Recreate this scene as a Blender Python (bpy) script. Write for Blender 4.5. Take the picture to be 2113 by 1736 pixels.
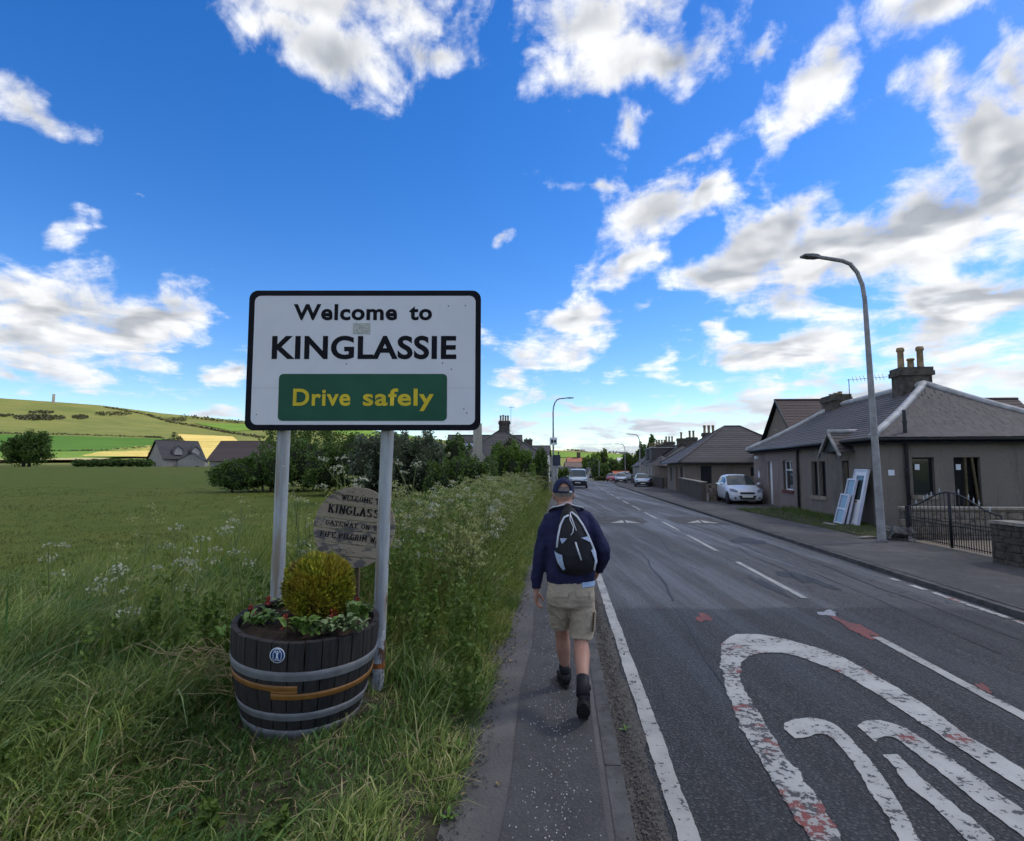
import bpy, bmesh, math, random
import numpy as np
from mathutils import Vector, Matrix, Euler

for o in list(bpy.data.objects): bpy.data.objects.remove(o)
R = math.radians
random.seed(7); RNG = np.random.default_rng(11)
SC = bpy.context.scene
COL = SC.collection

# ------------------------------------------------------------------ camera
EYE = 1.9
FOC = 1180.0                       # focal length in units of a 2113 px wide picture
PITCH = math.atan(95.0/FOC)
cam_d = bpy.data.cameras.new('camera'); cam = bpy.data.objects.new('camera', cam_d); COL.objects.link(cam)
cam_d.sensor_fit = 'HORIZONTAL'; cam_d.sensor_width = 36.0; cam_d.lens = 36.0*FOC/2113.0
cam_d.clip_start = 0.05; cam_d.clip_end = 20000
cam.location = (0, 0, EYE); cam.rotation_euler = (math.pi/2 + PITCH, 0, 0)
SC.camera = cam
SC.render.resolution_x = 1024; SC.render.resolution_y = 841
SC.view_settings.view_transform = 'Standard'; SC.view_settings.look = 'None'
SC.view_settings.exposure = 0.92; SC.view_settings.gamma = 1.0
try: SC.view_settings.use_curve_mapping = False
except Exception: pass
SC.render.engine = 'CYCLES'
SC.cycles.use_denoising = True
SC.cycles.max_bounces = 6; SC.cycles.diffuse_bounces = 3; SC.cycles.glossy_bounces = 3
SC.cycles.transmission_bounces = 4; SC.cycles.transparent_max_bounces = 8
SC.cycles.sample_clamp_indirect = 6.0
SC.cycles.use_adaptive_sampling = True; SC.cycles.adaptive_threshold = .025; SC.cycles.adaptive_min_samples = 16
try: SC.cycles.use_light_tree = True
except Exception: pass

def ray(u, v):
    dx = (u-1056.5)/FOC; dy = (868.0-v)/FOC
    return (dx, math.cos(PITCH)-dy*math.sin(PITCH), math.sin(PITCH)+dy*math.cos(PITCH))
def at(u, v, y):                   # survey helper: a point at depth y
    d = ray(u, v); t = y/d[1]; return Vector((d[0]*t, y, EYE+d[2]*t))
def gp(u, v, z=0.0):               # survey helper: a point on level z
    d = ray(u, v); t = (z-EYE)/d[2]; return Vector((d[0]*t, d[1]*t, z))
def azel(u, v):
    d = ray(u, v); return math.atan2(d[0], d[1]), math.atan2(d[2], math.hypot(d[0], d[1]))

# ------------------------------------------------------------------ sun and sky
SUN_AZ = R(74); SUN_EL = R(47)     # azimuth measured from +Y towards +X
SUN_DIR = Vector((math.sin(SUN_AZ)*math.cos(SUN_EL), math.cos(SUN_AZ)*math.cos(SUN_EL), math.sin(SUN_EL)))
sun_d = bpy.data.lights.new('sun', 'SUN'); sun = bpy.data.objects.new('sun', sun_d); COL.objects.link(sun)
sun_d.energy = 2.9; sun_d.angle = R(7); sun_d.color = (1.0, 0.955, 0.88)
sun.rotation_euler = (-SUN_DIR).to_track_quat('-Z', 'Y').to_euler()

W = bpy.data.worlds.new('World'); SC.world = W; W.use_nodes = True
def build_world():
    nt = W.node_tree; N = nt.nodes; L = nt.links
    for n in list(N): N.remove(n)
    out = N.new('ShaderNodeOutputWorld'); bg = N.new('ShaderNodeBackground'); bg.inputs['Strength'].default_value = 0.15
    L.new(bg.outputs[0], out.inputs[0])
    sky = N.new('ShaderNodeTexSky'); sky.sky_type = 'NISHITA'; sky.sun_disc = False
    sky.sun_elevation = SUN_EL; sky.sun_rotation = SUN_AZ
    sky.altitude = 300; sky.air_density = 1.0; sky.dust_density = 0.25; sky.ozone_density = 3.0
    tc = N.new('ShaderNodeTexCoord')
    def math_(op, a, b=None, c=None, clamp=False):
        m = N.new('ShaderNodeMath'); m.operation = op; m.use_clamp = clamp
        for i, x in enumerate((a, b, c)):
            if x is None: continue
            if isinstance(x, (int, float)): m.inputs[i].default_value = x
            else: L.new(x, m.inputs[i])
        return m.outputs[0]
    def vmath(op, a, b=None):
        m = N.new('ShaderNodeVectorMath'); m.operation = op
        for i, x in enumerate((a, b)):
            if x is None: continue
            if isinstance(x, (tuple, list)): m.inputs[i].default_value = x
            else: L.new(x, m.inputs[i])
        return m
    def sstep(x, lo, hi):
        m = N.new('ShaderNodeMapRange'); m.interpolation_type = 'SMOOTHSTEP'
        L.new(x, m.inputs['Value']); m.inputs['From Min'].default_value = lo; m.inputs['From Max'].default_value = hi
        return m.outputs['Result']
    nrm = vmath('NORMALIZE', tc.outputs['Generated']).outputs[0]
    sep = N.new('ShaderNodeSeparateXYZ'); L.new(nrm, sep.inputs[0])
    X, Y, Z = sep.outputs
    az = math_('ARCTAN2', X, Y); el = math_('ARCSINE', Z)
    ae = N.new('ShaderNodeCombineXYZ'); L.new(az, ae.inputs[0]); L.new(el, ae.inputs[1])
    # cloud layer coordinates: a flat layer seen in perspective
    zz = math_('ADD', math_('MAXIMUM', Z, 0.0), 0.13)
    lay = N.new('ShaderNodeCombineXYZ'); L.new(math_('DIVIDE', X, zz), lay.inputs[0]); L.new(math_('DIVIDE', Y, zz), lay.inputs[1])
    def noise(vec, scale, detail, rough, dist=0.0, off=None):
        n = N.new('ShaderNodeTexNoise'); n.inputs['Scale'].default_value = scale; n.inputs['Detail'].default_value = detail
        n.inputs['Roughness'].default_value = rough; n.inputs['Distortion'].default_value = dist
        if off: vec = vmath('ADD', vec, off).outputs[0]
        L.new(vec, n.inputs['Vector']); return n.outputs['Fac']
    # warp the angle coordinates so no cloud keeps an even outline
    wn = N.new('ShaderNodeTexNoise'); wn.inputs['Scale'].default_value = 4.5; wn.inputs['Detail'].default_value = 5.0
    L.new(ae.outputs[0], wn.inputs['Vector'])
    wv = vmath('SUBTRACT', wn.outputs['Color'], (0.5, 0.5, 0.5)).outputs[0]
    wsc = N.new('ShaderNodeVectorMath'); wsc.operation = 'SCALE'; L.new(wv, wsc.inputs[0]); wsc.inputs['Scale'].default_value = 0.21
    aew = vmath('ADD', ae.outputs[0], wsc.outputs[0]).outputs[0]
    # clouds: (u, v, half width px, half height px, tilt deg, weight)
    blobs = [(700, 90, 190, 110, 10, 1.0), (880, 60, 120, 90, 0, .9), (580, 0, 130, 60, 0, .8), (700, -60, 330, 120, 0, 1.0),
             (1280, 90, 190, 120, -15, 1.0), (1400, 60, 160, 110, 0, 1.0), (1230, 20, 190, 80, 0, .85), (1290, 250, 90, 90, 60, .75), (1320, -60, 260, 120, 0, 1),
             (1940, 20, 190, 70, 0, 1.0), (1660, 190, 130, 70, -35, .9), (1580, 100, 45, 35, 0, .6), (1630, 250, 60, 45, 0, .7),
             (60, 185, 130, 55, 0, .95), (170, 470, 60, 40, 30, .62), (320, 445, 30, 15, 0, .45), (1050, 485, 30, 18, 0, .6),
             (120, 610, 230, 80, 10, 1.0), (270, 670, 180, 75, -10, 1.0), (60, 690, 150, 70, 0, .9), (10, 760, 60, 25, 0, .7), (480, 760, 70, 50, -35, .85),
             (1330, 430, 170, 80, -35, 1.0), (1230, 380, 130, 40, 5, .75), (1270, 540, 100, 55, -10, .85), (1450, 380, 90, 50, -20, .8), (1440, 290, 80, 30, -20, .6),
             (1600, 480, 200, 110, -30, 1.15), (1500, 560, 200, 70, -10, 1.1), (1700, 560, 240, 90, 0, 1.1), (1900, 480, 200, 150, -40, 1.15), (2060, 330, 160, 190, -50, 1.2), (1950, 230, 110, 80, -10, .9), (2120, 180, 90, 120, 0, .9), (1820, 420, 150, 30, 5, .55),
             (1220, 660, 150, 55, -8, .95), (1200, 730, 130, 45, 0, .85), (1450, 690, 50, 20, -20, .6), (1600, 720, 260, 60, -8, 1.0), (2000, 650, 250, 70, -4, 1.1), (1800, 770, 400, 50, 0, .95),
             (1060, 760, 120, 40, 8, .75), (1150, 815, 220, 26, 0, .75), (1300, 870, 300, 45, 0, .8), (1040, 870, 150, 30, 0, .7), (1700, 860, 400, 70, 0, 1.0), (2050, 830, 220, 60, 0, .9),
             (110, 830, 170, 16, 3, .8), (330, 850, 190, 24, 4, .9), (460, 865, 120, 20, 4, .7), (180, 812, 80, 6, 0, .5), (1350, 930, 420, 40, 0, .9),
             (-150, 640, 160, 90, 0, .9), (2330, 420, 260, 200, 0, 1.1), (2300, 750, 250, 80, 0, 1)]
    best = None
    for (u, v, hw, hh, tilt, wgt) in blobs:
        a0, e0 = azel(u, v)
        mp = N.new('ShaderNodeMapping'); mp.vector_type = 'TEXTURE'
        mp.inputs['Location'].default_value = (a0, e0, 0); mp.inputs['Rotation'].default_value = (0, 0, R(-tilt))
        k = math.cos(e0)
        mp.inputs['Scale'].default_value = (1.18*hw/FOC*math.cos(a0)**1.2, 1.18*hh/FOC*k*k, 1)
        L.new(aew, mp.inputs['Vector'])
        ln = vmath('LENGTH', mp.outputs[0]).outputs['Value']
        f = math_('MULTIPLY_ADD', ln, -wgt, wgt)
        best = f if best is None else math_('SMOOTH_MAX', best, f, 0.18)
    best = math_('MAXIMUM', math_('SUBTRACT', best, .06), -0.62)
    # away from the surveyed sky: thinner, brighter cloud, shaped to lift the ambient light
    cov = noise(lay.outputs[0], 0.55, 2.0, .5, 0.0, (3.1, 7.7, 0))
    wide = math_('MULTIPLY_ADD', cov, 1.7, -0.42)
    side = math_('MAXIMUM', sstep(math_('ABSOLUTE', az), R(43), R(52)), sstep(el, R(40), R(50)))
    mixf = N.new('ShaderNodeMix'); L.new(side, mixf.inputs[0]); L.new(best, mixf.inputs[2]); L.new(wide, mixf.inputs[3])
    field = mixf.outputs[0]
    n1 = noise(lay.outputs[0], 2.6, 10.0, .60, 0.35)
    n1b = noise(ae.outputs[0], 13.0, 8.0, .58, 0.3)
    n2 = noise(lay.outputs[0], 2.6, 3.0, .45, 0.35)
    n3 = noise(lay.outputs[0], 2.6, 3.0, .45, 0.35, (0.10, 0.05, 0))
    nn = math_('ADD', math_('MULTIPLY_ADD', n1, 2.3, -1.15), math_('MULTIPLY_ADD', n1b, 1.5, -0.75))
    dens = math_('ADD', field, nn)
    cover = sstep(dens, 0.10, 0.74)
    cover = math_('MULTIPLY', cover, sstep(Z, -0.02, 0.03))
    dlow = math_('ADD', field, math_('MULTIPLY_ADD', n2, 2.0, -1.0))
    thick = sstep(math_('ADD', math_('MULTIPLY', dlow, .75), math_('MULTIPLY', dens, .25)), 0.22, 0.95)
    lit = math_('MULTIPLY_ADD', math_('SUBTRACT', n2, n3), 4.5, 0.5, clamp=True)
    shade = math_('MULTIPLY', thick, math_('SUBTRACT', 1.30, lit), clamp=True)
    low = sstep(el, R(20), R(2))
    shade = math_('MAXIMUM', math_('MULTIPLY', shade, math_('MULTIPLY_ADD', low, -0.25, 1.0)), math_('MULTIPLY', sstep(el, R(9), R(0)), .22))
    ccol = N.new('ShaderNodeMix'); ccol.data_type = 'RGBA'
    ccol.inputs[6].default_value = (4.0, 4.02, 4.05, 1); ccol.inputs[7].default_value = (1.6, 1.72, 1.92, 1)
    L.new(shade, ccol.inputs[0])
    mot = N.new('ShaderNodeVectorMath'); mot.operation = 'SCALE'; L.new(ccol.outputs[2], mot.inputs[0])
    L.new(math_('MULTIPLY_ADD', math_('ADD', math_('MULTIPLY', n1, .55), math_('MULTIPLY', n1b, .45)), 1.5, .22), mot.inputs['Scale'])
    hz = N.new('ShaderNodeMix'); hz.data_type = 'RGBA'; hz.inputs[7].default_value = (1.95, 2.2, 2.6, 1)
    L.new(math_('MULTIPLY', sstep(el, R(11), R(0.5)), .8), hz.inputs[0]); L.new(mot.outputs[0], hz.inputs[6])
    # the blue of the clear air
    hs = N.new('ShaderNodeHueSaturation'); hs.inputs['Hue'].default_value = .511; hs.inputs['Saturation'].default_value = 1.36; hs.inputs['Value'].default_value = .69
    L.new(sky.outputs[0], hs.inputs['Color'])
    mx = N.new('ShaderNodeMix'); mx.data_type = 'RGBA'
    L.new(cover, mx.inputs[0]); L.new(hs.outputs[0], mx.inputs[6]); L.new(hz.outputs[2], mx.inputs[7])
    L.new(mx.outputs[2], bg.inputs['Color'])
    W.cycles.sampling_method = 'MANUAL'; W.cycles.sample_map_resolution = 512
build_world()

# ------------------------------------------------------------------ mesh and object helpers
class MB:
    def __init__(s): s.v = []; s.f = []; s.sm = []
    def add(s, vs, fs, smooth=False):
        b = len(s.v) if len(vs) else 0; s.v += [tuple(p) for p in vs]
        for f in fs: s.f.append(tuple(b+i for i in f)); s.sm.append(smooth)
        return s
    def box(s, c, d, rot=None):
        hx, hy, hz = d[0]/2, d[1]/2, d[2]/2
        vs = [Vector((x, y, z)) for x in (-hx, hx) for y in (-hy, hy) for z in (-hz, hz)]
        if rot is not None: vs = [rot @ p for p in vs]
        c = Vector(c)
        return s.add([c+p for p in vs], [(0, 1, 3, 2), (4, 6, 7, 5), (0, 4, 5, 1), (2, 3, 7, 6), (0, 2, 6, 4), (1, 5, 7, 3)])
    def bx(s, x0, x1, y0, y1, z0, z1): return s.box(((x0+x1)/2, (y0+y1)/2, (z0+z1)/2), (x1-x0, y1-y0, z1-z0))
    def tube(s, pts, rad, n=8, cap=True, smooth=True, sq=None):
        pts = [Vector(p) for p in pts]; m = len(pts)
        if isinstance(rad, (int, float)): rad = [rad]*m
        up = None; rings = []
        for i in range(m):
            t = (pts[min(i+1, m-1)]-pts[max(i-1, 0)])
            t = t.normalized() if t.length > 1e-9 else Vector((0, 0, 1))
            if up is None:
                up = t.orthogonal().normalized()
                if sq is not None:
                    up = (sq - t*sq.dot(t)).normalized()
            else:
                up = (up - t*up.dot(t)); up = up.normalized() if up.length > 1e-6 else t.orthogonal().normalized()
            w = t.cross(up)
            r = rad[i]; ra, rb = (r if isinstance(r, (tuple, list)) else (r, r))
            rings.append([pts[i]+up*(math.cos(2*math.pi*k/n)*ra)+w*(math.sin(2*math.pi*k/n)*rb) for k in range(n)])
        vs = [p for r in rings for p in r]
        fs = [(i*n+k, i*n+(k+1) % n, (i+1)*n+(k+1) % n, (i+1)*n+k) for i in range(m-1) for k in range(n)]
        if cap: fs += [tuple(range(n-1, -1, -1)), tuple((m-1)*n+k for k in range(n))]
        return s.add(vs, fs, smooth)
    def lathe(s, prof, n=24, c=(0, 0, 0), a0=0, a1=2*math.pi, smooth=True, caps=False):
        full = abs(a1-a0-2*math.pi) < 1e-6; k = n if full else n+1; c = Vector(c)
        vs = [c+Vector((r*math.cos(a0+(a1-a0)*j/n), r*math.sin(a0+(a1-a0)*j/n), z)) for (r, z) in prof for j in range(k)]
        fs = []
        for i in range(len(prof)-1):
            for j in range(n):
                j2 = (j+1) % k if full else j+1
                fs.append((i*k+j, i*k+j2, (i+1)*k+j2, (i+1)*k+j))
        if caps and full:
            fs.append(tuple(range(k-1, -1, -1))); fs.append(tuple((len(prof)-1)*k+j for j in range(k)))
        return s.add(vs, fs, smooth)
    def prism(s, poly, axis, d0, d1):      # poly of 2D points swept along an axis
        def p3(a, b, d):
            return {'x': (d, a, b), 'y': (a, d, b), 'z': (a, b, d)}[axis]
        n = len(poly)
        vs = [p3(a, b, d0) for a, b in poly]+[p3(a, b, d1) for a, b in poly]
        fs = [tuple(range(n-1, -1, -1)), tuple(range(n, 2*n))]+[(i, (i+1) % n, n+(i+1) % n, n+i) for i in range(n)]
        return s.add(vs, fs)
    def ball(s, c, r, n=10, m=7):
        c = Vector(c); r = r if isinstance(r, (tuple, list)) else (r, r, r)
        vs = [c+Vector((0, 0, r[2]))]; fs = []
        for i in range(1, m):
            a = math.pi*i/m
            vs += [c+Vector((r[0]*math.sin(a)*math.cos(2*math.pi*k/n), r[1]*math.sin(a)*math.sin(2*math.pi*k/n), r[2]*math.cos(a))) for k in range(n)]
        vs.append(c-Vector((0, 0, r[2])))
        for k in range(n):
            fs.append((0, 1+k, 1+(k+1) % n)); b = 1+(m-2)*n
            fs.append((b+(k+1) % n, b+k, len(vs)-1))
            for i in range(m-2): fs.append((1+i*n+k, 1+(i+1)*n+k, 1+(i+1)*n+(k+1) % n, 1+i*n+(k+1) % n))
        return s.add(vs, fs, True)
    def mesh(s, name):
        me = bpy.data.meshes.new(name); me.from_pydata(s.v, [], s.f)
        bm = bmesh.new(); bm.from_mesh(me); bmesh.ops.recalc_face_normals(bm, faces=bm.faces); bm.to_mesh(me); bm.free()
        if any(s.sm): me.polygons.foreach_set('use_smooth', s.sm)
        me.update(); return me
    def build(s, name, m, parent=None, **kw):
        return ob(name, s.mesh(name), m, parent, **kw)

def ob(name, me, m=None, parent=None, loc=None, rot=None):
    o = bpy.data.objects.new(name, me); COL.objects.link(o)
    if m is not None and me is not None and not me.materials: me.materials.append(m)
    if parent is not None: o.parent = parent
    if loc is not None: o.location = loc
    if rot is not None: o.rotation_euler = rot
    return o
def tag(o, label, cat, group=None):
    o['label'] = label; o['category'] = cat
    if group: o['group'] = group
    return o
def struct(o): o['kind'] = 'structure'; return o
def stuff(o, label=None, cat=None):
    o['kind'] = 'stuff'
    if label: o['label'] = label; o['category'] = cat
    return o
def thing(name, label, cat, loc=(0, 0, 0), rz=0.0, group=None, rot=None):
    o = bpy.data.objects.new(name, None); COL.objects.link(o); o.empty_display_size = .1
    o.location = loc; o.rotation_euler = rot if rot is not None else (0, 0, rz)
    return tag(o, label, cat, group)
def kids(o): return [c for c in bpy.data.objects if c.parent == o]
def copy_tree(o, parent=None):
    c = o.copy(); COL.objects.link(c); c.parent = parent
    for ch in kids(o): copy_tree(ch, c)
    return c
def bevel(o, w=.01, seg=2):
    m = o.modifiers.new('bevel', 'BEVEL'); m.width = w; m.segments = seg; m.limit_method = 'ANGLE'; m.angle_limit = R(35); return o
def np_mesh(name, verts, quads=None, tris=None, smooth=False):
    me = bpy.data.meshes.new(name)
    nq = 0 if quads is None else len(quads); nt_ = 0 if tris is None else len(tris)
    me.vertices.add(len(verts)); me.vertices.foreach_set('co', np.ascontiguousarray(verts, dtype=np.float32).ravel())
    idx = []
    if nq: idx.append(np.asarray(quads, dtype=np.int32).ravel())
    if nt_: idx.append(np.asarray(tris, dtype=np.int32).ravel())
    idx = np.concatenate(idx); me.loops.add(len(idx)); me.loops.foreach_set('vertex_index', idx)
    me.polygons.add(nq+nt_)
    starts = np.concatenate([np.arange(nq)*4, nq*4+np.arange(nt_)*3]).astype(np.int32)
    me.polygons.foreach_set('loop_start', starts)
    if smooth: me.polygons.foreach_set('use_smooth', np.ones(nq+nt_, dtype=bool))
    me.update(calc_edges=True); return me

# ------------------------------------------------------------------ materials
MATS = {}
class NT:
    def __init__(s, name):
        s.m = bpy.data.materials.new(name); s.m.use_nodes = True; s.t = s.m.node_tree; s.N = s.t.nodes; s.L = s.t.links
        s.p = s.N['Principled BSDF']; s.out = s.N['Material Output']
    def n(s, typ, **kw):
        x = s.N.new(typ)
        for k, v in kw.items(): setattr(x, k, v)
        return x
    def pos(s, obj=False):
        if obj: return s.n('ShaderNodeTexCoord').outputs['Object']
        return s.n('ShaderNodeNewGeometry').outputs['Position']
    def scale(s, vec, sc):
        m = s.n('ShaderNodeMapping'); m.inputs['Scale'].default_value = sc; s.L.new(vec, m.inputs[0]); return m.outputs[0]
    def noise(s, vec, sc, det=4, rough=.55, dist=0):
        x = s.n('ShaderNodeTexNoise'); x.inputs['Scale'].default_value = sc; x.inputs['Detail'].default_value = det
        x.inputs['Roughness'].default_value = rough; x.inputs['Distortion'].default_value = dist
        s.L.new(vec, x.inputs['Vector']); return x.outputs['Fac']
    def vor(s, vec, sc, feat='F1', out='Distance'):
        x = s.n('ShaderNodeTexVoronoi'); x.feature = feat; x.inputs['Scale'].default_value = sc; s.L.new(vec, x.inputs['Vector']); return x.outputs[out]
    def rng(s, x, a, b, lo=0., hi=1., smooth=True):
        m = s.n('ShaderNodeMapRange'); m.interpolation_type = 'SMOOTHSTEP' if smooth else 'LINEAR'
        s.L.new(x, m.inputs['Value'])
        for k, v in (('From Min', a), ('From Max', b), ('To Min', lo), ('To Max', hi)): m.inputs[k].default_value = v
        return m.outputs['Result']
    def mix(s, f, a, b):
        m = s.n('ShaderNodeMix'); m.data_type = 'RGBA'
        for i, x in ((0, f), (6, a), (7, b)):
            if isinstance(x, (int, float)): m.inputs[i].default_value = x
            elif isinstance(x, (tuple, list)): m.inputs[i].default_value = (*x[:3], 1)
            else: s.L.new(x, m.inputs[i])
        return m.outputs[2]
    def math(s, op, a, b=0.0, clamp=False):
        m = s.n('ShaderNodeMath'); m.operation = op; m.use_clamp = clamp
        for i, x in enumerate((a, b)):
            if isinstance(x, (int, float)): m.inputs[i].default_value = x
            else: s.L.new(x, m.inputs[i])
        return m.outputs[0]
    def col(s, x):
        if isinstance(x, (tuple, list)): s.p.inputs['Base Color'].default_value = (*x[:3], 1)
        else: s.L.new(x, s.p.inputs['Base Color'])
    def rough(s, x):
        if isinstance(x, (int, float)): s.p.inputs['Roughness'].default_value = x
        else: s.L.new(x, s.p.inputs['Roughness'])
    def bump(s, h, st=.3, d=.01):
        b = s.n('ShaderNodeBump'); b.inputs['Strength'].default_value = st; b.inputs['Distance'].default_value = d
        s.L.new(h, b.inputs['Height']); s.L.new(b.outputs[0], s.p.inputs['Normal'])
    def island(s): return s.n('ShaderNodeNewGeometry').outputs['Random Per Island']
    def orand(s): return s.n('ShaderNodeObjectInfo').outputs['Random']

def pm(name, col, rough=.6, var=.18, sc=6.0, bump=0.0, bsc=40.0, metal=0.0, spec=.3, obj=True, col2=None, det=5, bd=.01):
    if name in MATS: return MATS[name]
    t = NT(name); p = t.pos(obj)
    c2 = col2 if col2 is not None else tuple(x*(1-var) for x in col)
    c1 = col if col2 is not None else tuple(min(1, x*(1+var*.6)) for x in col)
    t.col(t.mix(t.rng(t.noise(p, sc, det, .6), .3, .7), c1, c2)); t.rough(rough)
    t.p.inputs['Metallic'].default_value = metal; t.p.inputs['Specular IOR Level'].default_value = spec
    if bump: t.bump(t.noise(p, bsc, 4, .6), bump, bd)
    MATS[name] = t.m; return t.m
def leafm(name, c1, c2, c3=None, trans=.3, rough=.5, big=.35):
    if name in MATS: return MATS[name]
    t = NT(name); r = t.island(); p = t.pos()
    c = t.mix(r, c1, c2)
    if c3 is not None: c = t.mix(t.rng(t.noise(p, big, 3, .6), .45, .65), c, c3)
    t.col(c); t.rough(rough); t.p.inputs['Specular IOR Level'].default_value = .3
    tr = t.n('ShaderNodeBsdfTranslucent'); t.L.new(c, tr.inputs['Color'])
    ms = t.n('ShaderNodeMixShader'); ms.inputs[0].default_value = trans
    t.L.new(t.p.outputs[0], ms.inputs[1]); t.L.new(tr.outputs[0], ms.inputs[2]); t.L.new(ms.outputs[0], t.out.inputs[0])
    MATS[name] = t.m; return t.m
def glassm(name='window_glass', col=(.02, .025, .03)):
    if name in MATS: return MATS[name]
    t = NT(name); t.col(col); t.rough(.05); t.p.inputs['Specular IOR Level'].default_value = .5
    t.bump(t.noise(t.pos(), 2.5, 2), .05, .02)
    MATS[name] = t.m; return t.m

# ------------------------------------------------------------------ lie of the land
def Xc(y): return 3.52+.0843*y+.0005*max(0., y-28.)**2 if y < 150 else 3.52+.0843*y+.0005*122**2+.122*(y-150)
def Zr(y):
    if y < 14: return 0.0
    if y < 140: return -.0001*(y-14)**2
    return max(-1.5876-.0252*(y-140), -3.9)
def sm(a, b, x):
    t = min(1., max(0., (x-a)/(b-a))); return t*t*(3-2*t)
CREST = [(-60, 60), (-50, 150), (-44, 148), (-41.8, 141), (-36, 127), (-31.6, 110), (-26, 96), (-21, 86), (-15, 77), (-6, 52), (2.6, 35), (8.8, 30), (12, 23), (16, 16), (40, 12), (60, 8)]
def crest(deg):
    if deg <= CREST[0][0] or deg >= CREST[-1][0]: return 20.
    for (a, ea), (b, eb) in zip(CREST, CREST[1:]):
        if a <= deg <= b: return ea+(eb-ea)*(deg-a)/(b-a)
    return 20.
def base_z(x, y):
    zr = Zr(y) if y > 0 else 0.0
    o = x-Xc(max(y, -200)); r = math.hypot(x, y); th = math.degrees(math.atan2(x, y))
    if o > -4.15: return zr-.06
    t = -4.15-o
    w = sm(-1, -15, th) if y > 0 else 1.0
    fld = .10+1.72*w*(min(r, 100)/100.)**1.5
    k = sm(0, 1.6, t)
    return (zr+.03)*(1-k)+k*(max(fld, zr+.05) if w > 0 else zr+.05)
def land_z(x, y):
    r = math.hypot(x, y)
    if r < 100: return base_z(x, y)
    th = math.degrees(math.atan2(x, y))
    b = base_z(x*min(1, 330/r), y*min(1, 330/r)); r0 = 130+200*sm(-18, 2, th) if abs(th) < 70 else 300.
    s = min(1., max(0., (r-r0)/(1400.-r0)))
    e = crest(th)/FOC*math.cos(R(th)) if abs(th) < 60 else .017*.5
    e0 = (b-EYE)/min(r, 330) if r > 0 else 0
    rr = min(r, 1400.)
    e0 = e0*min(1, 330/rr) if rr > 330 else e0
    z = EYE+rr*(e0*(1-s)+e*s)
    if r > 1400: z -= .03*(r-1400)
    return z
def on_hill(u, v):                 # where a sight line meets the hillside
    d = ray(u, v); hl = math.hypot(d[0], d[1])
    lo, hi = 125., 1400.
    for _ in range(40):
        m = (lo+hi)/2; x, y = d[0]/hl*m, d[1]/hl*m
        if (land_z(x, y)-EYE)/m < d[2]/hl: lo = m
        else: hi = m
    return Vector((d[0]/hl*lo, d[1]/hl*lo, land_z(d[0]/hl*lo, d[1]/hl*lo)))

# ------------------------------------------------------------------ ground sheet
def ground_material():
    t = NT('ground_grass'); p = t.pos()
    a = t.noise(p, .035, 5, .6); b = t.noise(p, .9, 6, .65); c = t.noise(p, 14, 4, .6)
    g = t.mix(t.rng(a, .35, .65), (.10, .128, .019), (.13, .135, .028))
    g = t.mix(t.rng(b, .35, .7), g, (.072, .105, .015))
    g = t.mix(t.rng(c, .45, .75, 0, .35), g, (.14, .14, .04))
    sx = t.n('ShaderNodeSeparateXYZ'); t.L.new(p, sx.inputs[0])
    ln = t.n('ShaderNodeVectorMath'); ln.operation = 'LENGTH'; t.L.new(p, ln.inputs[0])
    h2 = t.noise(p, .012, 6, .7); h3 = t.noise(t.scale(p, (1, .4, 1)), .05, 5, .65); hill = t.mix(t.rng(a, .3, .7), (.125, .15, .035), (.165, .16, .048)); hill = t.mix(t.rng(h2, .45, .62, 0, .7), hill, (.095, .115, .03)); hill = t.mix(t.rng(h3, .55, .7, 0, .5), hill, (.19, .18, .06))  # cloud shadow put into the hill colour: darker base, broad dark mottling
    t.col(t.mix(t.rng(ln.outputs['Value'], 105, 170), g, hill)); t.rough(.95); t.p.inputs['Specular IOR Level'].default_value = .1
    t.bump(c, .6, .05)
    return t.m
def build_ground():
    az = list(np.arange(-180, -56, 4.0))+list(np.arange(-56, 56, .4))+list(np.arange(56, 180, 4.0))
    rr = [0.4, 1, 1.6, 2.2, 2.8, 3.4, 4, 4.6, 5.2, 5.8, 6.4, 7, 7.7, 8.4, 9.2, 10, 11, 12, 13, 14.5, 16, 18, 20, 22.5, 25, 28, 31, 35, 39, 44, 49, 55, 62, 70, 78, 87, 97, 108, 118, 130]
    rr += list(np.linspace(145, 1400, 80))+[1430, 1480, 1600, 1900, 2500, 3500, 6000]
    V = [(0, 0, land_z(0, 0))]; F = []
    n = len(az)
    for r in rr:
        for a in az:
            x, y = r*math.sin(R(a)), r*math.cos(R(a)); V.append((x, y, land_z(x, y)))
    for k in range(n): F.append((0, 1+(k+1) % n, 1+k))
    for i in range(len(rr)-1):
        for k in range(n):
            k2 = (k+1) % n; F.append((1+i*n+k, 1+i*n+k2, 1+(i+1)*n+k2, 1+(i+1)*n+k))
    me = bpy.data.meshes.new('ground'); me.from_pydata(V, [], F); me.polygons.foreach_set('use_smooth', [True]*len(F))
    return struct(ob('ground', me, ground_material()))
build_ground()

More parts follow.
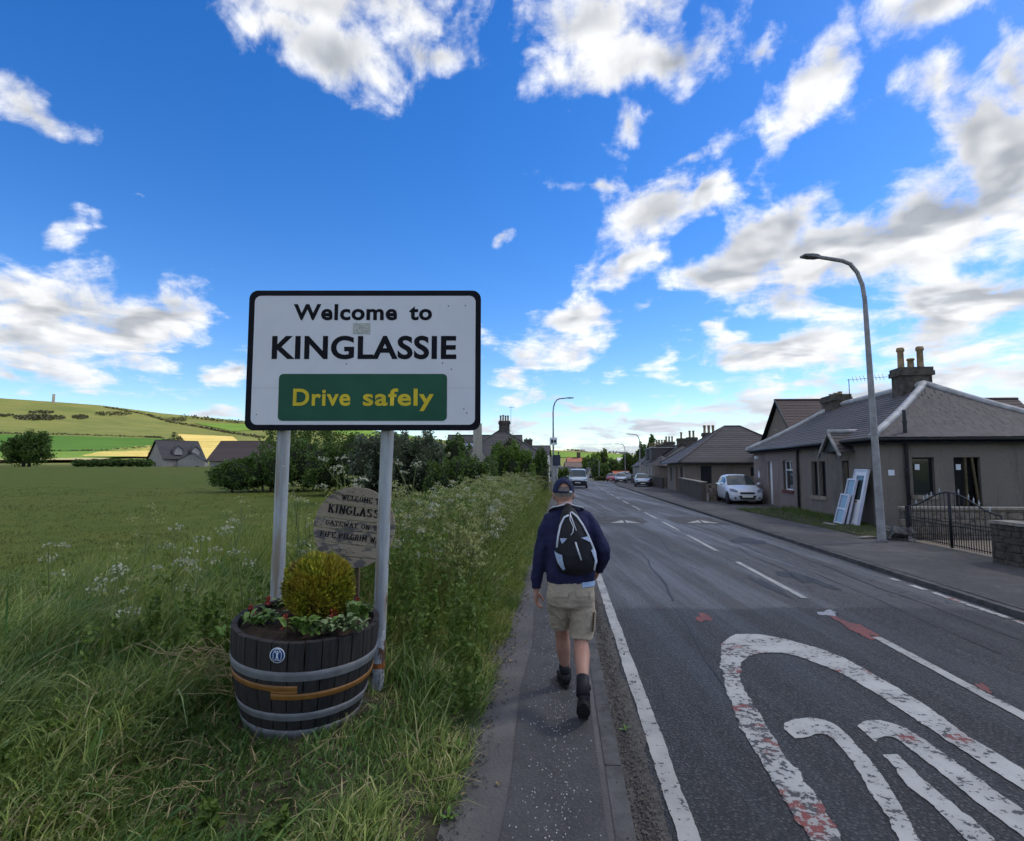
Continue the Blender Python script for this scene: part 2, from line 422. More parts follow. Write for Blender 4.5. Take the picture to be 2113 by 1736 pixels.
# strips that follow the road
def strip(name, o0, o1, ys, zoff, m, nx=1, parent=None, zf=None, jit0=None, jit1=None):
    V = []; F = []
    for j, y in enumerate(ys):
        a = o0(y) if callable(o0) else o0; b = o1(y) if callable(o1) else o1
        for i in range(nx+1):
            o = a+(b-a)*i/nx; x = Xc(y)+o
            z = Zr(y)+(zoff if zf is None else zf(o, y)); V.append((x, y, z))
    for j in range(len(ys)-1):
        for i in range(nx):
            q = j*(nx+1)+i; F.append((q, q+1, q+nx+2, q+nx+1))
    me = bpy.data.meshes.new(name); me.from_pydata(V, [], F); me.polygons.foreach_set('use_smooth', [True]*len(F))
    return ob(name, me, m, parent)
YS = list(np.arange(-30, 20, 1.0))+list(np.arange(20, 60, 2.0))+list(np.arange(60, 160, 4.0))+list(np.arange(160, 260, 10.))

def asphalt(name, kind):
    t = NT(name); p = t.pos()
    fine = t.noise(p, 160, 3, .7); agg = t.vor(p, 46); mid = t.noise(p, 3.0, 5, .6); big = t.noise(p, .5, 4, .6)
    lng = t.noise(t.scale(p, (1.2, .05, 1)), 1.6, 5, .6)
    sy = t.n('ShaderNodeSeparateXYZ'); t.L.new(p, sy.inputs[0]); Y = sy.outputs[1]
    wob = t.math('ADD', Y, t.math('MULTIPLY', t.noise(p, .9, 2), .5))
    if kind == 'road':
        old = t.rng(wob, 8.05, 8.25)
        c = t.mix(old, t.mix(mid, (.026, .026, .028), (.050, .048, .049)), t.mix(t.rng(big, .3, .7), (.078, .075, .076), (.125, .12, .12)))
        c = t.mix(t.math('MULTIPLY', old, t.rng(lng, .48, .62, 0, .6)), c, (.185, .18, .18))
        c = t.mix(t.rng(lng, .30, .42, .5, 0), c, (.05, .049, .052))
        c = t.mix(t.rng(agg, .1, .6, .9, .1), c, t.mix(t.vor(p, 46, 'F1', 'Color'), (.010, .010, .011), (.19, .184, .178)))
        # tar seams and hairline cracks
        wp = t.n('ShaderNodeVectorMath'); wp.operation = 'ADD'; t.L.new(t.scale(p, (1, .35, 1)), wp.inputs[0])
        nv = t.n('ShaderNodeTexNoise'); nv.inputs['Scale'].default_value = 1.7; t.L.new(p, nv.inputs['Vector']); t.L.new(nv.outputs['Color'], wp.inputs[1])
        crk = t.rng(t.vor(wp.outputs[0], .45, 'DISTANCE_TO_EDGE'), .002, .007, 1, 0)
        c = t.mix(t.math('MULTIPLY', crk, t.rng(big, .46, .56, 0, .55)), c, (.022, .022, .023))
        t.rough(t.math('ADD', t.rng(lng, .4, .65, .68, .40), t.math('MULTIPLY', fine, .12)))
        t.bump(t.math('ADD', t.math('MULTIPLY', agg, -1.6), fine), 1.0, .014)
    elif kind == 'path':
        c = t.mix(t.rng(mid, .3, .7), (.105, .098, .091), (.155, .143, .132))
        c = t.mix(t.rng(big, .35, .65, 0, .7), c, (.058, .056, .057))
        c = t.mix(t.rng(t.noise(p, 22, 3, .7), .62, .72, 0, .5), c, (.05, .045, .038))
        t.rough(.85); t.bump(t.math('ADD', agg, t.math('MULTIPLY', mid, .4)), .45, .01)
    elif kind == 'chips':
        c = t.mix(t.rng(mid, .3, .7), (.048, .046, .046), (.074, .071, .070))
        c = t.mix(t.rng(agg, .0, .5, .6, 0), c, (.11, .108, .108))
        t.rough(.85); t.bump(agg, .6, .01)
    else:
        c = t.mix(t.rng(mid, .3, .7), (.08, .074, .069), (.12, .111, .104))
        c = t.mix(t.rng(big, .35, .62, 0, .8), c, (.055, .052, .052))
        c = t.mix(t.rng(t.noise(p, 9, 4, .7), .55, .7, 0, .6), c, (.15, .143, .135))
        t.rough(.88); t.bump(t.math('ADD', agg, mid), .5, .012)
    t.col(c); t.p.inputs['Specular IOR Level'].default_value = .35
    return t.m
M_ROAD = asphalt('road_asphalt', 'road'); M_PATH = asphalt('footpath_asphalt', 'path'); M_CHIP = asphalt('footpath_patch', 'chips'); M_PAVE = asphalt('pavement_asphalt', 'pave')

road = struct(strip('road', -3.22, 2.47, YS, 0.0, M_ROAD, 10, zf=lambda o, y: .0-.006*(abs(o+.3))))
path = struct(strip('footpath', lambda y: -4.17-.03*math.sin(y*1.7), -3.17, [y for y in np.arange(-10, 60, .35)]+list(np.arange(60, 150, 4)), .075, M_PATH, 3))
patch = strip('resurfaced_strip', lambda y: -3.84+.02*math.sin(y*2.3), lambda y: -3.30, list(np.arange(-6, 26, .3)), .080, M_CHIP, 2, path)
pave = struct(strip('pavement', 2.47, 12.0, YS, .055, M_PAVE, 6))
M_KERB = pm('kerb_concrete', (.092, .088, .085), .9, .4, 5, .5, 60, obj=False)
for nm, o0, ww, y1, zt in (('kerb', -3.21, .10, 60, .082), ('kerb', 2.36, .12, 70, .062)):
    root = bpy.data.objects.new(nm, None); COL.objects.link(root); struct(root)
    b = MB().bx(-ww/2, ww/2, -.449, .449, -.22, 0); me = b.mesh('kerb_stone'); me.materials.append(M_KERB)
    y = -4.0; k = 0
    while y < y1:
        s = ob('kerb_stone', me, None, root, (Xc(y)+o0, y, Zr(y)+zt+random.uniform(-.002, .001)), (random.uniform(-.002, .002), random.uniform(-.01, .01), -math.atan(.0843+.001*max(0, y-28))))
        y += .9; k += 1
# grit gathered in the near gutter
M_GRIT = pm('gutter_dirt', (.095, .086, .078), .95, .45, 30, .8, 90, obj=False)
gut = struct(strip('gutter_dirt', -3.16, lambda y: -2.955+.015*math.sin(y*3.1)+.012*math.sin(y*7.7)+random.uniform(-.01, .01), list(np.arange(-2, 24, .12)), .0, M_GRIT, 3, zf=lambda o, y: .004+.018*max(0, (-3.02-o))/.14*(1 if o < -3.02 else 0)))
tag(gut, 'brown grit and dirt along the kerb of the footpath', 'dirt')

# ------------------------------------------------------------------ painted markings
def paint(name, col, wear, red=0.0):
    t = NT(name); p = t.pos()
    n = t.noise(p, 17, 6, .7); n2 = t.noise(p, 2.3, 3, .6); n3 = t.noise(p, 70, 3, .7)
    c = t.mix(t.rng(n2, .3, .7), col, tuple(x*.72 for x in col))
    c = t.mix(t.rng(n3, .55, .75, 0, .4), c, (.25, .24, .23))
    s = t.math('ADD', t.math('MULTIPLY', n, .75), t.math('MULTIPLY', n2, .35))
    hole = t.rng(s, wear, wear+.03, 0, 1)
    under = t.mix(t.rng(n2, .55 if red == 1 else .63, .60 if red == 1 else .66), (.055, .054, .056), (.20, .052, .045)) if red else (.047, .046, .049)
    t.col(t.mix(hole, c, under)); t.rough(.75); t.bump(t.math('ADD', t.math('MULTIPLY', hole, -1.5), n3), .4, .006)
    return t.m
M_WHITE = paint('road_paint_white', (.42, .41, .38), .62)
M_WORN = paint('road_paint_worn', (.42, .41, .385), .55, 1)
M_WORNM = paint('road_paint_chipped', (.46, .45, .42), .595, .5)
M_RED = paint('old_red_surfacing', (.22, .058, .05), .60)
def ribbon(name, pairs, m, step=.06, jit=.010, lift=.006):
    """a flat strip between two ground edges given as world point pairs, with a chipped outline"""
    P = []
    for (a0, b0), (a1, b1) in zip(pairs, pairs[1:]):
        d = max((a1-a0).length, (b1-b0).length); n = max(1, int(d/step))
        for k in range(n):
            t = k/n; P.append((a0.lerp(a1, t), b0.lerp(b1, t)))
    P.append(pairs[-1])
    V = []; F = []; ja = jb = 0.0
    for a, b in P:
        ja = ja*.80+random.gauss(0, jit); jb = jb*.80+random.gauss(0, jit); w = (b-a); w = w.normalized() if w.length > 1e-6 else Vector((1, 0, 0))
        a = a+w*ja; b = b+w*jb
        for k in range(4):
            q = a.lerp(b, k/3); o = q.x-Xc(q.y); V.append((q.x, q.y, Zr(q.y)-.006*abs(o+.3)+lift))
    for i in range(len(P)-1):
        for k in range(3): F.append((i*4+k, i*4+k+1, i*4+k+5, i*4+k+4))
    me = bpy.data.meshes.new(name); me.from_pydata(V, [], F); return ob(name, me, m, road)
def smooth_pairs(px):
    pts = [(gp(*a), gp(*b)) for a, b in px]; out = []
    n = len(pts)
    for i in range(n-1):
        for k in range(6):
            t = k/6
            def cr(j):
                p0, p1, p2, p3 = (pts[max(i-1, 0)][j], pts[i][j], pts[i+1][j], pts[min(i+2, n-1)][j])
                return .5*((2*p1)+(p2-p0)*t+(2*p0-5*p1+4*p2-p3)*t*t+(3*p1-p0-3*p2+p3)*t**3)
            out.append((cr(0), cr(1)))
    out.append(pts[-1]); return out
def line_along(name, off, w, y0, y1, m=None, jit=.008):
    ys = np.arange(y0, y1, .25 if y1-y0 < 30 else .5).tolist()+[y1]
    return ribbon(name, [(Vector((Xc(y)+off-w/2, y, 0)), Vector((Xc(y)+off+w/2, y, 0))) for y in ys], m or M_WHITE, .022 if y0 < 12 else .3, jit*.22)
line_along('edge_line', -2.87, .115, -4, 10.4)
line_along('edge_line', -2.86, .10, 10.5, 19, M_WORNM)
for y0, y1 in ((3.5, 7.3), (7.38, 8.9), (9.05, 9.42), (9.75, 10.0)): line_along('edge_line', 2.14, .10, y0, y1, M_WORNM, .012)
line_along('centre_dash', 0, .105, 1.5, 6.56)
for y0, y1 in [(8.45, 11.6), (13.05, 16.04), (17.25, 19.95), (21.24, 24.16), (25.5, 28.4), (29.8, 32.8), (34.2, 37.2), (38.6, 41.6), (43, 46), (47.4, 50.4), (52, 55), (57, 60), (62, 65), (67, 70), (73, 76), (79, 82), (86, 90), (95, 99), (105, 109)]:
    line_along('centre_dash', 0, .10, y0, y1, M_WHITE, .004)
ell = [((1640, 1790), (1715, 1800)), ((1668, 1736), (1735, 1736)), ((1612, 1640), (1668, 1622)), ((1530, 1500), (1578, 1490)), ((1500, 1420), (1532, 1412)), ((1489, 1365), (1528, 1374)), ((1490, 1326), (1540, 1355)), ((1520, 1309), (1580, 1347)), ((1580, 1311), (1620, 1348)), ((1650, 1327), (1668, 1362)), ((1722, 1350), (1735, 1390)), ((1800, 1390), (1790, 1421)), ((1900, 1450), (1890, 1485)), ((2000, 1520), (1990, 1551)), ((2113, 1590), (2104, 1626)), ((2260, 1682), (2246, 1718))]
o = ribbon('speed_roundel_ring', smooth_pairs(ell[:7]), M_WORN, .02, .006); ribbon('speed_roundel_ring', smooth_pairs(ell[6:]), M_WORNM, .02, .005)
ribbon('speed_numeral_three', smooth_pairs([((1618, 1503), (1642, 1524)), ((1624, 1488), (1664, 1520)), ((1652, 1481), (1690, 1514)), ((1694, 1484), (1712, 1520)), ((1738, 1506), (1740, 1545)), ((1790, 1562), (1771, 1590)), ((1838, 1630), (1806, 1650)), ((1880, 1700), (1846, 1712)), ((1920, 1770), (1872, 1780))]), M_WORNM, .02, .0045)
ribbon('speed_numeral_zero', smooth_pairs([((1768, 1497), (1806, 1531)), ((1790, 1487), (1818, 1521)), ((1832, 1490), (1846, 1520)), ((1880, 1510), (1880, 1546)), ((1960, 1565), (1945, 1596)), ((2050, 1630), (2030, 1665)), ((2160, 1706), (2130, 1742))]), M_WORNM, .02, .0045)
ribbon('speed_numeral_zero', smooth_pairs([((1819, 1557), (1852, 1556)), ((1840, 1580), (1880, 1580)), ((1872, 1622), (1914, 1616)), ((1928, 1668), (1968, 1658)), ((2000, 1740), (2058, 1736)), ((2040, 1790), (2110, 1790))]), M_WORNM, .02, .0045)
def blotch(name, u, v, ru, rv, m, n=44, tilt=0, lift=.005):
    V = []; c = gp(u, v)
    for k in range(n):
        a = 2*math.pi*k/n; q = 1+.22*math.sin(3*a+u)+.16*math.sin(5*a+v)+random.uniform(-.16, .16)
        du = ru*math.cos(a)*q; dv = rv*math.sin(a)*q
        p = gp(u+du*math.cos(R(tilt))-dv*math.sin(R(tilt)), v+du*math.sin(R(tilt))+dv*math.cos(R(tilt))); V.append((p.x, p.y, Zr(p.y)-.006*abs(p.x-Xc(p.y)+.3)+lift))
    V.append((c.x, c.y, Zr(c.y)-.006*abs(c.x-Xc(c.y)+.3)+lift))
    me = bpy.data.meshes.new(name); me.from_pydata(V, [], [(k, (k+1) % n, n) for k in range(n)]); return ob(name, me, m, road)
blotch('red_patch', 1770, 1298, 46, 9, M_RED, tilt=24); blotch('red_patch', 1452, 1274, 16, 8, M_RED); blotch('red_patch', 2030, 1420, 16, 6, M_RED, tilt=30)
M_TAR = pm('tar_seal', (.03, .03, .032), .6, .3, 8, .4, 50, obj=False)
blotch('road_stud_socket', 1708, 1266, 20, 6, pm('worn_stud', (.30, .31, .33), .5, .4, 30, .4, 60, obj=False), 14)
for u, v, ru, rv, tl in ((1640, 1190, 40, 6, 14), (1590, 1212, 45, 5, 25), (1540, 1116, 40, 6, 3), (1700, 1205, 36, 4, 22)):
    blotch('tar_patch', u, v, ru, rv, M_TAR, 22, tl)
def seam(pts, w, name='tar_seam'):
    P = []
    for (y0, o0), (y1, o1) in zip(pts, pts[1:]):
        n = max(2, int((y1-y0)/.25))
        for k in range(n): t_ = k/n; y = y0+(y1-y0)*t_; P.append((y, o0+(o1-o0)*t_+.025*math.sin(y*2.3+o0)+random.gauss(0, .006)))
    return ribbon(name, [(Vector((Xc(y)+o-w*random.uniform(.3, .7), y, 0)), Vector((Xc(y)+o+w*random.uniform(.3, .7), y, 0))) for y, o in P], M_TAR, .3, .003, .005)
seam([(4.5, 1.62), (9, 1.5), (14, 1.62), (22, 1.5), (30, 1.6)], .030); seam([(6, .95), (10, 1.05), (13, .9), (19, 1.0)], .022); seam([(8.3, -1.9), (12, -1.75), (17, -1.85)], .018); seam([(9.5, .45), (10.8, .62), (12.4, .55), (14.0, .72)], .026); seam([(11, -.8), (13, -1.05), (15.5, -.9), (19, -1.1)], .016); seam([(3.0, -2.05), (5.0, -2.1), (7.9, -2.0)], .012)
# speed cushions with their white arrow marks
M_CUSH = pm('cushion_asphalt', (.085, .082, .08), .85, .3, 4, .5, 60, obj=False)
for off in (-1.35, 1.25):
    y0 = 20.6; g = MB(); n = 6
    prof = [(0, 0), (.7, .065), (2.0, .065), (2.7, 0)]; px = [(-.85, 0), (-.55, 1), (.55, 1), (.85, 0)]
    V = [(x, a-1.35, .004+h*q) for a, h in prof for x, q in px]
    g.add(V, [(i*4+k, i*4+k+1, i*4+k+5, i*4+k+4) for i in range(3) for k in range(3)])
    c = g.build('speed_cushion', M_CUSH, None, loc=(Xc(y0)+off, y0, Zr(y0)-.008), rot=(0, 0, -.084))
    tag(c, 'low asphalt speed cushion with white arrow mark in the '+('near' if off < 0 else 'far')+' lane', 'speed bump', 'speed cushions across the road')
    for sx in (-1, 1):
        a = MB().add([(sx*.04, -.68, .0735), (sx*.52, -1.22, .024), (sx*.04, -1.22, .024)], [(0, 1, 2)])
        a.build('arrow_mark', M_WHITE, c)

# ------------------------------------------------------------------ hillside fields
def field(name, px, m, nu=26, nv=12, lift=.9):
    (a, b, c, d) = px; V = []; F = []
    for j in range(nv+1):
        for i in range(nu+1):
            s, t = i/nu, j/nv
            u = (a[0]*(1-s)+b[0]*s)*(1-t)+(d[0]*(1-s)+c[0]*s)*t; v = (a[1]*(1-s)+b[1]*s)*(1-t)+(d[1]*(1-s)+c[1]*s)*t
            p = on_hill(u, v); V.append((p.x, p.y, p.z+lift))
    for j in range(nv):
        for i in range(nu): q = j*(nu+1)+i; F.append((q, q+1, q+nu+2, q+nu+1))
    me = bpy.data.meshes.new(name); me.from_pydata(V, [], F); return struct(ob(name, me, m))
def crop(name, a, b, sc=.05, st=(1, .15, 1)):
    t = NT(name); p = t.pos(); n = t.noise(t.scale(p, st), sc, 5, .65); m = t.noise(p, sc*.3, 3)
    t.col(t.mix(t.rng(t.math('ADD', t.math('MULTIPLY', n, .6), t.math('MULTIPLY', m, .4)), .38, .6), a, b)); t.rough(.95); t.p.inputs['Specular IOR Level'].default_value = .05; return t.m
M_BARLEY = crop('ripe_crop', (.52, .41, .14), (.45, .34, .10)); M_GREEN = crop('green_crop', (.075, .15, .026), (.052, .12, .02)); M_LIME = crop('lush_pasture', (.13, .205, .035), (.095, .17, .03)); M_PAST = crop('rough_pasture', (.17, .185, .055), (.13, .155, .04), .02, (1, 1, 1))
M_STRAW = crop('dry_track', (.36, .31, .17), (.28, .25, .12))
field('green_field', [(-40, 897), (470, 911), (430, 931), (-40, 938)], M_GREEN)
field('green_field', [(0, 930), (330, 932), (280, 946), (0, 955)], M_LIME)
field('crop_field', [(240, 927), (420, 913), (440, 948), (165, 945)], M_BARLEY)
field('crop_field', [(368, 897), (480, 902), (540, 952), (345, 952)], M_BARLEY)
field('crop_field', [(-10, 948), (230, 950), (200, 955), (-10, 957)], M_STRAW)
field('pasture_field', [(400, 874), (560, 877), (560, 887), (480, 891)], M_LIME)
field('pasture_field', [(690, 884), (860, 892), (860, 905), (690, 897)], M_LIME)
field('pasture_field', [(1110, 932), (1270, 938), (1260, 947), (1110, 944)], M_LIME)
field('pasture_field', [(1265, 938), (1340, 944), (1340, 951), (1265, 949)], M_LIME)

# ------------------------------------------------------------------ leaves and blades
def leaf_cloud(C, size, aspect=.55, up=.3, jitter=.35):
    """diamond leaves at the points C"""
    n = len(C); a = RNG.normal(size=(n, 3)); a[:, 2] += up; a /= np.linalg.norm(a, axis=1)[:, None]+1e-9
    h = RNG.normal(size=(n, 3)); b = np.cross(a, h); b /= np.linalg.norm(b, axis=1)[:, None]+1e-9
    c = np.cross(a, b); s = size*(1+jitter*RNG.uniform(-1, 1, n))[:, None]
    V = np.stack([C-b*s*.5, C+c*s*.5*aspect, C+b*s*.5, C-c*s*.5*aspect], 1).reshape(-1, 3)
    Q = np.arange(n*4).reshape(n, 4); return V, Q
def clump_points(ells, n, clumps=40, spread=.22, fill=.25):
    pts = []; tot = sum(e[3]*e[4]+e[4]*e[5]+e[3]*e[5] for e in ells)
    for (cx, cy, cz, rx, ry, rz) in ells:
        k = int(n*(rx*ry+ry*rz+rx*rz)/tot); kc = max(6, int(clumps*(rx*ry+ry*rz+rx*rz)/tot))
        d = RNG.normal(size=(kc, 3)); d /= np.linalg.norm(d, axis=1)[:, None]
        d[:, 2] = np.where(d[:, 2] < -.55, -d[:, 2], d[:, 2])
        cc = d*RNG.uniform(.66, 1.02, (kc, 1)); w = RNG.uniform(.5, 1.4, kc); w /= w.sum()
        idx = RNG.choice(kc, k, p=w); off = RNG.normal(size=(k, 3)); off /= (np.linalg.norm(off, axis=1)[:, None]+1e-9); off *= (RNG.uniform(0, 1, (k, 1))**.45)*spread*RNG.uniform(.6, 1.5, (k, 1))
        q = cc[idx]+off; m = RNG.uniform(0, 1, k) < fill
        r = RNG.normal(size=(k, 3)); r /= np.linalg.norm(r, axis=1)[:, None]; r *= RNG.uniform(.6, .98, (k, 1)); q[m] = r[m]
        pts.append(q*np.array([rx, ry, rz])+np.array([cx, cy, cz]))
    return np.concatenate(pts)
def lumpy(ells, f=.78, n=14, m=9):
    b = MB()
    for (cx, cy, cz, rx, ry, rz) in ells:
        i0 = len(b.v); b.ball((cx, cy, cz), (rx*f, ry*f, rz*f), n, m)
        for i in range(i0, len(b.v)):
            p = Vector(b.v[i]); q = 1+.16*math.sin(p.x*3.1+p.z*2.3)*math.sin(p.y*2.7+p.z*3.7)
            b.v[i] = (cx+(p.x-cx)*q, cy+(p.y-cy)*q, cz+(p.z-cz)*q)
    return b
M_CORE = pm('bush_inside', (.022, .028, .012), .95, .4, 2, 0, obj=False)  # near-black core colour stands in for the shade inside a crown
M_BARK = pm('tree_bark', (.085, .07, .055), .95, .4, 9, .8, 30)
def bush(name, label, loc, ells, n, size, m, cat='bush', group=None, clumps=60, stems=3, core=.8, up=.3, spread=.22, crown='crown', kind=None, trunk_h=.6, trunk_r=.06, fill=.25):
    t = thing(name, label, cat, loc, 0, group)
    V, Q = leaf_cloud(clump_points(ells, n, clumps, spread, fill), size, up=up)
    c = ob(crown, np_mesh(crown, V, quads=Q), m, t)
    if core: lumpy(ells, core).build('shade_core', M_CORE, t)
    b = MB()
    for i in range(stems):
        e = ells[i % len(ells)]; x, y = e[0]*.55+random.uniform(-.1, .1), e[1]*.55+random.uniform(-.1, .1)
        b.tube([(x*.5, y*.5, -.15), (x*.7, y*.7, e[2]*.45), (e[0], e[1], e[2]+e[5]*.3)], [trunk_r, trunk_r*.8, trunk_r*.3], 6)
    b.build('trunk', M_BARK, t)
    if kind: t['kind'] = kind
    return t
def blades(P, H, Wd, lean, curl, ang, seg=3):
    """P (n,3) roots; H heights; Wd widths; lean vector (n,2) tip offset; ang facing"""
    n = len(P); ts = np.linspace(0, 1, seg+1); rows = []
    fx = np.cos(ang); fy = np.sin(ang)
    for k, t in enumerate(ts):
        c = P.copy(); q = t**1.8
        c[:, 0] += lean[:, 0]*q; c[:, 1] += lean[:, 1]*q; c[:, 2] += H*(t-curl*t**2.6)
        w = Wd*(1-t)**.7*.5
        if k < seg:
            rows.append(c-np.stack([fx*w, fy*w, np.zeros(n)], 1)); rows.append(c+np.stack([fx*w, fy*w, np.zeros(n)], 1))
        else: rows.append(c)
    nv = 2*seg+1; V = np.stack(rows, 1).reshape(-1, 3); b = np.arange(n)[:, None]*nv
    Q = np.concatenate([b+np.array([[2*k, 2*k+1, 2*k+3, 2*k+2]]) for k in range(seg-1)], 0); T = b+np.array([[2*seg-2, 2*seg-1, 2*seg]])
    return V, Q, T

# ------------------------------------------------------------------ houses
def harl(name, a, b, sc=45):
    """roughcast wall coating"""
    t = NT(name); p = t.pos(); n = t.noise(p, sc, 5, .75); d = t.noise(p, .8, 4, .6); v = t.vor(p, sc*1.6)
    c = t.mix(t.rng(n, .3, .7), a, b); c = t.mix(t.rng(d, .5, .75, 0, .5), c, tuple(x*.6 for x in b)); st = t.noise(t.scale(p, (2.2, 2.2, .22)), 1.6, 5, .65); c = t.mix(t.rng(st, .52, .72, 0, .55), c, tuple(x*.55 for x in b)); c = t.mix(t.rng(st, .34, .24, 0, .4), c, tuple(min(1, x*1.25) for x in a))
    t.col(c); t.rough(.95); t.p.inputs['Specular IOR Level'].default_value = .15; t.bump(t.math('ADD', n, v), .9, .02); return t.m
M_HARL = harl('grey_roughcast', (.30, .262, .225), (.205, .178, .155)); M_PINK = harl('pinkish_roughcast', (.33, .265, .245), (.245, .198, .185)); M_TAN = harl('tan_roughcast', (.30, .25, .21), (.22, .185, .16)); M_CREAM = harl('cream_roughcast', (.52, .47, .40), (.42, .38, .33)); M_GREYW = harl('pale_roughcast', (.40, .37, .34), (.32, .30, .28)); M_WHITEW = harl('white_roughcast', (.62, .61, .58), (.5, .5, .48))
def slatem(name, a, b):
    t = NT(name); p = t.pos(); n = t.noise(p, 1.3, 5, .65); r = t.island(); o = t.orand(); f = t.noise(p, 18, 4, .6)
    c = t.mix(t.math('MULTIPLY', t.math('ADD', r, t.math('ADD', o, n)), .40), a, b)
    c = t.mix(t.rng(f, .58, .75, 0, .45), c, tuple(x*1.7 for x in b)); t.col(c); t.rough(.75); t.bump(f, .3, .006); return t.m
M_SLATE = slatem('weathered_slate', (.042, .037, .040), (.098, .085, .086)); M_BROWN = slatem('brown_concrete_tile', (.055, .036, .036), (.10, .070, .066)); M_DARKT = slatem('dark_roof_tile', (.04, .038, .041), (.075, .068, .07)); M_REDT = slatem('red_roof_tile', (.16, .05, .04), (.24, .09, .06)); M_ORANGE = slatem('orange_roof_tile', (.42, .11, .05), (.5, .17, .08))
M_LEAD = pm('lead_flashing', (.40, .40, .41), .55, .3, 3, .15, 20)
M_STONE = pm('sandstone', (.28, .235, .185), .95, .4, 3, .7, 25)
M_SOOT = pm('sooty_stone', (.10, .085, .072), .95, .5, 4, .8, 22)
M_POT = pm('clay_chimney_pot', (.36, .25, .15), .85, .35, 6, .3, 30)
M_UPVC = pm('white_upvc', (.74, .76, .80), .35, .06, 2)
M_DARKW = pm('dark_painted_wood', (.028, .03, .036), .5, .3, 5)
M_BLACK = pm('black_paint', (.012, .013, .016), .45, .3, 8)
M_GUT = pm('gutter_black', (.03, .03, .034), .45, .25, 6)
M_GLASS = glassm(); M_PAPER = pm('white_label', (.75, .78, .85), .7, .05, 3)
M_REDW = pm('red_stone_sill', (.16, .055, .045), .9, .3, 5, .4, 30)
M_OLDW = pm('bare_timber', (.10, .075, .04), .85, .35, 6, .4, 30)

def wall_face(A, B, h, ops, inset=.14):
    """wall from A to B (local 2D), outward normal on the right of A->B, openings (s0, s1, z0, z1)"""
    b = MB(); A = Vector((*A, 0)); B = Vector((*B, 0)); d = (B-A); Ln = d.length; d.normalize(); nrm = Vector((d.y, -d.x, 0))
    us = sorted(set([0, Ln]+[x for o_ in ops for x in o_[:2]])); zs = sorted(set([-.4, h]+[x for o_ in ops for x in o_[2:4]]))
    P = lambda s, z, k=0.: A+d*s+Vector((0, 0, z))-nrm*k
    for i in range(len(us)-1):
        for j in range(len(zs)-1):
            cu, cz = (us[i]+us[i+1])/2, (zs[j]+zs[j+1])/2
            if any(o_[0] < cu < o_[1] and o_[2] < cz < o_[3] for o_ in ops): continue
            b.add([P(us[i], zs[j]), P(us[i+1], zs[j]), P(us[i+1], zs[j+1]), P(us[i], zs[j+1])], [(0, 1, 2, 3)])
    for (s0, s1, z0, z1) in [o_[:4] for o_ in ops]:
        q = [(s0, z0), (s1, z0), (s1, z1), (s0, z1)]
        for k in range(4):
            a, c = q[k], q[(k+1) % 4]
            b.add([P(*a), P(*c), P(*c, inset), P(*a, inset)], [(0, 1, 2, 3)])
    return b, (A, d, nrm)

def opening(parent, fr, o_, inset=.14):
    """a window or door set into an opening; fr is the wall frame"""
    A, d, nrm = fr; s0, s1, z0, z1, kind = o_[:5]
    rot = Matrix((( d.x, -nrm.x, 0), (d.y, -nrm.y, 0), (0, 0, 1)))
    C = A+d*((s0+s1)/2)+Vector((0, 0, (z0+z1)/2))-nrm*(inset-.01); w, h = s1-s0, z1-z0
    def piece(nm, x0, x1, y0, y1, zz0, zz1, m, par):
        b = MB().bx(x0, x1, y0, y1, zz0, zz1); b.v = [tuple(rot @ Vector(p)+C) for p in b.v]; return b.build(nm, m, par)
    if kind == 'none': return None
    if kind == 'hole':
        return piece('shade_sheet', -w/2, w/2, .25, .27, -h/2, h/2, M_BLACK, parent)  # black sheet added in place of the unlit room behind
    if kind.startswith('door'):
        m = {'door': M_DARKW, 'door_white': M_UPVC, 'door_red': M_REDT}[kind]
        dr = piece('door', -w/2+.05, w/2-.05, .0, .05, -h/2, h/2-.05, m, parent)
        b = MB()
        for q in ((-w/2, -w/2+.05, -h/2, h/2), (w/2-.05, w/2, -h/2, h/2), (-w/2+.05, w/2-.05, h/2-.05, h/2)): b.bx(q[0], q[1], -.02, .05, q[2], q[3])
        b.v = [tuple(rot @ Vector(p)+C) for p in b.v]; b.build('door_frame', m, parent)
        piece('handle', w/2-.16, w/2-.12, -.04, .0, -.05, .05, M_LEAD, dr); return dr
    m = {'win': M_UPVC, 'win_dark': M_DARKW, 'win_split': M_UPVC, 'win_black': M_BLACK}[kind]
    t = .055; b = MB()
    for q in ((-w/2, -w/2+t, -h/2, h/2), (w/2-t, w/2, -h/2, h/2), (-w/2+t, w/2-t, -h/2, -h/2+t), (-w/2+t, w/2-t, h/2-t, h/2)): b.bx(q[0], q[1], -.01, .05, q[2], q[3])
    if kind in ('win', 'win_split'): b.bx(-w/2+t, w/2-t, -.012, .048, h*.16, h*.16+.05)
    if kind == 'win_split': b.bx(-.025, .025, -.014, .046, h*.16+.05, h/2-t)
    b.v = [tuple(rot @ Vector(p)+C) for p in b.v]; wn = b.build('window', m, parent)
    piece('pane', -w/2+t, w/2-t, .02, .03, -h/2+t, h/2-t, M_GLASS, wn)
    return wn

def sill(parent, fr, o_, m, proud=.06):
    A, d, nrm = fr; s0, s1, z0 = o_[0], o_[1], o_[2]; rot = Matrix(((d.x, -nrm.x, 0), (d.y, -nrm.y, 0), (0, 0, 1)))
    b = MB().bx(-(s1-s0)/2-.08, (s1-s0)/2+.08, -proud, .12, -.13, -.003); C = A+d*((s0+s1)/2)+Vector((0, 0, z0))
    b.v = [tuple(rot @ Vector(p)+C) for p in b.v]; return b.build('sill', m, parent)

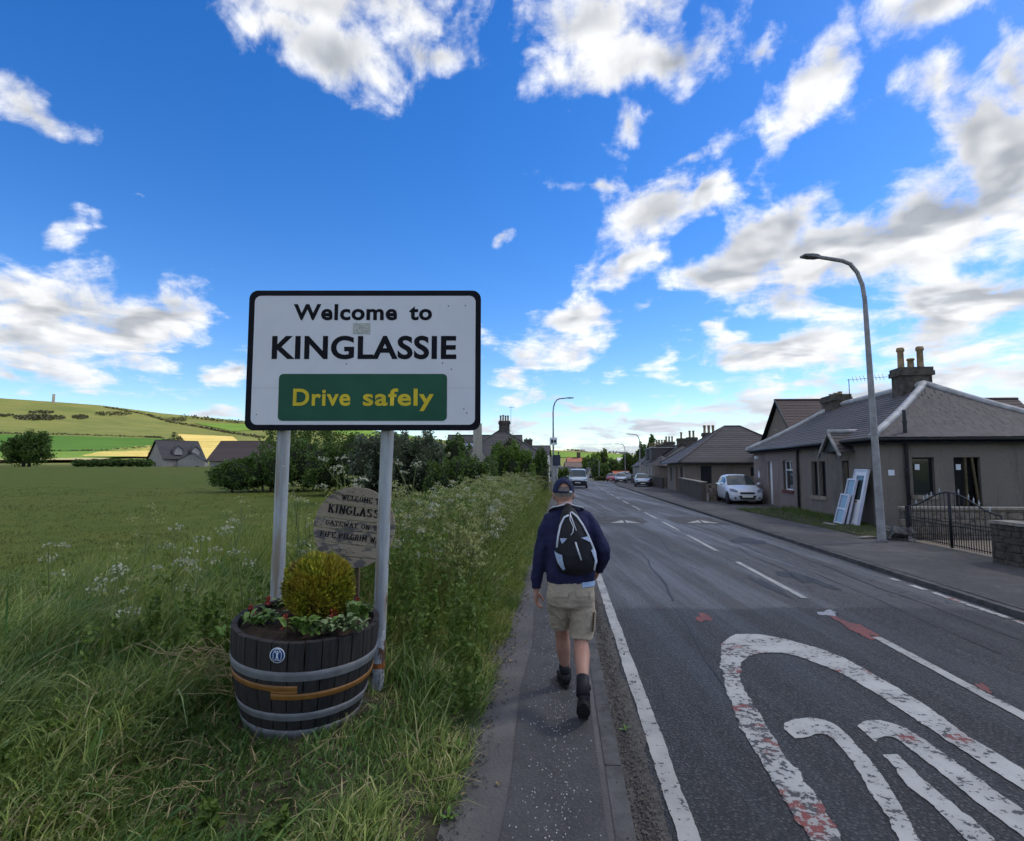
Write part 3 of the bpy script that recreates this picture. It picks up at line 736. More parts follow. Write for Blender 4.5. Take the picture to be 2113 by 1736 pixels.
def roof_plane(mb, e0, e1, r0, r1, n, bell=0.0, lift=.018):
    """overlapping courses between an eave e0-e1 and a ridge r0-r1"""
    e0, e1, r0, r1 = map(Vector, (e0, e1, r0, r1)); nr = (e1-e0).cross(r0-e0 if (r0-e0).length > .01 else r1-e0).normalized()
    if nr.z < 0: nr = -nr
    def pt(a, b, t): p = a.lerp(b, t); p.z -= bell*math.sin(math.pi*min(1, t))*(b.z-a.z); return p
    for k in range(n):
        t0, t1 = k/n, min(1., (k+1.15)/n)
        q = [pt(e0, r0, t0)+nr*lift, pt(e1, r1, t0)+nr*lift, pt(e1, r1, t1), pt(e0, r0, t1)]
        lo = [pt(e0, r0, t0)-nr*.004, pt(e1, r1, t0)-nr*.004]
        mb.add(q+lo, [(0, 1, 2, 3), (4, 5, 1, 0)])
    return nr

def house(name, label, P0, rz, Lx, Wy, eave, rise, roof, mw, mr, ops=None, over=.3, courses=16, bell=0.0, faces='SWEN', flash=None, cat='house', group=None, gutter=True, cap=None):
    t = thing(name, label, cat, P0, rz, group); ops = ops or {}
    cs = {'S': ((0, 0), (Lx, 0)), 'E': ((Lx, 0), (Lx, Wy)), 'N': ((Lx, Wy), (0, Wy)), 'W': ((0, Wy), (0, 0))}
    b = MB(); frames = {}
    for f in faces:
        oo = ops.get(f, [])
        w, fr = wall_face(*cs[f], eave, oo); b.add(w.v, w.f); frames[f] = fr
    ze, zt = eave, eave+rise; x0, x1, y0, y1 = -over, Lx+over, -over, Wy+over
    if roof == 'gx': b.add([(0, 0, ze), (0, Wy, ze), (0, Wy/2, zt-.05)], [(0, 1, 2)]); b.add([(Lx, 0, ze), (Lx, Wy, ze), (Lx, Wy/2, zt-.05)], [(0, 1, 2)])
    if roof == 'gy': b.add([(0, 0, ze), (Lx, 0, ze), (Lx/2, 0, zt-.05)], [(0, 1, 2)]); b.add([(0, Wy, ze), (Lx, Wy, ze), (Lx/2, Wy, zt-.05)], [(0, 1, 2)])
    b.build('wall', mw, t)
    for f in faces:
        for o_ in ops.get(f, []):
            opening(t, frames[f], o_)
            if len(o_) > 5 and o_[5] is not None: sill(t, frames[f], o_, o_[5])
    r = MB(); z = ze-over*rise/(min(Lx, Wy)/2)*.5; rr = []
    if roof == 'hip':
        if Wy >= Lx: A, B = (Lx/2, Lx/2, zt), (Lx/2, Wy-Lx/2, zt)
        else: A, B = (Wy/2, Wy/2, zt), (Lx-Wy/2, Wy/2, zt)
        c = [(x0, y0, z), (x1, y0, z), (x1, y1, z), (x0, y1, z)]
        if Wy >= Lx: pl = [(c[0], c[1], A, A), (c[1], c[2], A, B), (c[2], c[3], B, B), (c[3], c[0], B, A)]; hips = [(c[0], A), (c[1], A), (c[2], B), (c[3], B), (A, B)]
        else: pl = [(c[0], c[1], A, B), (c[1], c[2], B, B), (c[2], c[3], B, A), (c[3], c[0], A, A)]; hips = [(c[0], A), (c[1], B), (c[2], B), (c[3], A), (A, B)]
    elif roof == 'gx':
        A, B = (x0, Wy/2, zt), (x1, Wy/2, zt); pl = [((x0, y0, z), (x1, y0, z), A, B), ((x1, y1, z), (x0, y1, z), B, A)]; hips = [(A, B)]
    else:
        A, B = (Lx/2, y0, zt), (Lx/2, y1, zt); pl = [((x1, y0, z), (x1, y1, z), A, B), ((x0, y1, z), (x0, y0, z), B, A)]; hips = [(A, B)]
    for q in pl: roof_plane(r, *q, courses, bell)
    ro = r.build('roof', mr, t)
    # underside so that the eaves are closed
    u = MB()
    for q in pl: u.add([Vector(p)-Vector((0, 0, .05+bell*rise*1.6)) for p in q], [(0, 1, 2, 3)] if (Vector(q[2])-Vector(q[3])).length > .01 else [(0, 1, 2)])
    u.build('soffit', M_DARKW, t)
    fm = flash or mr; rg = MB()
    for a, b_ in hips:
        a, b_ = Vector(a), Vector(b_); n = 9
        rg.tube([a.lerp(b_, k/n)+Vector((0, 0, .03-bell*math.sin(math.pi*k/n)*(b_.z-a.z))) for k in range(n+1)], .075 if flash is None else .125, 6)
    rg.build('ridge_capping', fm, ro)
    if gutter:
        g = MB()
        for q in pl:
            a, b_ = Vector(q[0]), Vector(q[1]); g.tube([a+Vector((0, 0, -.05)), b_+Vector((0, 0, -.05))], .055, 6)
        g.build('gutter', M_GUT, t)
    return t, frames, ro
def chimney(parent, c, sx, sy, z0, z1, pots, m=M_SOOT, ph=.5, pr=.12, cope=True):
    b = MB().bx(c[0]-sx/2, c[0]+sx/2, c[1]-sy/2, c[1]+sy/2, z0, z1)
    if cope: b.bx(c[0]-sx/2-.07, c[0]+sx/2+.07, c[1]-sy/2-.07, c[1]+sy/2+.07, z1-.30, z1-.14); b.bx(c[0]-sx/2-.04, c[0]+sx/2+.04, c[1]-sy/2-.04, c[1]+sy/2+.04, z1-.139, z1)
    o = b.build('chimney', m, parent)
    for i in range(len(pots)):
        px, py, k = pots[i]
        MB().lathe([(pr*.95, 0), (pr*.85, .1), (pr*.8, ph*k*.8), (pr*1.05, ph*k*.82), (pr*1.05, ph*k*.92), (pr*.9, ph*k), (pr*.6, ph*k), (pr*.6, ph*k-.1)], 12, (c[0]+px, c[1]+py, z1)).build('chimney_pot', M_POT, o)
    return o

# --- the near pair of cottages (one grey, one pinkish) on the right
CP = Vector((11.2, 17.5, .05)); CA = math.atan2(-.137, .99); CL, CW, CE, CR = 6.0, 13.6, 2.82, 1.92
def u_front(px):                   # distance along the front wall for a picture column
    k = (px-1056.5)/FOC; return (k*17.5-11.2)/(.137-.99*k)
def front(p0, p1): a, b = sorted((u_front(p0), u_front(p1))); return a, b
def sidex(px): k = (px-1056.5)/FOC; return (k*17.5-11.2)/(.99+.137*k)
d0, d1 = front(1735, 1749); w0, w1 = front(1672, 1701); pj = u_front(1648); pw0, pw1 = front(1614, 1634); pd0, pd1 = front(1583, 1592)
rev = lambda a, b: (CW-b, CW-a)    # the west wall is laid out from its far end
wm = (w0+w1)/2
s1a, s1b = sidex(1880), sidex(1925); s2a, s2b = sidex(1965), sidex(2020)
ops = {'S': [(s1a, s1b, 1.0, 2.13, 'win_black', M_STONE), (s2a, s2b, .45, 2.13, 'hole')],
       'W': [(*rev(pw0, pw1), .80, 2.12, 'none'), (*rev(pd0, pd1), .0, 2.1, 'none'), (*rev(d0, d1), .02, 2.05, 'hole'), (*rev(wm+.08, w1), .72, 2.05, 'win_black', M_STONE), (*rev(w0, wm-.08), .72, 2.05, 'win_black', M_STONE)]}
cot, cfr, croof = house('stone_cottage', 'grey roughcast cottage with slate hip roof beside the iron gate', CP, CA, CL, CW, CE, CR, 'hip', M_HARL, M_SLATE, {'S': ops['S'], 'W': ops['W']}, .28, 20, .045, 'SWEN', M_LEAD)
# far half of the row is a separate house with a pinkish coat, 12 mm proud of the shared wall
pk = thing('pink_cottage', 'pinkish roughcast cottage with white door at the far end of the slate row', 'house', CP, CA)
A_, B_ = (-.012, CW+.012), (-.012, pj)
pops = [(CW+.012-pw1, CW+.012-pw0, .80, 2.12, 'win_split', M_REDW), (CW+.012-pd1, CW+.012-pd0, .0, 2.1, 'door_white')]
wb, wfr = wall_face(A_, B_, CE-.02, pops); wb.build('wall', M_PINK, pk)
MB().bx(0, CL, CW+.002, CW+.014, -.4, CE-.02).build('wall', M_PINK, pk)
for o_ in pops:
    opening(pk, wfr, o_)
    if len(o_) > 5: sill(pk, wfr, o_, o_[5])
MB().bx(-.16, -.012, CW-.95, CW-.75, 2.25, 2.4).build('door_lamp', M_UPVC, pk)
dp = MB().bx(-.03, -.013, 0, .24, 0, .26).bx(-.03, -.013, .07, .17, .26, .36); dpl = dp.build('number_plaque', M_PAPER, pk, loc=(0, u_front(1566), 1.28))
def downpipe(parent, x, y, z0, z1, r=.045, kink=0):
    b = MB().tube([(x, y, z0), (x, y, z1-.25), (x+kink*.5, y, z1-.12), (x+kink, y, z1)], r, 8)
    for z in (z0+.35, (z0+z1)/2, z1-.4): b.lathe([(r*1.35, 0), (r*1.35, .06)], 10, (x, y, z))
    return b.build('downpipe', M_GUT, parent)
downpipe(cot, -.07, pj+.05, -.1, CE-.05); 
sp = sidex(1866); downpipe(cot, sp, -.08, -.1, CE+.75, .055)
MB().bx(sp-.15, sp+.02, -.02, -.008, 1.58, 1.75).build('meter_box', M_PAPER, cot, loc=(-.35, 0, .0))
for (sa, zz) in ((s1a+.12, 1.75), (s2a+.12, 1.75)): MB().bx(sa, sa+.13, .10, .112, zz, zz+.17).build('window_label', M_PAPER, cot)
MB().bx(s2b-.42, s2b-.36, .02, .08, .4, 2.2).box((s2b-.12, .06, 1.3), (.06, .05, 1.75), Euler((0, R(-5), 0)).to_matrix()).build('timber_prop', M_OLDW, cot)
MB().bx(s1a, s1b, -.005, .05, .94, 1.06).build('inner_shelf', M_BLACK, cot)
# the big gable chimney
chimney(cot, (CL/2-.02, 3.75), 1.02, .7, CE+1.2, CE+CR+.70, [(-.33, 0, 1.25), (0, 0, .6), (.33, 0, 1.3)], M_SOOT, .62, .125)
chimney(cot, (CL/2, CW-3.2), .7, 1.5, CE+1.2, CE+CR+.5, [(0, -.5, .3), (0, 0, .3), (0, .5, .3)], M_SOOT, .5, .11)
# TV aerial
ae = MB().tube([(CL/2, 8.9, CE+CR), (CL/2, 8.9, CE+CR+1.1)], .018, 5).tube([(CL/2-.1, 8.9, CE+CR+1.05), (CL/2+1.5, 8.6, CE+CR+1.12)], .012, 4)
for k in range(9): ae.tube([(CL/2+.1+.16*k, 8.6+.05, CE+CR+.93+.01*k), (CL/2+.1+.16*k, 8.6+.2, CE+CR+1.2+.01*k)], .008, 4)
ae.build('aerial', M_GUT, cot)
# gabled timber hood over the door
dc = (d0+d1)/2
hood = thing('door_hood', 'small gabled slate hood on timber brackets over the cottage door', 'porch hood', CP, CA)
h = MB(); hz, hp, hw = 2.32, .5, .80
for s in (-1, 1): roof_plane(h, (-hp, dc+s*hw, hz), (.7, dc+s*hw, hz), (-hp, dc, hz+.72), (.7, dc, hz+.72), 6)
h.build('roof', M_SLATE, hood)
MB().tube([(-hp-.02, dc, hz+.75), (.8, dc, hz+.75)], .07, 6).build('ridge_capping', M_LEAD, hood)
b = MB()
for s in (-1, 1):
    b.tube([(-hp-.02, dc+s*(hw+.12), hz-.14), (-hp-.02, dc, hz+.70)], .06, 4, smooth=False)
    b.tube([(-.0, dc+s*hw*.85, hz), (-hp, dc+s*hw*.85, hz)], .05, 4, smooth=False)
b.build('bargeboard', pm('weathered_board', (.30, .29, .28), .85, .4, 6, .4, 30), hood)
MB().add([(-hp+.06, dc-hw*.9, hz+.05), (-hp+.06, dc+hw*.9, hz+.05), (-hp+.06, dc, hz+.64)], [(0, 1, 2)]).build('gable_panel', M_DARKW, hood)
MB().bx(.02, .06, d0+.15, d0+.3, .02, 2.0).build('door_post', M_OLDW, cot)
# slates laid one by one on the near hip
sl = MB().bx(-.128, .128, -.15, .15, 0, .011); slm = sl.mesh('slate'); slm.materials.append(M_SLATE)
ov = .28; zed = CE-ov*CR/3*.5; E0 = Vector((-ov, -ov, zed)); E1 = Vector((CL+ov, -ov, zed)); AP = Vector((CL/2, CL/2, CE+CR)); cnt = 0; rest = MB()
for k in range(21):
    t = (k+.55)/21.5
    def ptz(p): q = p.lerp(AP, t); q.z -= .045*math.sin(math.pi*t)*(AP.z-p.z); return q
    a, b_ = ptz(E0), ptz(E1); L_ = (b_-a).length; n = int(L_/.262); rsh = random.uniform(-.4, .4)
    slope = math.atan2(CR+.09, CL/2+ov)*(1-.24*math.cos(math.pi*t)*.6)
    for i in range(n):
        q = a.lerp(b_, (i+.5+rsh)/n)+Vector((0, -.012, .028)); rt = (slope+random.gauss(.03, .012), random.gauss(0, .012), random.gauss(0, .012))
        if cnt < 300: ob('slate', slm, None, croof, q, rt)
        else:
            m_ = Euler(rt).to_matrix(); rest.add([m_ @ Vector(v)+q for v in sl.v], sl.f)
        cnt += 1
ss = rest.build('slates', M_SLATE, croof); ss['kind'] = 'stuff'

# --- tall brown-tiled house behind
bp = at(1596, 975, 39.6)+Vector((.32, 0, 0)); ridge_z = EYE+(963-826)/FOC*39.5
bh, _, _ = house('tiled_house', 'tall house with brown tiled gable roof behind the slate cottages', (bp.x, 36, -.2), R(-3), 15.6, 7.0, 3.1, ridge_z-3.1+.2, 'gx', M_TAN, M_BROWN, {'W': [(2.8, 3.8, 3.0-.6, 3.0, 'win_dark')]}, .3, 18)
MB().tube([(-.3, -.32, 2.75), (-.3, 3.5, ridge_z+.24)], .06, 4).build('bargeboard', M_DARKW, bh)
MB().lathe([(.0, 0), (.13, .02)], 12, (-.34, 3.4, 4.6)).build('wall_vent', M_PAPER, bh)

# --- hip bungalow next along
q = at(1414, 1010, 43)
bung, bfr, _ = house('hip_bungalow', 'tan bungalow with broad dark hip roof behind the white hatchback', (q.x, 43, -.15), R(-6), 9.2, 8.0, 2.55, 2.75, 'hip', M_TAN, M_SLATE, {'S': [(1.15, 1.95, .75, 2.1, 'win_dark'), (4.75, 5.4, 1.35, 2.0, 'win_dark')], 'W': [(1.5, 2.4, .8, 2.0, 'win_dark'), (4.2, 5.0, .1, 2.1, 'door_red'), (6.0, 7.0, .8, 2.0, 'win_dark')]}, .55, 18)
MB().bx(-.5, 9.7, -.52, -.02, 2.34, 2.42).build('fascia', pm('brown_fascia', (.09, .05, .035), .7, .3, 5), bung)

# --- the further row of cottages on the right
def row_cottage(label, y, off, Lx, Wy, eave, rise, mw, mr, chim, ops=None, roof='gy', name='row_cottage'):
    x = Xc(y)+off
    t, fr, ro = house(name, label, (x, y, Zr(y)-.05), -math.atan(.0843+.001*max(0, y-28)), Lx, Wy, eave, rise, roof, mw, mr, ops, .22, 12, 0, group='cottages further along the right of the road')
    for (cy, w, n) in chim: chimney(t, (Lx/2, cy), w, .65, eave+rise-1.0, eave+rise+.75, [((i-(n-1)/2)*.40, 0, 1.25) for i in range(n)], M_SOOT, .6, .14)
    return t, fr
c3, f3 = row_cottage('low cottage with pyramid porch and three tall chimney pots past the bungalow', 55, 7.2, 6.5, 9.5, 2.5, 2.1, M_TAN, M_SLATE, [(.5, 1.2, 3), (8.8, 1.1, 2)], {'S': [(1.0, 1.9, .8, 2.0, 'win')], 'W': [(1, 2, .8, 2, 'win'), (4, 4.9, 0, 2.05, 'door_red'), (6.5, 7.5, .8, 2, 'win')]})
MB().lathe([(1.5, 2.2), (.9, 2.55), (.05, 3.2)], 4, (-.9, 3.0, 0), smooth=False).build('porch_roof', M_SLATE, c3); MB().bx(-1.7, -.02, 2.2, 3.9, -.1, 2.25).build('porch', M_TAN, c3)
c4, f4 = row_cottage('cottage with dark boxy slate dormer on its roof front', 69, 7.0, 6.5, 11, 2.6, 2.3, M_GREYW, M_SLATE, [(.5, 1.0, 1), (10.4, 1.4, 3)], {'S': [(1.2, 2.1, .8, 2.0, 'win')], 'W': [(1.5, 2.5, .8, 2, 'win'), (5, 5.9, 0, 2.05, 'door_white'), (8, 9, .8, 2, 'win')]})
for yy in (2.2, 7.0):
    MB().prism([(-.1, 3.0), (2.9, 4.75), (-.1, 4.55)], 'y', yy, yy+3.0).build('dormer', M_DARKT, c4); MB().bx(-.2, 2.9, yy-.1, yy+3.1, 4.56, 4.66).build('dormer_roof', M_LEAD, c4)
c5, f5 = row_cottage('farthest slate cottage of the right-hand row with white dish on its wall', 86, 6.6, 6.5, 14, 2.6, 2.4, M_GREYW, M_SLATE, [(.5, 1.4, 4), (13.2, 1.2, 3)], {'S': [(.8, 1.5, .8, 2.0, 'win'), (4.2, 5.0, .8, 2, 'win')], 'W': [(1.5, 2.5, .8, 2, 'win'), (6, 7, 0, 2.05, 'door'), (10, 11, .8, 2, 'win')]})
MB().lathe([(0, .1), (.2, .07), (.33, 0)], 14, (0, 0, 0)).build('satellite_dish', M_UPVC, c5, loc=(2.2, -.25, 2.3), rot=(R(80), 0, 0))

# --- houses on the left of the road
lp = at(950, 990, 52)
lh, lf, _ = house('gabled_house', 'house with ribbed hip roof and cream chimney breast above the hedge', (lp.x, 52, -.2), R(2), 7.6, 7.6, 3.0, 2.75, 'hip', M_CREAM, M_DARKT, None, .3, 14)
cb = MB(); zc0 = 2.4
cxm = at(985, 990, 52).x-lp.x
cb.prism([(cxm-1.05, -.4), (cxm+1.05, -.4), (cxm+1.05, 2.4), (cxm+.42, 3.4), (cxm+.38, 6.0), (cxm-.38, 6.0), (cxm-.42, 3.4), (cxm-1.05, 2.4)], 'y', -.45, -.02); cb.build('chimney_breast', M_CREAM, lh)
chimney(lh, (4.05, 3.8), 1.05, .7, 4.9, 6.55, [(-.36, 0, 1), (-.12, 0, 1.1), (.12, 0, 1), (.36, 0, 1)], M_SOOT, .55, .10)
MB().tube([(4.7, 3.8, 5.5), (4.7, 3.8, 8.0)], .02, 4).tube([(4.5, 3.8, 7.9), (5.0, 3.8, 7.9)], .02, 4).build('aerial', M_GUT, lh)
sp_ = at(925, 985, 70)
sh, _, _ = house('solar_house', 'low slate roof with pale solar panels left of the cream chimney', (sp_.x, 70, -.3), R(3), 9, 7, 3.0, 3.2, 'gx', M_GREYW, M_DARKT, None, .3, 10)
for k in range(2):
    a = math.atan2(3.2, 3.5); ob('solar_panel', MB().bx(-.75, .75, -.5, .5, 0, .04).mesh('solar_panel'), pm('solar_glass', (.30, .36, .46), .15, .2, 2), sh, (1.6+1.7*k, 1.75, 4.75), (a, 0, 0))
l2 = at(1076, 985, 88)
gh, _, _ = house('grey_house', 'grey gabled house with stubby chimney beyond the bright green bushes', (l2.x, 88, -.6), R(-6), 4.0, 9, 4.4, 1.4, 'gx', M_WHITEW, M_DARKT, {'E': [(2, 3, 1, 2.2, 'win')]}, .3, 8)
chimney(gh, (.7, 4.5), 1.3, .7, 5.0, 6.9, [(-.3, 0, .6), (.3, 0, .6)], M_SOOT, .4, .13)
l3 = at(1122, 985, 105)
house('slate_cottage', 'small slate roofed cottage behind the black display board', (l3.x, 105, -.9), R(-10), 2.4, 9, 2.8, 1.9, 'gy', M_GREYW, M_SLATE, {'S': [(.8, 1.5, .8, 2, 'win')]}, .2, 8)

# --- the village at the foot of the street
def far_house(label, u0, u1, v_e, v_r, y, mw, mr, roof='gx', rz=0, dep=8.):
    a = at(u0, v_e, y); b = at(u1, v_e, y); zr_ = at(u0, v_r, y+dep/2).z; g = land_z((a.x+b.x)/2, y)-.3
    t, fr, ro = house('village_house', label, (a.x, y, g), R(rz), b.x-a.x, dep, a.z-g, zr_-a.z, roof, mw, mr, {'S': [((b.x-a.x)*.2, (b.x-a.x)*.2+1.2, a.z-g-2.0, a.z-g-.7, 'win'), ((b.x-a.x)*.65, (b.x-a.x)*.65+1.2, a.z-g-2.0, a.z-g-.7, 'win')]}, .3, 8, group='village houses at the foot of the street', gutter=False)
    return t, a.z-g, zr_-g, b.x-a.x
v1 = far_house('village house with long brown roof, lowest of the red and brown roofs', 1168, 1226, 964, 954, 215, M_TAN, M_BROWN)
v2 = far_house('village house with dull red roof and dark chimney', 1172, 1207, 955, 944, 255, M_GREYW, M_REDT)
chimney(v2[0], (5.2, 4), 1.6, .9, v2[2]-1, v2[2]+2.2, [(-.4, 0, 1), (.4, 0, 1)], M_SOOT)
v3 = far_house('grey stone village house with gable to the street', 1186, 1210, 975, 965, 175, M_GREYW, M_SLATE, 'gy', 0, 12)
v4 = far_house('village cottage with pale gable right of the road end', 1212, 1226, 975, 965, 190, M_CREAM, M_SLATE, 'gy', 0, 10)
v5 = far_house('dark roofed village cottage left of the road end', 1163, 1184, 973, 964, 165, M_GREYW, M_DARKT, 'gx', 0, 9)
v6 = far_house('distant brown roofed village house among trees right of the road', 1224, 1250, 964, 957, 260, M_CREAM, M_BROWN)
v7 = far_house('distant cream village house above the dark hedge', 1300, 1318, 951, 944, 330, M_CREAM, M_BROWN)
v8 = far_house('distant white village house with pale roof above the dark hedge', 1276, 1288, 950, 945, 330, M_WHITEW, M_LEAD)
v9 = far_house('distant tan village house, rightmost above the dark hedge', 1320, 1345, 953, 946, 320, M_TAN, M_BROWN)
v10 = far_house('low outbuilding with bright orange roof behind the parked cars', 1273, 1304, 985, 973, 118, M_DARKW, M_ORANGE)

# --- farm houses across the field
def ground_at(x, y): return land_z(x, y)
fp = at(306, 957, 122)
fz = ground_at(fp.x, 122)-.35
zr_f = at(345, 911, 125).z-fz; ze_f = at(304, 946, 122).z-fz
farm, ff, _ = house('dormer_farmhouse', 'stone farmhouse with dark roof and two dormers across the field', (fp.x, 122, fz), R(-38), 7.6, 8.0, max(1.6, ze_f), zr_f-ze_f, 'gy', M_GREYW, M_DARKT, {'S': [(2.9, 3.9, .3, 1.2, 'win_dark')]}, .35, 12)
for yy in (2.2, 5.6):
    MB().prism([(yy, ze_f+.7), (yy+1.5, ze_f+.7), (yy+1.5, ze_f+1.7), (yy+.75, ze_f+2.5), (yy, ze_f+1.7)], 'x', 5.4, 7.4).build('dormer', M_GREYW, farm)
    d_ = MB()
    for s in (0, 1): d_.add([(5.0, yy+.75, ze_f+2.6), (7.6, yy+.75, ze_f+2.6), (7.6, yy+(-.25 if s else 1.75), ze_f+1.6), (5.0, yy+(-.25 if s else 1.75), ze_f+1.6)], [(0, 1, 2, 3)])
    d_.build('dormer_roof', M_DARKT, farm)
gp_ = at(366, 957, 116); gz = ground_at(gp_.x, 116)-.35; ge = at(366, 950, 116).z-gz; gr = at(390, 935, 117).z-gz
house('farm_garage', 'low stone garage with gable in front of the dormer farmhouse', (gp_.x, 116, gz), R(22), 4.9, 6.0, ge, gr-ge, 'gy', M_GREYW, M_DARKT, {'W': [(1.4, 3.0, .35, .8, 'win_black')], 'S': [(3.2, 3.9, .2, .5, 'win_black')]}, .25, 10)
bp_ = at(432, 958, 108); bz = ground_at(bp_.x, 108)-.3; be = at(430, 949, 108).z-bz; br = at(446, 911, 112).z-bz
house('brown_roof_bungalow', 'long bungalow with plain brown tiled roof behind the dark bushes', (bp_.x, 108, bz), R(-4), 17, 8.4, be, br-be, 'gx', M_GREYW, M_BROWN, {'S': [(.8, 1.9, .0, .75, 'win'), (2.2, 3.2, .0, .75, 'win')]}, .5, 18)

# --- monument tower on the hill
tw = on_hill(110, 832); tw_top = EYE+(963-814.5)/FOC*tw.y; s_ = 5.*tw.y/FOC
tow = thing('hill_tower', 'square stone monument tower on the crest of the hill', 'tower', (tw.x, tw.y, tw.z-2), R(-38))
hh = max(8, tw_top-tw.z+2)
MB().prism([(-s_*.42, 0), (s_*.42, 0), (s_*.33, hh), (-s_*.33, hh)], 'y', -s_*.4, s_*.4).build('shaft', pm('red_sandstone', (.27, .225, .20), .95, .3, .2, obj=False), tow)
MB().bx(-s_*.36, s_*.36, -s_*.43, s_*.43, hh, hh+hh*.05).build('parapet', M_SOOT, tow)

# ------------------------------------------------------------------ right-hand frontage: gate, walls, leaning doors
WD = Vector((.137, .99, 0)).normalized(); WN = Vector((.99, -.137, 0)).normalized()
M_IRON = pm('wrought_iron', (.016, .016, .019), .5, .35, 9); M_SILV = pm('silver_paint', (.42, .45, .47), .45, .3, 20)
G0 = Vector((9.96, 14.5, .06)); G1 = Vector((9.70, 11.42, .06)); gl = (G1-G0).length
gate = thing('iron_gate', 'black wrought iron double gate with arched top and silver finials', 'gate', G0, math.atan2(G1.y-G0.y, G1.x-G0.x))
gt = lambda s: .86+.40*.5*(1+math.cos(2*math.pi*(s/gl-.5)))
for lf in (0, 1):
    s0, s1 = (.03, gl/2-.02) if lf == 0 else (gl/2+.02, gl-.03)
    b = MB()
    for s in (s0, s1): b.tube([(s, 0, .03), (s, 0, gt(s))], .022, 6)
    for z in (.10, .52, .60): b.tube([(s0, 0, z), (s1, 0, z)], .013, 4)
    b.tube([(s0+(s1-s0)*k/10, 0, gt(s0+(s1-s0)*k/10)) for k in range(11)], .017, 5)
    fr = b.build('gate_frame', M_IRON, gate)
    n = 10
    for k in range(1, n):
        s = s0+(s1-s0)*k/n; MB().tube([(s, 0, .05), (s, 0, gt(s))], .0085, 5).build('bar', M_IRON, gate)
        if k % 2 == 0 or k in (5,):
            MB().lathe([(.003, 0), (.013, .015), (.007, .04), (.019, .06), (.002, .13)], 7, (s, 0, gt(s)+.005)).build('finial', M_SILV, gate)
    for k in range(n):
        s = s0+(s1-s0)*(k+.5)/n; MB().tube([(s, 0, .05), (s, 0, .58)], .0085, 5).build('dog_bar', M_IRON, gate)
MB().bx(-.06, .03, -.05, .05, -.1, .86).build('gate_post', M_IRON, gate)
M_RUB = pm('rubble_stone', (.185, .155, .125), .95, .45, 7, .9, 26, obj=False); M_MORT = pm('old_mortar', (.11, .095, .08), .95, .3, 9, .5, 30, obj=False); M_COPE = pm('cope_stone', (.26, .235, .20), .9, .3, 6, .5, 30, obj=False)
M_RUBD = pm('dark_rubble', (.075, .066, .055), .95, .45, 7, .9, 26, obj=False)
def stone_wall(label, P, Q, h, th, sw, sh, proud=.02, both=False, cat='wall', cope=True, m=None, name='stone_wall', face=1, ms=None):
    P, Q = Vector(P), Vector(Q); L_ = (Q-P).length; t = thing(name, label, cat, P, math.atan2(Q.y-P.y, Q.x-P.x))
    MB().bx(0, L_, 0, th, -.3, h).build('wall_core', M_MORT if m is None else m, t)
    if sw:
        me = []
        for k in range(5):
            bb = bmesh.new(); bmesh.ops.create_cube(bb, size=1.0); bmesh.ops.bevel(bb, geom=bb.edges[:], offset=.12, segments=1, affect='EDGES')
            for v in bb.verts: v.co += Vector((random.uniform(-.05, .05), random.uniform(-.05, .05), random.uniform(-.05, .05)))
            mm = bpy.data.meshes.new('stone'); bb.to_mesh(mm); bb.free(); mm.materials.append(ms or M_RUB); me.append(mm)
        z = -.05
        while z < h-.03:
            hh = min(sh*random.uniform(.75, 1.25), h-z); s = -random.uniform(0, .15)
            while s < L_:
                w = sw*random.uniform(.6, 1.5); w = min(w, L_-s)
                if w > .06:
                    o = ob('stone', random.choice(me), None, t, (s+w/2, .02 if face == 1 else th-.02, z+hh/2)); o.scale = (w-.015, .09, hh-.015)
                s += w
            z += hh
    if cope:
        n = max(1, int(L_/.95))
        for k in range(n): MB().bx(k*L_/n+.004, (k+1)*L_/n-.004, -.06, th+.05, h+.002, h+.06).build('cope_slab', M_COPE, t)
    return t
stone_wall('low rubble stone wall with flat coping behind the iron gate', (10.12, 14.9, 0), (16.6, 14.35, 0), .80, .25, .34, .17)
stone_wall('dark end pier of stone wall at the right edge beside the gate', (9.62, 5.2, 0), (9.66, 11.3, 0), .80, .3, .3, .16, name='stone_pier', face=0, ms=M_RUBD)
yard = ob('gravel_yard', MB().add([(9.95, 14.6, .062), (16.5, 14.2, .062), (16.5, 10.9, .062), (9.75, 11.4, .062)], [(0, 1, 2, 3)]).mesh('gravel_yard'), pm('yard_gravel', (.24, .20, .155), .95, .4, 60, .8, 90, obj=False)); struct(yard)
# garden walls further along
M_RW = harl('wall_render_dark', (.10, .09, .08), (.07, .064, .058)); M_RW2 = harl('wall_render_brown', (.135, .115, .10), (.095, .083, .074))
wa0 = gp(1458, 1036, .0); wa1 = Vector((Xc(44)+5.6, 44, 0))
stone_wall('rendered garden wall with pale coping in front of the hip bungalow', wa0, wa1, 1.02, .22, 0, 0, m=M_RW2, name='garden_wall')
stone_wall('short rubble return wall beside the white hatchback', wa0+Vector((.24, 0, 0)), wa0+Vector((3.2, .35, 0)), .98, .22, .3, .17, cope=False)
wb0 = Vector((Xc(52)+5.6, 52, -.15)); wb1 = Vector((Xc(63)+5.75, 63, -.25))
stone_wall('dark return wall of the garden beyond the bungalow', wb0+Vector((.24, 0, 0)), wb0+Vector((2.3, 0, 0)), 1.02, .2, 0, 0, m=M_RW, name='garden_wall', cope=False)
stone_wall('plain dark garden wall beyond the bungalow drive', wb0, wb1, 1.05, .22, 0, 0, m=M_RW, name='garden_wall', cope=False)
stone_wall('low brown garden wall in front of the far cottages', (Xc(66)+5.7, 66, -.3), (Xc(84)+5.4, 84, -.5), .95, .2, 0, 0, m=M_RW2, name='garden_wall', cope=False)
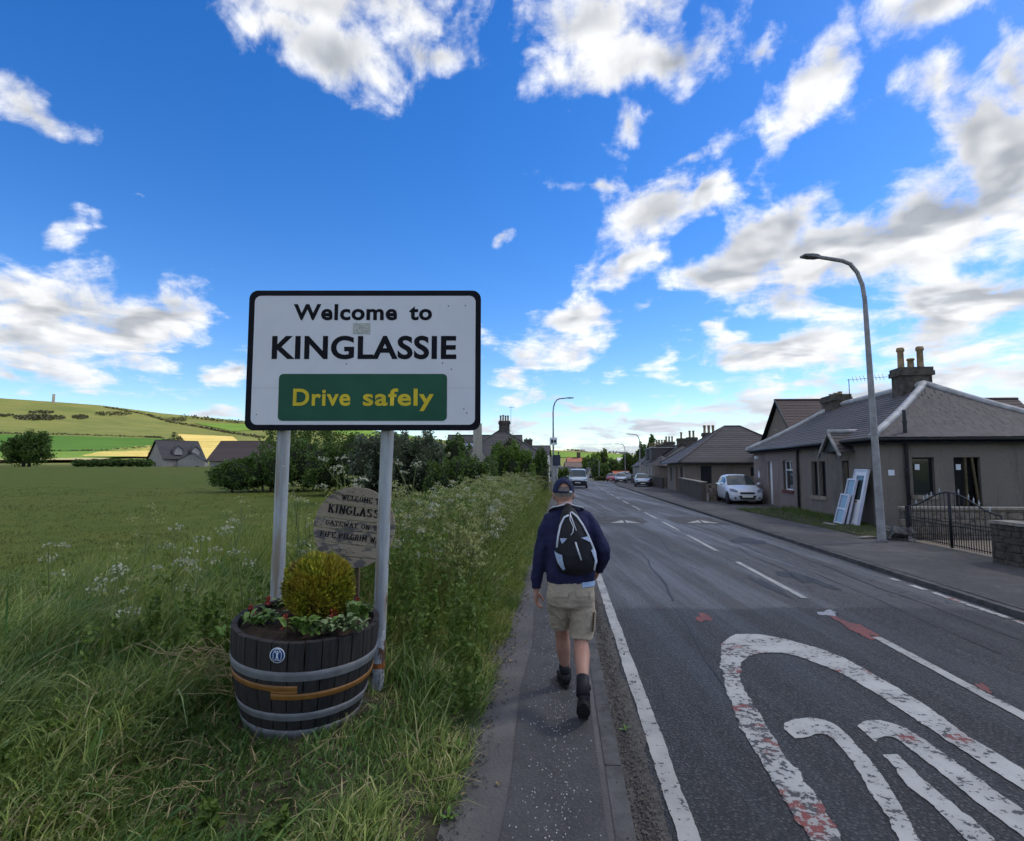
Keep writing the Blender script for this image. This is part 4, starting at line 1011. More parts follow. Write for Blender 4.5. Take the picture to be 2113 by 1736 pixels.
bush('hedge_shrub', 'round yellow-green shrub above the dark garden wall', (Xc(44.6)+6.6, 44.8, -.1), [(0, 0, .9, .75, .6, .45), (.4, .1, .8, .5, .5, .4)], 1500, .10, leafm('golden_privet', (.16, .17, .02), (.10, .13, .015)), core=.8)

# leaning door and window units beside the wall
def lean(name, label, px, v, w, hgt, tilt, out=.0, grp=None):
    n = gp(px, v, .06)
    t = thing(name, label, 'door' if 'door' in name else 'window', n, 0, grp)
    rot = Matrix((WN, WD, Vector((0, 0, 1)))).transposed() @ Euler((0, R(tilt), 0)).to_matrix(); t.rotation_euler = rot.to_euler(); return t
M_REFL = glassm('reflective_glass', (.18, .24, .30)); M_UPB = pm('lilac_upvc', (.56, .58, .70), .3, .08, 3)
dr = lean('glazed_door', 'white plastic half-glazed door in its frame leaning on the cottage wall', 1774, 1086, .9, 1.78, 12.5)
b = MB()
for q in ((0, .055, 0, 1.78), (.845, .90, 0, 1.78), (.055, .845, 0, .05), (.055, .845, 1.73, 1.78)): b.bx(-.08, .0, q[0], q[1], q[2], q[3])
b.build('frame', M_UPB, dr)
b = MB()
for q in ((.06, .19, .055, 1.725), (.71, .84, .055, 1.725), (.19, .71, .055, .16), (.19, .71, 1.58, 1.725), (.19, .71, .68, .80)): b.bx(-.055, .005, q[0], q[1], q[2], q[3])
lf_ = b.build('leaf', M_UPVC, dr); MB().bx(-.035, -.005, .19, .71, .16, .68).build('lower_panel', M_UPVC, lf_); MB().bx(-.035, -.015, .19, .71, .80, 1.58).build('pane', glassm('door_glass', (.06, .08, .09)), lf_)
MB().bx(-.062, -.05, .34, .56, .71, .77).build('letterbox', pm('brass_plate', (.35, .22, .12), .4, .2, 5, metal=.6), lf_)
for nm, lab, px, v, h0, npn, tl in (('window_unit', 'tall narrow white window frame with two panes leaning beside the glazed door', 1751, 1083, 1.48, 2, 14), ('window_unit', 'shorter white window sash with mirror-bright panes, outermost of the leaning units', 1741, 1083, .98, 2, 16)):
    w_ = lean(nm, lab, px, v, .62, h0, tl, grp='window units leaning on the cottage wall'); b = MB()
    for q in ((0, .05, 0, h0), (.57, .62, 0, h0)): b.bx(-.07, 0, q[0], q[1], q[2], q[3])
    for k in range(npn+1): zc = k*(h0-.05)/npn; b.bx(-.068, -.002, .05, .57, zc, zc+.05)
    b.build('frame', M_UPB, w_)
    for k in range(npn): MB().bx(-.04, -.03, .05, .57, k*(h0-.05)/npn+.05, (k+1)*(h0-.05)/npn).build('pane', M_REFL, w_)
M_PLANK = pm('pale_board', (.38, .35, .29), .85, .3, 8, .3, 40)
for u, v, l_, a, lab in ((1712, 1081, .9, 80, 'pale plank lying in the grass by the leaning doors'), (1790, 1108, .5, 20, 'short pale board lying at the foot of the lamp post')):
    p = gp(u, v, .09); tag(MB().box((0, 0, 0), (l_, .12, .03)).build('timber_plank', M_PLANK, None, loc=p, rot=(0, .03, R(a))), lab, 'plank')
pc = gp(1846, 1112, .08); b = MB()
for k in range(9): b.box((random.uniform(-.3, .3), random.uniform(-.3, .3), random.uniform(0, .25)), (random.uniform(.1, .35), random.uniform(.05, .3), random.uniform(.05, .2)), Euler((random.uniform(-.6, .6), random.uniform(-.6, .6), random.uniform(0, 3))).to_matrix())
rb_ = b.build('rubble_heap', pm('rubble_grey', (.14, .135, .13), .9, .5, 9), None, loc=pc); tag(rb_, 'small heap of dark rubble and rubbish by the gate post', 'rubble')

# ------------------------------------------------------------------ street lamps
M_GALV = pm('galvanised_steel', (.30, .295, .30), .6, .3, 3, .15, 18); M_GALVD = pm('lamp_steel_dark', (.17, .17, .18), .6, .3, 3)
def street_lamp(label, base, top, arm, r0, r1, m=M_GALV, head=.42):
    t = thing('street_lamp', label, 'street lamp', base, 0, 'street lamps along the road'); tp = Vector(top)-Vector(base); ar = Vector(arm)
    z0 = tp.z; k = [Vector((0, 0, -.3)), Vector((0, 0, 0)), tp*.5, tp*.86]
    c = [tp*.86+(Vector((tp.x, tp.y, 0))*.14)*q+Vector((0, 0, z0*.14*math.sin(q*math.pi/2)))+ar*.45*(1-math.cos(q*math.pi/2)) for q in (.25, .5, .75, 1.0)]
    end = c[-1]+ar*.55+Vector((0, 0, .06)); pts = k+c+[end]; rad = [r0, r0, r0*.5+r1*.5, r1*1.05]+[r1]*4+[r1*.9]
    MB().tube(pts, rad, 12).build('column', m, t)
    h = MB(); d = ar.normalized(); s = Vector((-d.y, d.x, 0)); e = end
    prof = [(-.06, .045, .035), (.05, .09, .045), (head*.5, .115, .04), (head, .10, .025)]
    vs = []
    for a, w, hh in prof:
        for sx, sz in ((-1, -1), (1, -1), (1, 1), (-1, 1)): vs.append(e+d*a+s*w*sx+Vector((0, 0, hh*sz)))
    h.add(vs, [(i*4+q, i*4+(q+1) % 4, (i+1)*4+(q+1) % 4, (i+1)*4+q) for i in range(3) for q in range(4)]+[(0, 1, 2, 3), (12, 13, 14, 15)])
    h.build('lantern', M_GALVD, t); return t
b0 = gp(1820, 1119, .055); tp_ = at(1779, 541, 14.3)
l1 = street_lamp('tall grey street lamp with curved arm rising past the near cottage', b0, tp_, Vector((-1.25, -.2, 0)), .098, .052)
MB().lathe([(.125, 0), (.125, .05), (.1, .08)], 14).build('base_collar', M_GALVD, l1)
def lamp_px(label, u, y, vt, arm, dx=0):
    a = at(u, 963, y); z = Zr(y)+.02; return street_lamp(label, (a.x, y, z), (a.x+dx, y, at(u, vt, y).z), arm, .085, .05, M_GALV, .45)
l2 = lamp_px('slim street lamp carrying a square camera sign, on the left footpath', 1142, 44, 823, Vector((1.15, 0, .0)))
x2 = at(1142, 963, 44).x
cs = thing('camera_sign', 'square white speed camera sign on the slim left lamp post', 'sign', (x2, 43.85, at(1142, 911, 44).z)); MB().bx(-.28, .28, -.012, .012, -.28, .28).build('plate', M_UPVC, cs)
MB().bx(-.19, -.03, -.018, -.013, -.15, .15).add([(.02, -.016, -.05), (.02, -.016, .05), (.2, -.016, .16), (.2, -.016, -.16)], [(0, 1, 2, 3)]).build('camera_symbol', M_BLACK, cs); MB().bx(-.02, .03, -.02, -.013, -.02, .02).build('camera_symbol', M_BLACK, cs)
lamp_px('street lamp on the right pavement beside the front-parked white car', 1320.5, 66, 897, Vector((-1.15, -.1, 0)))
lamp_px('street lamp on the right pavement beyond the parked dark car', 1290, 92, 917, Vector((-1.15, -.1, 0)))
lamp_px('distant street lamp in front of the dark roadside hedge', 1236, 135, 948, Vector((-1.1, 0, 0)))
lamp_px('most distant street lamp at the foot of the street', 1215, 165, 953, Vector((1.1, 0, 0)))
# solar-topped display board seen from behind its face
dp_ = at(1148.5, 960, 36); z36 = Zr(36)
vb = thing('display_board', 'dark electronic speed display board on two posts above the verge', 'sign', (dp_.x, 36, z36))
MB().bx(-.24, .24, -.06, .06, at(1148, 961, 36).z-z36, at(1148, 939, 36).z-z36).build('case', pm('board_slate_blue', (.045, .052, .075), .6, .2, 3), vb)
for s in (-.17, .02): MB().tube([(s, 0, -.3), (s, 0, at(1148, 961, 36).z-z36)], .05, 8).build('post', M_GALV, vb)
MB().tube([(.12, 0, at(1148, 939, 36).z-z36), (.12, 0, at(1148, 936, 36).z-z36)], .03, 6).ball((.12, 0, at(1148, 934.5, 36).z-z36), .06).build('sensor', M_BLACK, vb)

# ------------------------------------------------------------------ vehicles
def carpaint(name, c):
    t = NT(name); t.col(c); t.rough(.28); t.p.inputs['Coat Weight'].default_value = .7; t.p.inputs['Coat Roughness'].default_value = .05; return t.m
M_TYRE = pm('tyre_rubber', (.018, .018, .019), .85, .2, 10); M_RIM = pm('alloy_rim', (.42, .43, .45), .35, .1, 5, metal=.7); M_LAMP = glassm('headlamp_glass', (.16, .19, .25)); M_PLATE = pm('number_plate', (.72, .72, .68), .5, .05, 3); M_CARG = glassm('car_glass', (.05, .065, .065)); M_PLAST = pm('black_plastic', (.02, .02, .022), .6, .2, 6)
HATCH = dict(L=3.78, st=[(0, .34, .60, .52, .60, .50), (.06, .24, .70, .62, .70, .56), (.16, .20, .77, .70, .765, .60), (.55, .19, .82, .80, .865, .66), (1.05, .19, .83, .90, .965, .72), (1.42, .19, .83, .94, 1.23, .66), (1.78, .19, .83, .965, 1.45, .60), (2.3, .19, .83, .985, 1.50, .60), (2.9, .19, .83, 1.0, 1.475, .585), (3.3, .20, .82, 1.0, 1.36, .58), (3.55, .22, .80, .98, 1.12, .62), (3.70, .26, .77, .90, .96, .62), (3.78, .36, .70, .72, .78, .56)], ws=(4, 6), sw=(5, 9), rw=(8, 10), wh=(.70, 3.10), wr=.295, bonnet=.84)
VAN = dict(L=4.6, st=[(0, .34, .78, .62, .70, .66), (.07, .24, .86, .78, .86, .74), (.2, .22, .90, .90, .98, .78), (.75, .22, .93, 1.06, 1.13, .82), (1.1, .22, .94, 1.12, 1.48, .80), (1.5, .22, .94, 1.14, 1.82, .74), (1.9, .22, .94, 1.14, 1.90, .74), (3.2, .22, .94, 1.14, 1.92, .75), (4.4, .22, .94, 1.14, 1.90, .74), (4.55, .26, .92, 1.10, 1.84, .74), (4.6, .34, .88, 1.0, 1.7, .72)], ws=(3, 5), sw=(4, 7), rw=(8, 8), wh=(.85, 3.7), wr=.32, bonnet=1.0)
def car(name, label, spec, loc, rz, m, sc=1.0, nose=None, low=None, cat='car', plate=True):
    t = thing(name, label, cat, loc, rz, 'vehicles parked along the road'); t.scale = (sc, sc, sc); S = spec['st']; Lh = spec['L']/2
    def sec(s): x, zb, w, zl, zt, yt = s; return [(w*.86, zb), (w, zb+.14), (w*1.0, (zb+zl)/2+.08), (w*.975, zl), (yt, zt-.055*(1 if zt-zl > .25 else .4)), (yt*.72, zt), (0, zt+.012)]
    V = []; n = 13
    for s in S:
        h = sec(s); ring = [(-y, s[0]-Lh, z) for y, z in h]+[(y, s[0]-Lh, z) for y, z in reversed(h[:-1])]; V += ring
    b = MB(); F = [(i*n+k, i*n+k+1, (i+1)*n+k+1, (i+1)*n+k) for i in range(len(S)-1) for k in range(n-1)]+[(i*n+n-1, i*n, (i+1)*n, (i+1)*n+n-1) for i in range(len(S)-1)]
    F += [tuple(range(n)), tuple((len(S)-1)*n+k for k in range(n-1, -1, -1))]
    b.add(V, F, True); body = b.build('body', m, t)
    # wheel arches are cut by boolean-free dark liners set into the flanks
    def glass(nm, cells, grow=.012, shr=.07):
        g = MB()
        for (i, k) in cells:
            q = [Vector(V[i*n+k]), Vector(V[i*n+k+1]), Vector(V[(i+1)*n+k+1]), Vector(V[(i+1)*n+k])]; nr = (q[1]-q[0]).cross(q[3]-q[0])
            nr = nr.normalized() if nr.length > 1e-9 else Vector((0, 0, 1)); c = sum(q, Vector())/4
            if nr.dot(c-Vector((0, 0, .8))) < 0: nr = -nr
            g.add([p+nr*grow for p in q], [(0, 1, 2, 3)], True)
        me = g.mesh(nm); b2 = bmesh.new(); b2.from_mesh(me); bmesh.ops.remove_doubles(b2, verts=b2.verts, dist=.03); b2.to_mesh(me); b2.free(); return ob(nm, me, M_CARG, t)
    glass('windscreen', [(i, k) for i in range(*spec['ws']) for k in (4, 5, 6, 7)])
    a, e = spec['sw']; mid = (a+e)//2
    for kk in (3, 8):
        for (i0, i1) in ((a, mid+1), (mid+1, e)):
            if i1 <= i0: continue
            p00, p01, p10, p11 = (Vector(V[i0*n+kk]), Vector(V[i0*n+kk+1]), Vector(V[i1*n+kk]), Vector(V[i1*n+kk+1]))
            if kk == 8: p00, p01, p10, p11 = p01, p00, p11, p10
            nr = Vector((-1 if kk == 3 else 1, 0, .25)).normalized(); g = MB(); rows = []
            for i in range(i0, i1+1):
                lo, hi = Vector(V[i*n+kk]), Vector(V[i*n+kk+1])
                if kk == 8: lo, hi = hi, lo
                rows.append((lo.lerp(hi, .10)+nr*.014, lo.lerp(hi, .86)+nr*.014))
            for r_ in (0, -1):
                sh = .06 if r_ == 0 else -.06; rows[r_] = (rows[r_][0]+Vector((0, sh, 0)), rows[r_][1]+Vector((0, sh, 0)))
            for (l0, h0), (l1_, h1) in zip(rows, rows[1:]): g.add([l0, l1_, h1, h0], [(0, 1, 2, 3)], True)
            g.build('side_window', M_CARG, t)
    if spec['rw'][1] > spec['rw'][0]: glass('rear_window', [(i, k) for i in range(spec['rw'][0]+1, spec['rw'][1]) for k in (5, 6)])
    W_ = S[5][2]; r = spec['wr']
    wm = MB().lathe([(r*.62, -.10), (r*.95, -.10), (r, -.06), (r, .06), (r*.95, .10), (r*.62, .10)], 22); wm.v = [(z, x, y) for x, y, z in wm.v]; ty = wm.mesh('tyre'); ty.materials.append(M_TYRE)
    rm = MB().lathe([(.02, .07), (r*.2, .075), (r*.6, .05), (r*.63, .10), (r*.63, -.1), (.02, -.1)], 20); rm.v = [(z, x, y) for x, y, z in rm.v]; ri = rm.mesh('rim'); ri.materials.append(M_RIM)
    lm = MB().lathe([(.02, 0), (r*1.17, 0), (r*1.17, -.05)], 22); lm.v = [(z, x, y) for x, y, z in lm.v]; li = lm.mesh('wheel_arch'); li.materials.append(M_PLAST)
    for x in spec['wh']:
        for s in (-1, 1):
            ar = ob('wheel_arch', li, None, t, (s*(W_+.004), x-Lh, r+.02)); ar.scale = (s, 1, 1)
            w = ob('wheel', None, None, t, (s*(W_-.085), x-Lh, r)); w.scale = (s, 1, 1); ob('tyre', ty, None, w); ob('rim', ri, None, w)
    # nose: lamps, grille, lower intake, plate, mirrors
    bz = spec['bonnet']; w1 = S[2][2]
    for s in (-1, 1):
        hl = MB(); hl.add([(s*w1*.60, -Lh+.03, bz-.26), (s*w1*.98, -Lh+.19, bz-.22), (s*w1*1.02, -Lh+.34, bz-.06), (s*w1*.80, -Lh+.22, bz-.08), (s*w1*.58, -Lh+.09, bz-.16)], [(0, 1, 2, 3, 4)]); hl.v = [(x*1.045, y-.055, z+.035) for x, y, z in hl.v]; hl.build('headlight', M_LAMP, t)
        mi = MB().ball((s*(W_+.11), -Lh+spec['st'][spec['ws'][0]][0]+.25, S[spec['ws'][0]][3]+.12), (.11, .07, .075), 8, 5); mi.bx(min(s*W_*.9, s*(W_+.1)), max(s*W_*.9, s*(W_+.1)), -Lh+spec['st'][spec['ws'][0]][0]+.23, -Lh+spec['st'][spec['ws'][0]][0]+.29, S[spec['ws'][0]][3]+.05, S[spec['ws'][0]][3]+.10).build('mirror', m, t)
        MB().lathe([(.0, 0), (.05, 0)], 10, (0, 0, 0)).build('fog_light', M_PLAST, t, loc=(s*w1*.76, -Lh-.0, bz-.5), rot=(R(90), 0, s*.35))
    MB().bx(-w1*.46, w1*.46, -Lh-.012, -Lh+.05, bz-.30, bz-.21).build('grille', M_PLAST, t)
    MB().prism([(-w1*.56, bz-.38), (w1*.56, bz-.38), (w1*.44, bz-.56), (-w1*.44, bz-.56)], 'y', -Lh-.018, -Lh+.06).build('lower_intake', M_PLAST, t)
    MB().bx(-.26, .26, -Lh-.035, -Lh-.02, bz-.47, bz-.37).build('number_plate', M_PLATE, t)
    if low: MB().bx(-w1*.98, w1*.98, -Lh-.022, -Lh+.3, .26, bz-.26).build('front_bumper', M_PLAST, t)
    return t
M_CWHITE = carpaint('white_car_paint', (.62, .66, .74)); M_CRED = carpaint('red_car_paint', (.30, .012, .02)); M_CDARK = carpaint('dark_blue_car_paint', (.05, .065, .10)); M_CSILV = carpaint('silver_car_paint', (.42, .47, .53)); M_CVAN = carpaint('pale_van_paint', (.40, .48, .56))
car('white_hatchback', 'small white hatchback parked nose out beside the pinkish cottage', HATCH, (11.75, 30.0, Zr(30)+.055), R(-7), M_CWHITE, .97)
car('delivery_van', 'pale blue-white van coming along the left lane', VAN, (Xc(57)-2.2, 57, Zr(57)), R(-7), M_CVAN, .96, low=M_PLAST, cat='van')
car('dark_car', 'dark blue hatchback with its sky reflection painted silver parked half on the right pavement', HATCH, (at(1281, 990, 82).x, 82, Zr(82)+.03), R(-10), M_CSILV, .95, low=M_CDARK)  # dark car: silver body colour stands in for reflected sky
car('white_car', 'white hatchback with dark bumper beside the plain garden wall', HATCH, (at(1325, 995, 60).x, 60, Zr(60)+.03), R(-10), M_CSILV, .9, low=M_CDARK)
car('red_car', 'red hatchback parked on the right before the dark hedge', HATCH, (at(1262, 985, 104).x, 104, Zr(104)+.03), R(-14), M_CRED, .98)
car('silver_car', 'pale silver car half hidden behind the dark parked car', HATCH, (at(1296, 985, 97).x, 97, Zr(97)+.3), R(60), M_CSILV, .95)
car('drive_car', 'pale car in the drive with only its roof above the dark garden wall', HATCH, (at(1381, 990, 60).x, 60, Zr(60)+.02), R(70), M_CSILV, .92)

# ------------------------------------------------------------------ bushes and trees
L_DARK = leafm('leaf_dark_green', (.046, .096, .017), (.135, .20, .042), (.075, .13, .024)); L_MID = leafm('leaf_mid_green', (.06, .11, .02), (.12, .175, .035)); L_BRIGHT = leafm('leaf_bright_green', (.09, .17, .022), (.15, .23, .04)); L_GREY = leafm('leaf_grey_green', (.095, .125, .075), (.16, .185, .12), (.08, .11, .055)); L_OLIVE = leafm('leaf_olive', (.085, .10, .03), (.13, .13, .045)); L_CREAM = leafm('elder_blossom', (.40, .40, .22), (.5, .5, .32))
def px_bush(name, label, u0, u1, vt, vb, y, n, size, m, lobes=3, **kw):
    a, b = at(u0, vb, y), at(u1, vb, y); w = b.x-a.x; zt = at(u0, vt, y).z; g = land_z((a.x+b.x)/2, y); h = zt-g; E_ = []
    for k in range(lobes):
        f = (k+.5)/lobes; x = -w/2+w*f; hh = h*random.uniform(.82, 1.0) if lobes > 1 else h
        rz = hh*.5; E_.append((x, random.uniform(-.2, .2)*w*.3, hh-rz, w/lobes*.75, min(w*.4, h*.7), rz))
    if lobes > 1: k = lobes//2; e = E_[k]; E_[k] = (e[0], e[1], h-h*.5, e[3], e[4], h*.5)
    return bush(name, label, ((a.x+b.x)/2, y, g), E_, n, size, m, **kw)
px_bush('dark_bush', 'dense dark green bush in the field left of the sign posts', 500, 600, 934, 1008, 33, 9000, .15, L_DARK, 2, clumps=100, stems=4)
px_bush('dark_bush', 'low rounded dark bush at the left end of the bush line', 446, 512, 950, 1008, 32, 5000, .14, L_DARK, 1, clumps=60, stems=3)
px_bush('dark_bush', 'dark green bush seen between the two sign posts', 560, 700, 905, 1000, 34, 11000, .15, L_DARK, 3, clumps=110, stems=4)
px_bush('hedgerow_tree', 'slender tree with bare lower trunks rising behind the sign', 548, 720, 862, 985, 41, 8000, .19, L_MID, 4, clumps=90, stems=6, core=0, cat='tree', trunk_r=.13, spread=.3)
px_bush('mid_green_bush', 'leafy mid green bush below the sign between its posts', 640, 760, 900, 1000, 30, 8000, .14, L_MID, 2, clumps=90)
px_bush('willow_bush', 'grey-green willow bush right of the right-hand sign post', 738, 905, 886, 1010, 25, 15000, .13, L_GREY, 3, clumps=150, stems=5)
eb = px_bush('elder_bush', 'elder bush with cream blossom left of the cream chimney', 875, 965, 897, 1005, 27, 7000, .13, L_MID, 2, clumps=80)
cb_ = clump_points([(0, -.3, 1.9, .9, .8, 1.0)], 260, 14, .10, 0); V_, Q_ = leaf_cloud(cb_, .13, 1.0, 1.2); ob('blossom', np_mesh('blossom', V_, quads=Q_), L_CREAM, eb)
px_bush('dark_hedge', 'dark clipped hedge in front of the house with the cream chimney', 880, 1022, 936, 1010, 24, 13000, .11, L_DARK, 5, clumps=150, cat='hedge', fill=.6)
px_bush('green_bush', 'bright green leafy bush at the left edge of the footpath ahead', 1015, 1100, 917, 1005, 29, 11000, .13, L_BRIGHT, 3, clumps=130)
px_bush('green_bush', 'darker green bush next to the display board posts', 1075, 1128, 927, 1005, 33, 7000, .13, L_MID, 2, clumps=90)
px_bush('green_bush', 'small yellow-green bush between display board and van', 1150, 1172, 965, 1000, 60, 2500, .18, L_BRIGHT, 2)
px_bush('garden_tree', 'rounded olive tree over the roof of the chimney house', 1035, 1075, 905, 960, 47, 3500, .16, L_OLIVE, 1, cat='tree')
lt = px_bush('field_tree', 'lone broad dark tree at the far edge of the field on the left', 18, 90, 893, 960, 104, 9000, .42, L_DARK, 2, clumps=70, stems=5, core=.6, cat='tree', trunk_r=.25, spread=.28)
px_bush('field_hedge', 'straight dark clipped hedge left of the dormer farmhouse', 158, 318, 947, 961, 106, 6000, .38, L_DARK, 8, cat='hedge', fill=.6)
px_bush('leaning_tree', 'wind-bent dark tree behind the dormer farmhouse', 315, 375, 897, 950, 135, 2500, .5, L_OLIVE, 2, cat='tree', core=.5)
px_bush('street_tree', 'round dark tree above the village roofs at the road end', 1228, 1254, 927, 985, 230, 2600, .9, L_DARK, 2, cat='tree')
px_bush('street_tree', 'sunlit lime green tree left of the round dark tree', 1204, 1236, 936, 985, 210, 2600, .8, L_BRIGHT, 2, cat='tree')
px_bush('roadside_hedge', 'big dark hedge mass on the right of the road end', 1222, 1290, 947, 992, 140, 9000, .5, L_DARK, 4, cat='hedge', clumps=90)
px_bush('street_tree', 'dark tree standing above the far right cottages', 1318, 1372, 903, 985, 118, 5000, .5, L_DARK, 3, cat='tree')
px_bush('street_tree', 'dark tree between the hedge mass and the far cottages', 1285, 1330, 935, 990, 125, 4000, .5, L_DARK, 2, cat='tree')
px_bush('low_shrub', 'low golden shrub at the foot of the dark roadside hedge', 1228, 1252, 983, 994, 128, 900, .3, L_OLIVE, 2)
px_bush('cottage_shrub', 'climbing green shrub beside the red porch of the low cottage', 1394, 1408, 962, 1005, 52, 1500, .16, L_DARK, 1)

# hedgerows and gorse on the hill, each a lumpy line of leaves
def hedge_line(label, px, hgt, size, m, n, name='hill_hedgerow', wid=2.0):
    P = []
    for (a, b) in zip(px, px[1:]):
        for k in range(n):
            t = (k+random.random())/n; p = on_hill(a[0]+(b[0]-a[0])*t, a[1]+(b[1]-a[1])*t)
            P.append((p.x+random.gauss(0, wid), p.y+random.gauss(0, wid), p.z+random.uniform(.2, hgt*.6)*random.uniform(.5, 1)))
    P = np.array(P); c = P[0].copy(); c[2] -= 1; V, Q = leaf_cloud(P-c, size*.6); o = thing(name, label, 'hedge', tuple(c)); ob('foliage', np_mesh('foliage', V, quads=Q), m, o); return o
L_HILL = leafm('gorse', (.035, .04, .014), (.07, .065, .028))
hedge_line('dark hedgerow slanting down the hill towards the farmhouse', [(215, 841), (300, 856), (350, 872), (420, 884), (470, 894), (540, 905)], 7, 5, L_HILL, 260)
hedge_line('field boundary hedge across the lower hillside', [(-20, 895), (150, 898), (300, 903), (330, 904)], 3.5, 3.2, L_HILL, 200)
hedge_line('hedge along the lower edge of the green field', [(90, 935), (200, 933), (320, 923)], 2.6, 2.2, L_HILL, 260)
hedge_line('dark gorse along the skyline right of the hill', [(385, 862), (450, 870), (520, 876), (600, 882)], 12, 7, L_HILL, 160, 'hill_gorse', 9)
hedge_line('dark skyline of trees on the far hill beyond the village', [(1255, 934), (1300, 937), (1345, 941)], 10, 7, L_HILL, 150, 'hill_trees', 6)
hedge_line('hedge across the far lit hill above the village', [(1165, 928), (1210, 934)], 8, 5, L_HILL, 150, 'hill_hedgerow', 4)
hedge_line('short run of trees on the skyline of the far hill', [(1178, 925), (1205, 927)], 10, 6, L_HILL, 90, 'hill_trees', 3)
def gorse_patch(label, u, v, ru, rv, n):
    P = []
    for k in range(n):
        a = random.random()*6.283; r = math.sqrt(random.random()); p = on_hill(u+ru*r*math.cos(a), v+rv*r*math.sin(a)); P.append((p.x, p.y, p.z+random.uniform(0, 2.5)))
    P = np.array(P); c = P[0].copy(); V, Q = leaf_cloud(P-c, 4); o = thing('gorse_patch', label, 'gorse', tuple(c)); ob('foliage', np_mesh('foliage', V, quads=Q), L_HILL, o); return o
gorse_patch('largest dark patch of gorse on the hillside below the tower', 82, 863, 54, 5.5, 700); gorse_patch('small dark gorse patch right of the largest one', 165, 862, 17, 4, 200); gorse_patch('thin gorse patch high on the hill left of the tower', 85, 852, 26, 2.5, 170); gorse_patch('gorse patch near the skyline right of the tower', 235, 855, 40, 4, 260); gorse_patch('scattered gorse on the upper right of the hill', 365, 867, 22, 4, 150); gorse_patch('gorse patch at the far left of the hillside', 10, 859, 18, 2.5, 90)

# ------------------------------------------------------------------ verge: soil sheet, grass, cow parsley
BAR = Vector((-1.465, 4.15, .180))   # barrel position, grass keeps clear of it
def verge_z(o, y):                 # bank beside the footpath
    t = -4.12-o; b = Zr(y)+.06
    lump = .05*math.sin(y*2.1+o*1.3)*math.sin(y*.9-o*2.2)
    rise = .05*sm(0, .35, t)+sm(5.5, 9.0, y)*.32*sm(.05, 1.0, t)*(1-sm(1.6, 3.0, t))
    bx_ = Xc(y)+o-BAR.x; mound = .09*math.exp(-(bx_*bx_+(y-BAR.y)**2)/.42)
    return b+rise+lump*sm(.1, .6, t)*.6+mound*sm(0, .5, t)
M_SOIL = pm('verge_soil', (.060, .052, .030), .95, .45, 7, .9, 40, obj=False)
vs = struct(strip('verge', -9.5, -4.10, list(np.arange(-3, 16, .25))+list(np.arange(16, 60, .8)), 0, M_SOIL, 26, zf=lambda o, y: verge_z(o, y)-Zr(y)-.10*sm(-7.5, -9.5, o)))
def vz(x, y):
    o = x-Xc(y); z = verge_z(o, y) if -9.5 < o < -4.1 else land_z(x, y)
    return max(z, land_z(x, y)) if o < -6.5 else z
def grassm(name, a, b, c, dry):
    t = NT(name); r = t.island(); p = t.pos(); n = t.noise(p, .8, 4, .6); n2 = t.noise(p, 2.6, 3, .6)
    col = t.mix(r, a, b); col = t.mix(t.rng(n, .42, .62), col, c); col = t.mix(t.math('MULTIPLY', t.rng(r, .78, .84), t.rng(n2, .42, .62, .10, 1)), col, dry)
    t.col(col); t.rough(.55); t.p.inputs['Specular IOR Level'].default_value = .35
    tr = t.n('ShaderNodeBsdfTranslucent'); t.L.new(col, tr.inputs['Color']); ms = t.n('ShaderNodeMixShader'); ms.inputs[0].default_value = .3
    t.L.new(t.p.outputs[0], ms.inputs[1]); t.L.new(tr.outputs[0], ms.inputs[2]); t.L.new(ms.outputs[0], t.out.inputs[0]); return t.m
M_GR = grassm('verge_grass', (.038, .088, .010), (.42, .50, .12), (.075, .16, .028), (.54, .45, .24)); M_GR2 = grassm('bank_grass', (.075, .13, .012), (.43, .46, .11), (.19, .24, .045), (.30, .27, .12)); M_FG = grassm('field_grass', (.092, .118, .022), (.135, .14, .036), (.088, .108, .023), (.20, .18, .07))
def grass(name, label, n, region, hfun, wid, m, wind=.5, curl=.35, tuft=6, seg=3, cat='grass'):
    """region() returns candidate root xy in bulk; hfun(x,y) gives blade height or 0"""
    C = region(n//tuft+1); P = []; H = []
    for (x, y) in C:
        h = hfun(x, y)
        if h <= 0: continue
        for k in range(tuft):
            xx, yy = x+random.gauss(0, .05), y+random.gauss(0, .05); P.append((xx, yy, vz(xx, yy)-.02)); H.append(h*random.uniform(.45, 1.15))
    P = np.array(P); H = np.array(H); k = len(P); base = np.arctan2(np.sin(P[:, 0]*1.7+P[:, 1]*.6), np.cos(P[:, 1]*1.1))*.35+.5
    ang = base+RNG.normal(0, 1.2, k); le = H*RNG.uniform(.15, 1.0, k)*wind
    lean = np.stack([np.cos(ang)*le, np.sin(ang)*le], 1); V, Q, T = blades(P, H, wid*RNG.uniform(.6, 1.4, k), lean, curl*RNG.uniform(.3, 1.3, k), RNG.uniform(0, math.pi, k), seg)
    o = ob(name, np_mesh(name, V, Q, T, True), m); stuff(o, label, cat); return o
def clear(x, y): return (x-BAR.x)**2+(y-BAR.y)**2 > .44**2
def reg_near(n):
    y = 1.6+RNG.uniform(0, 1, n)**1.15*6.4; x0 = -.95*y-.6; x1 = np.array([Xc(v) for v in y])-4.14; return np.stack([x0+(x1-x0)*RNG.uniform(0, 1, n), y], 1)
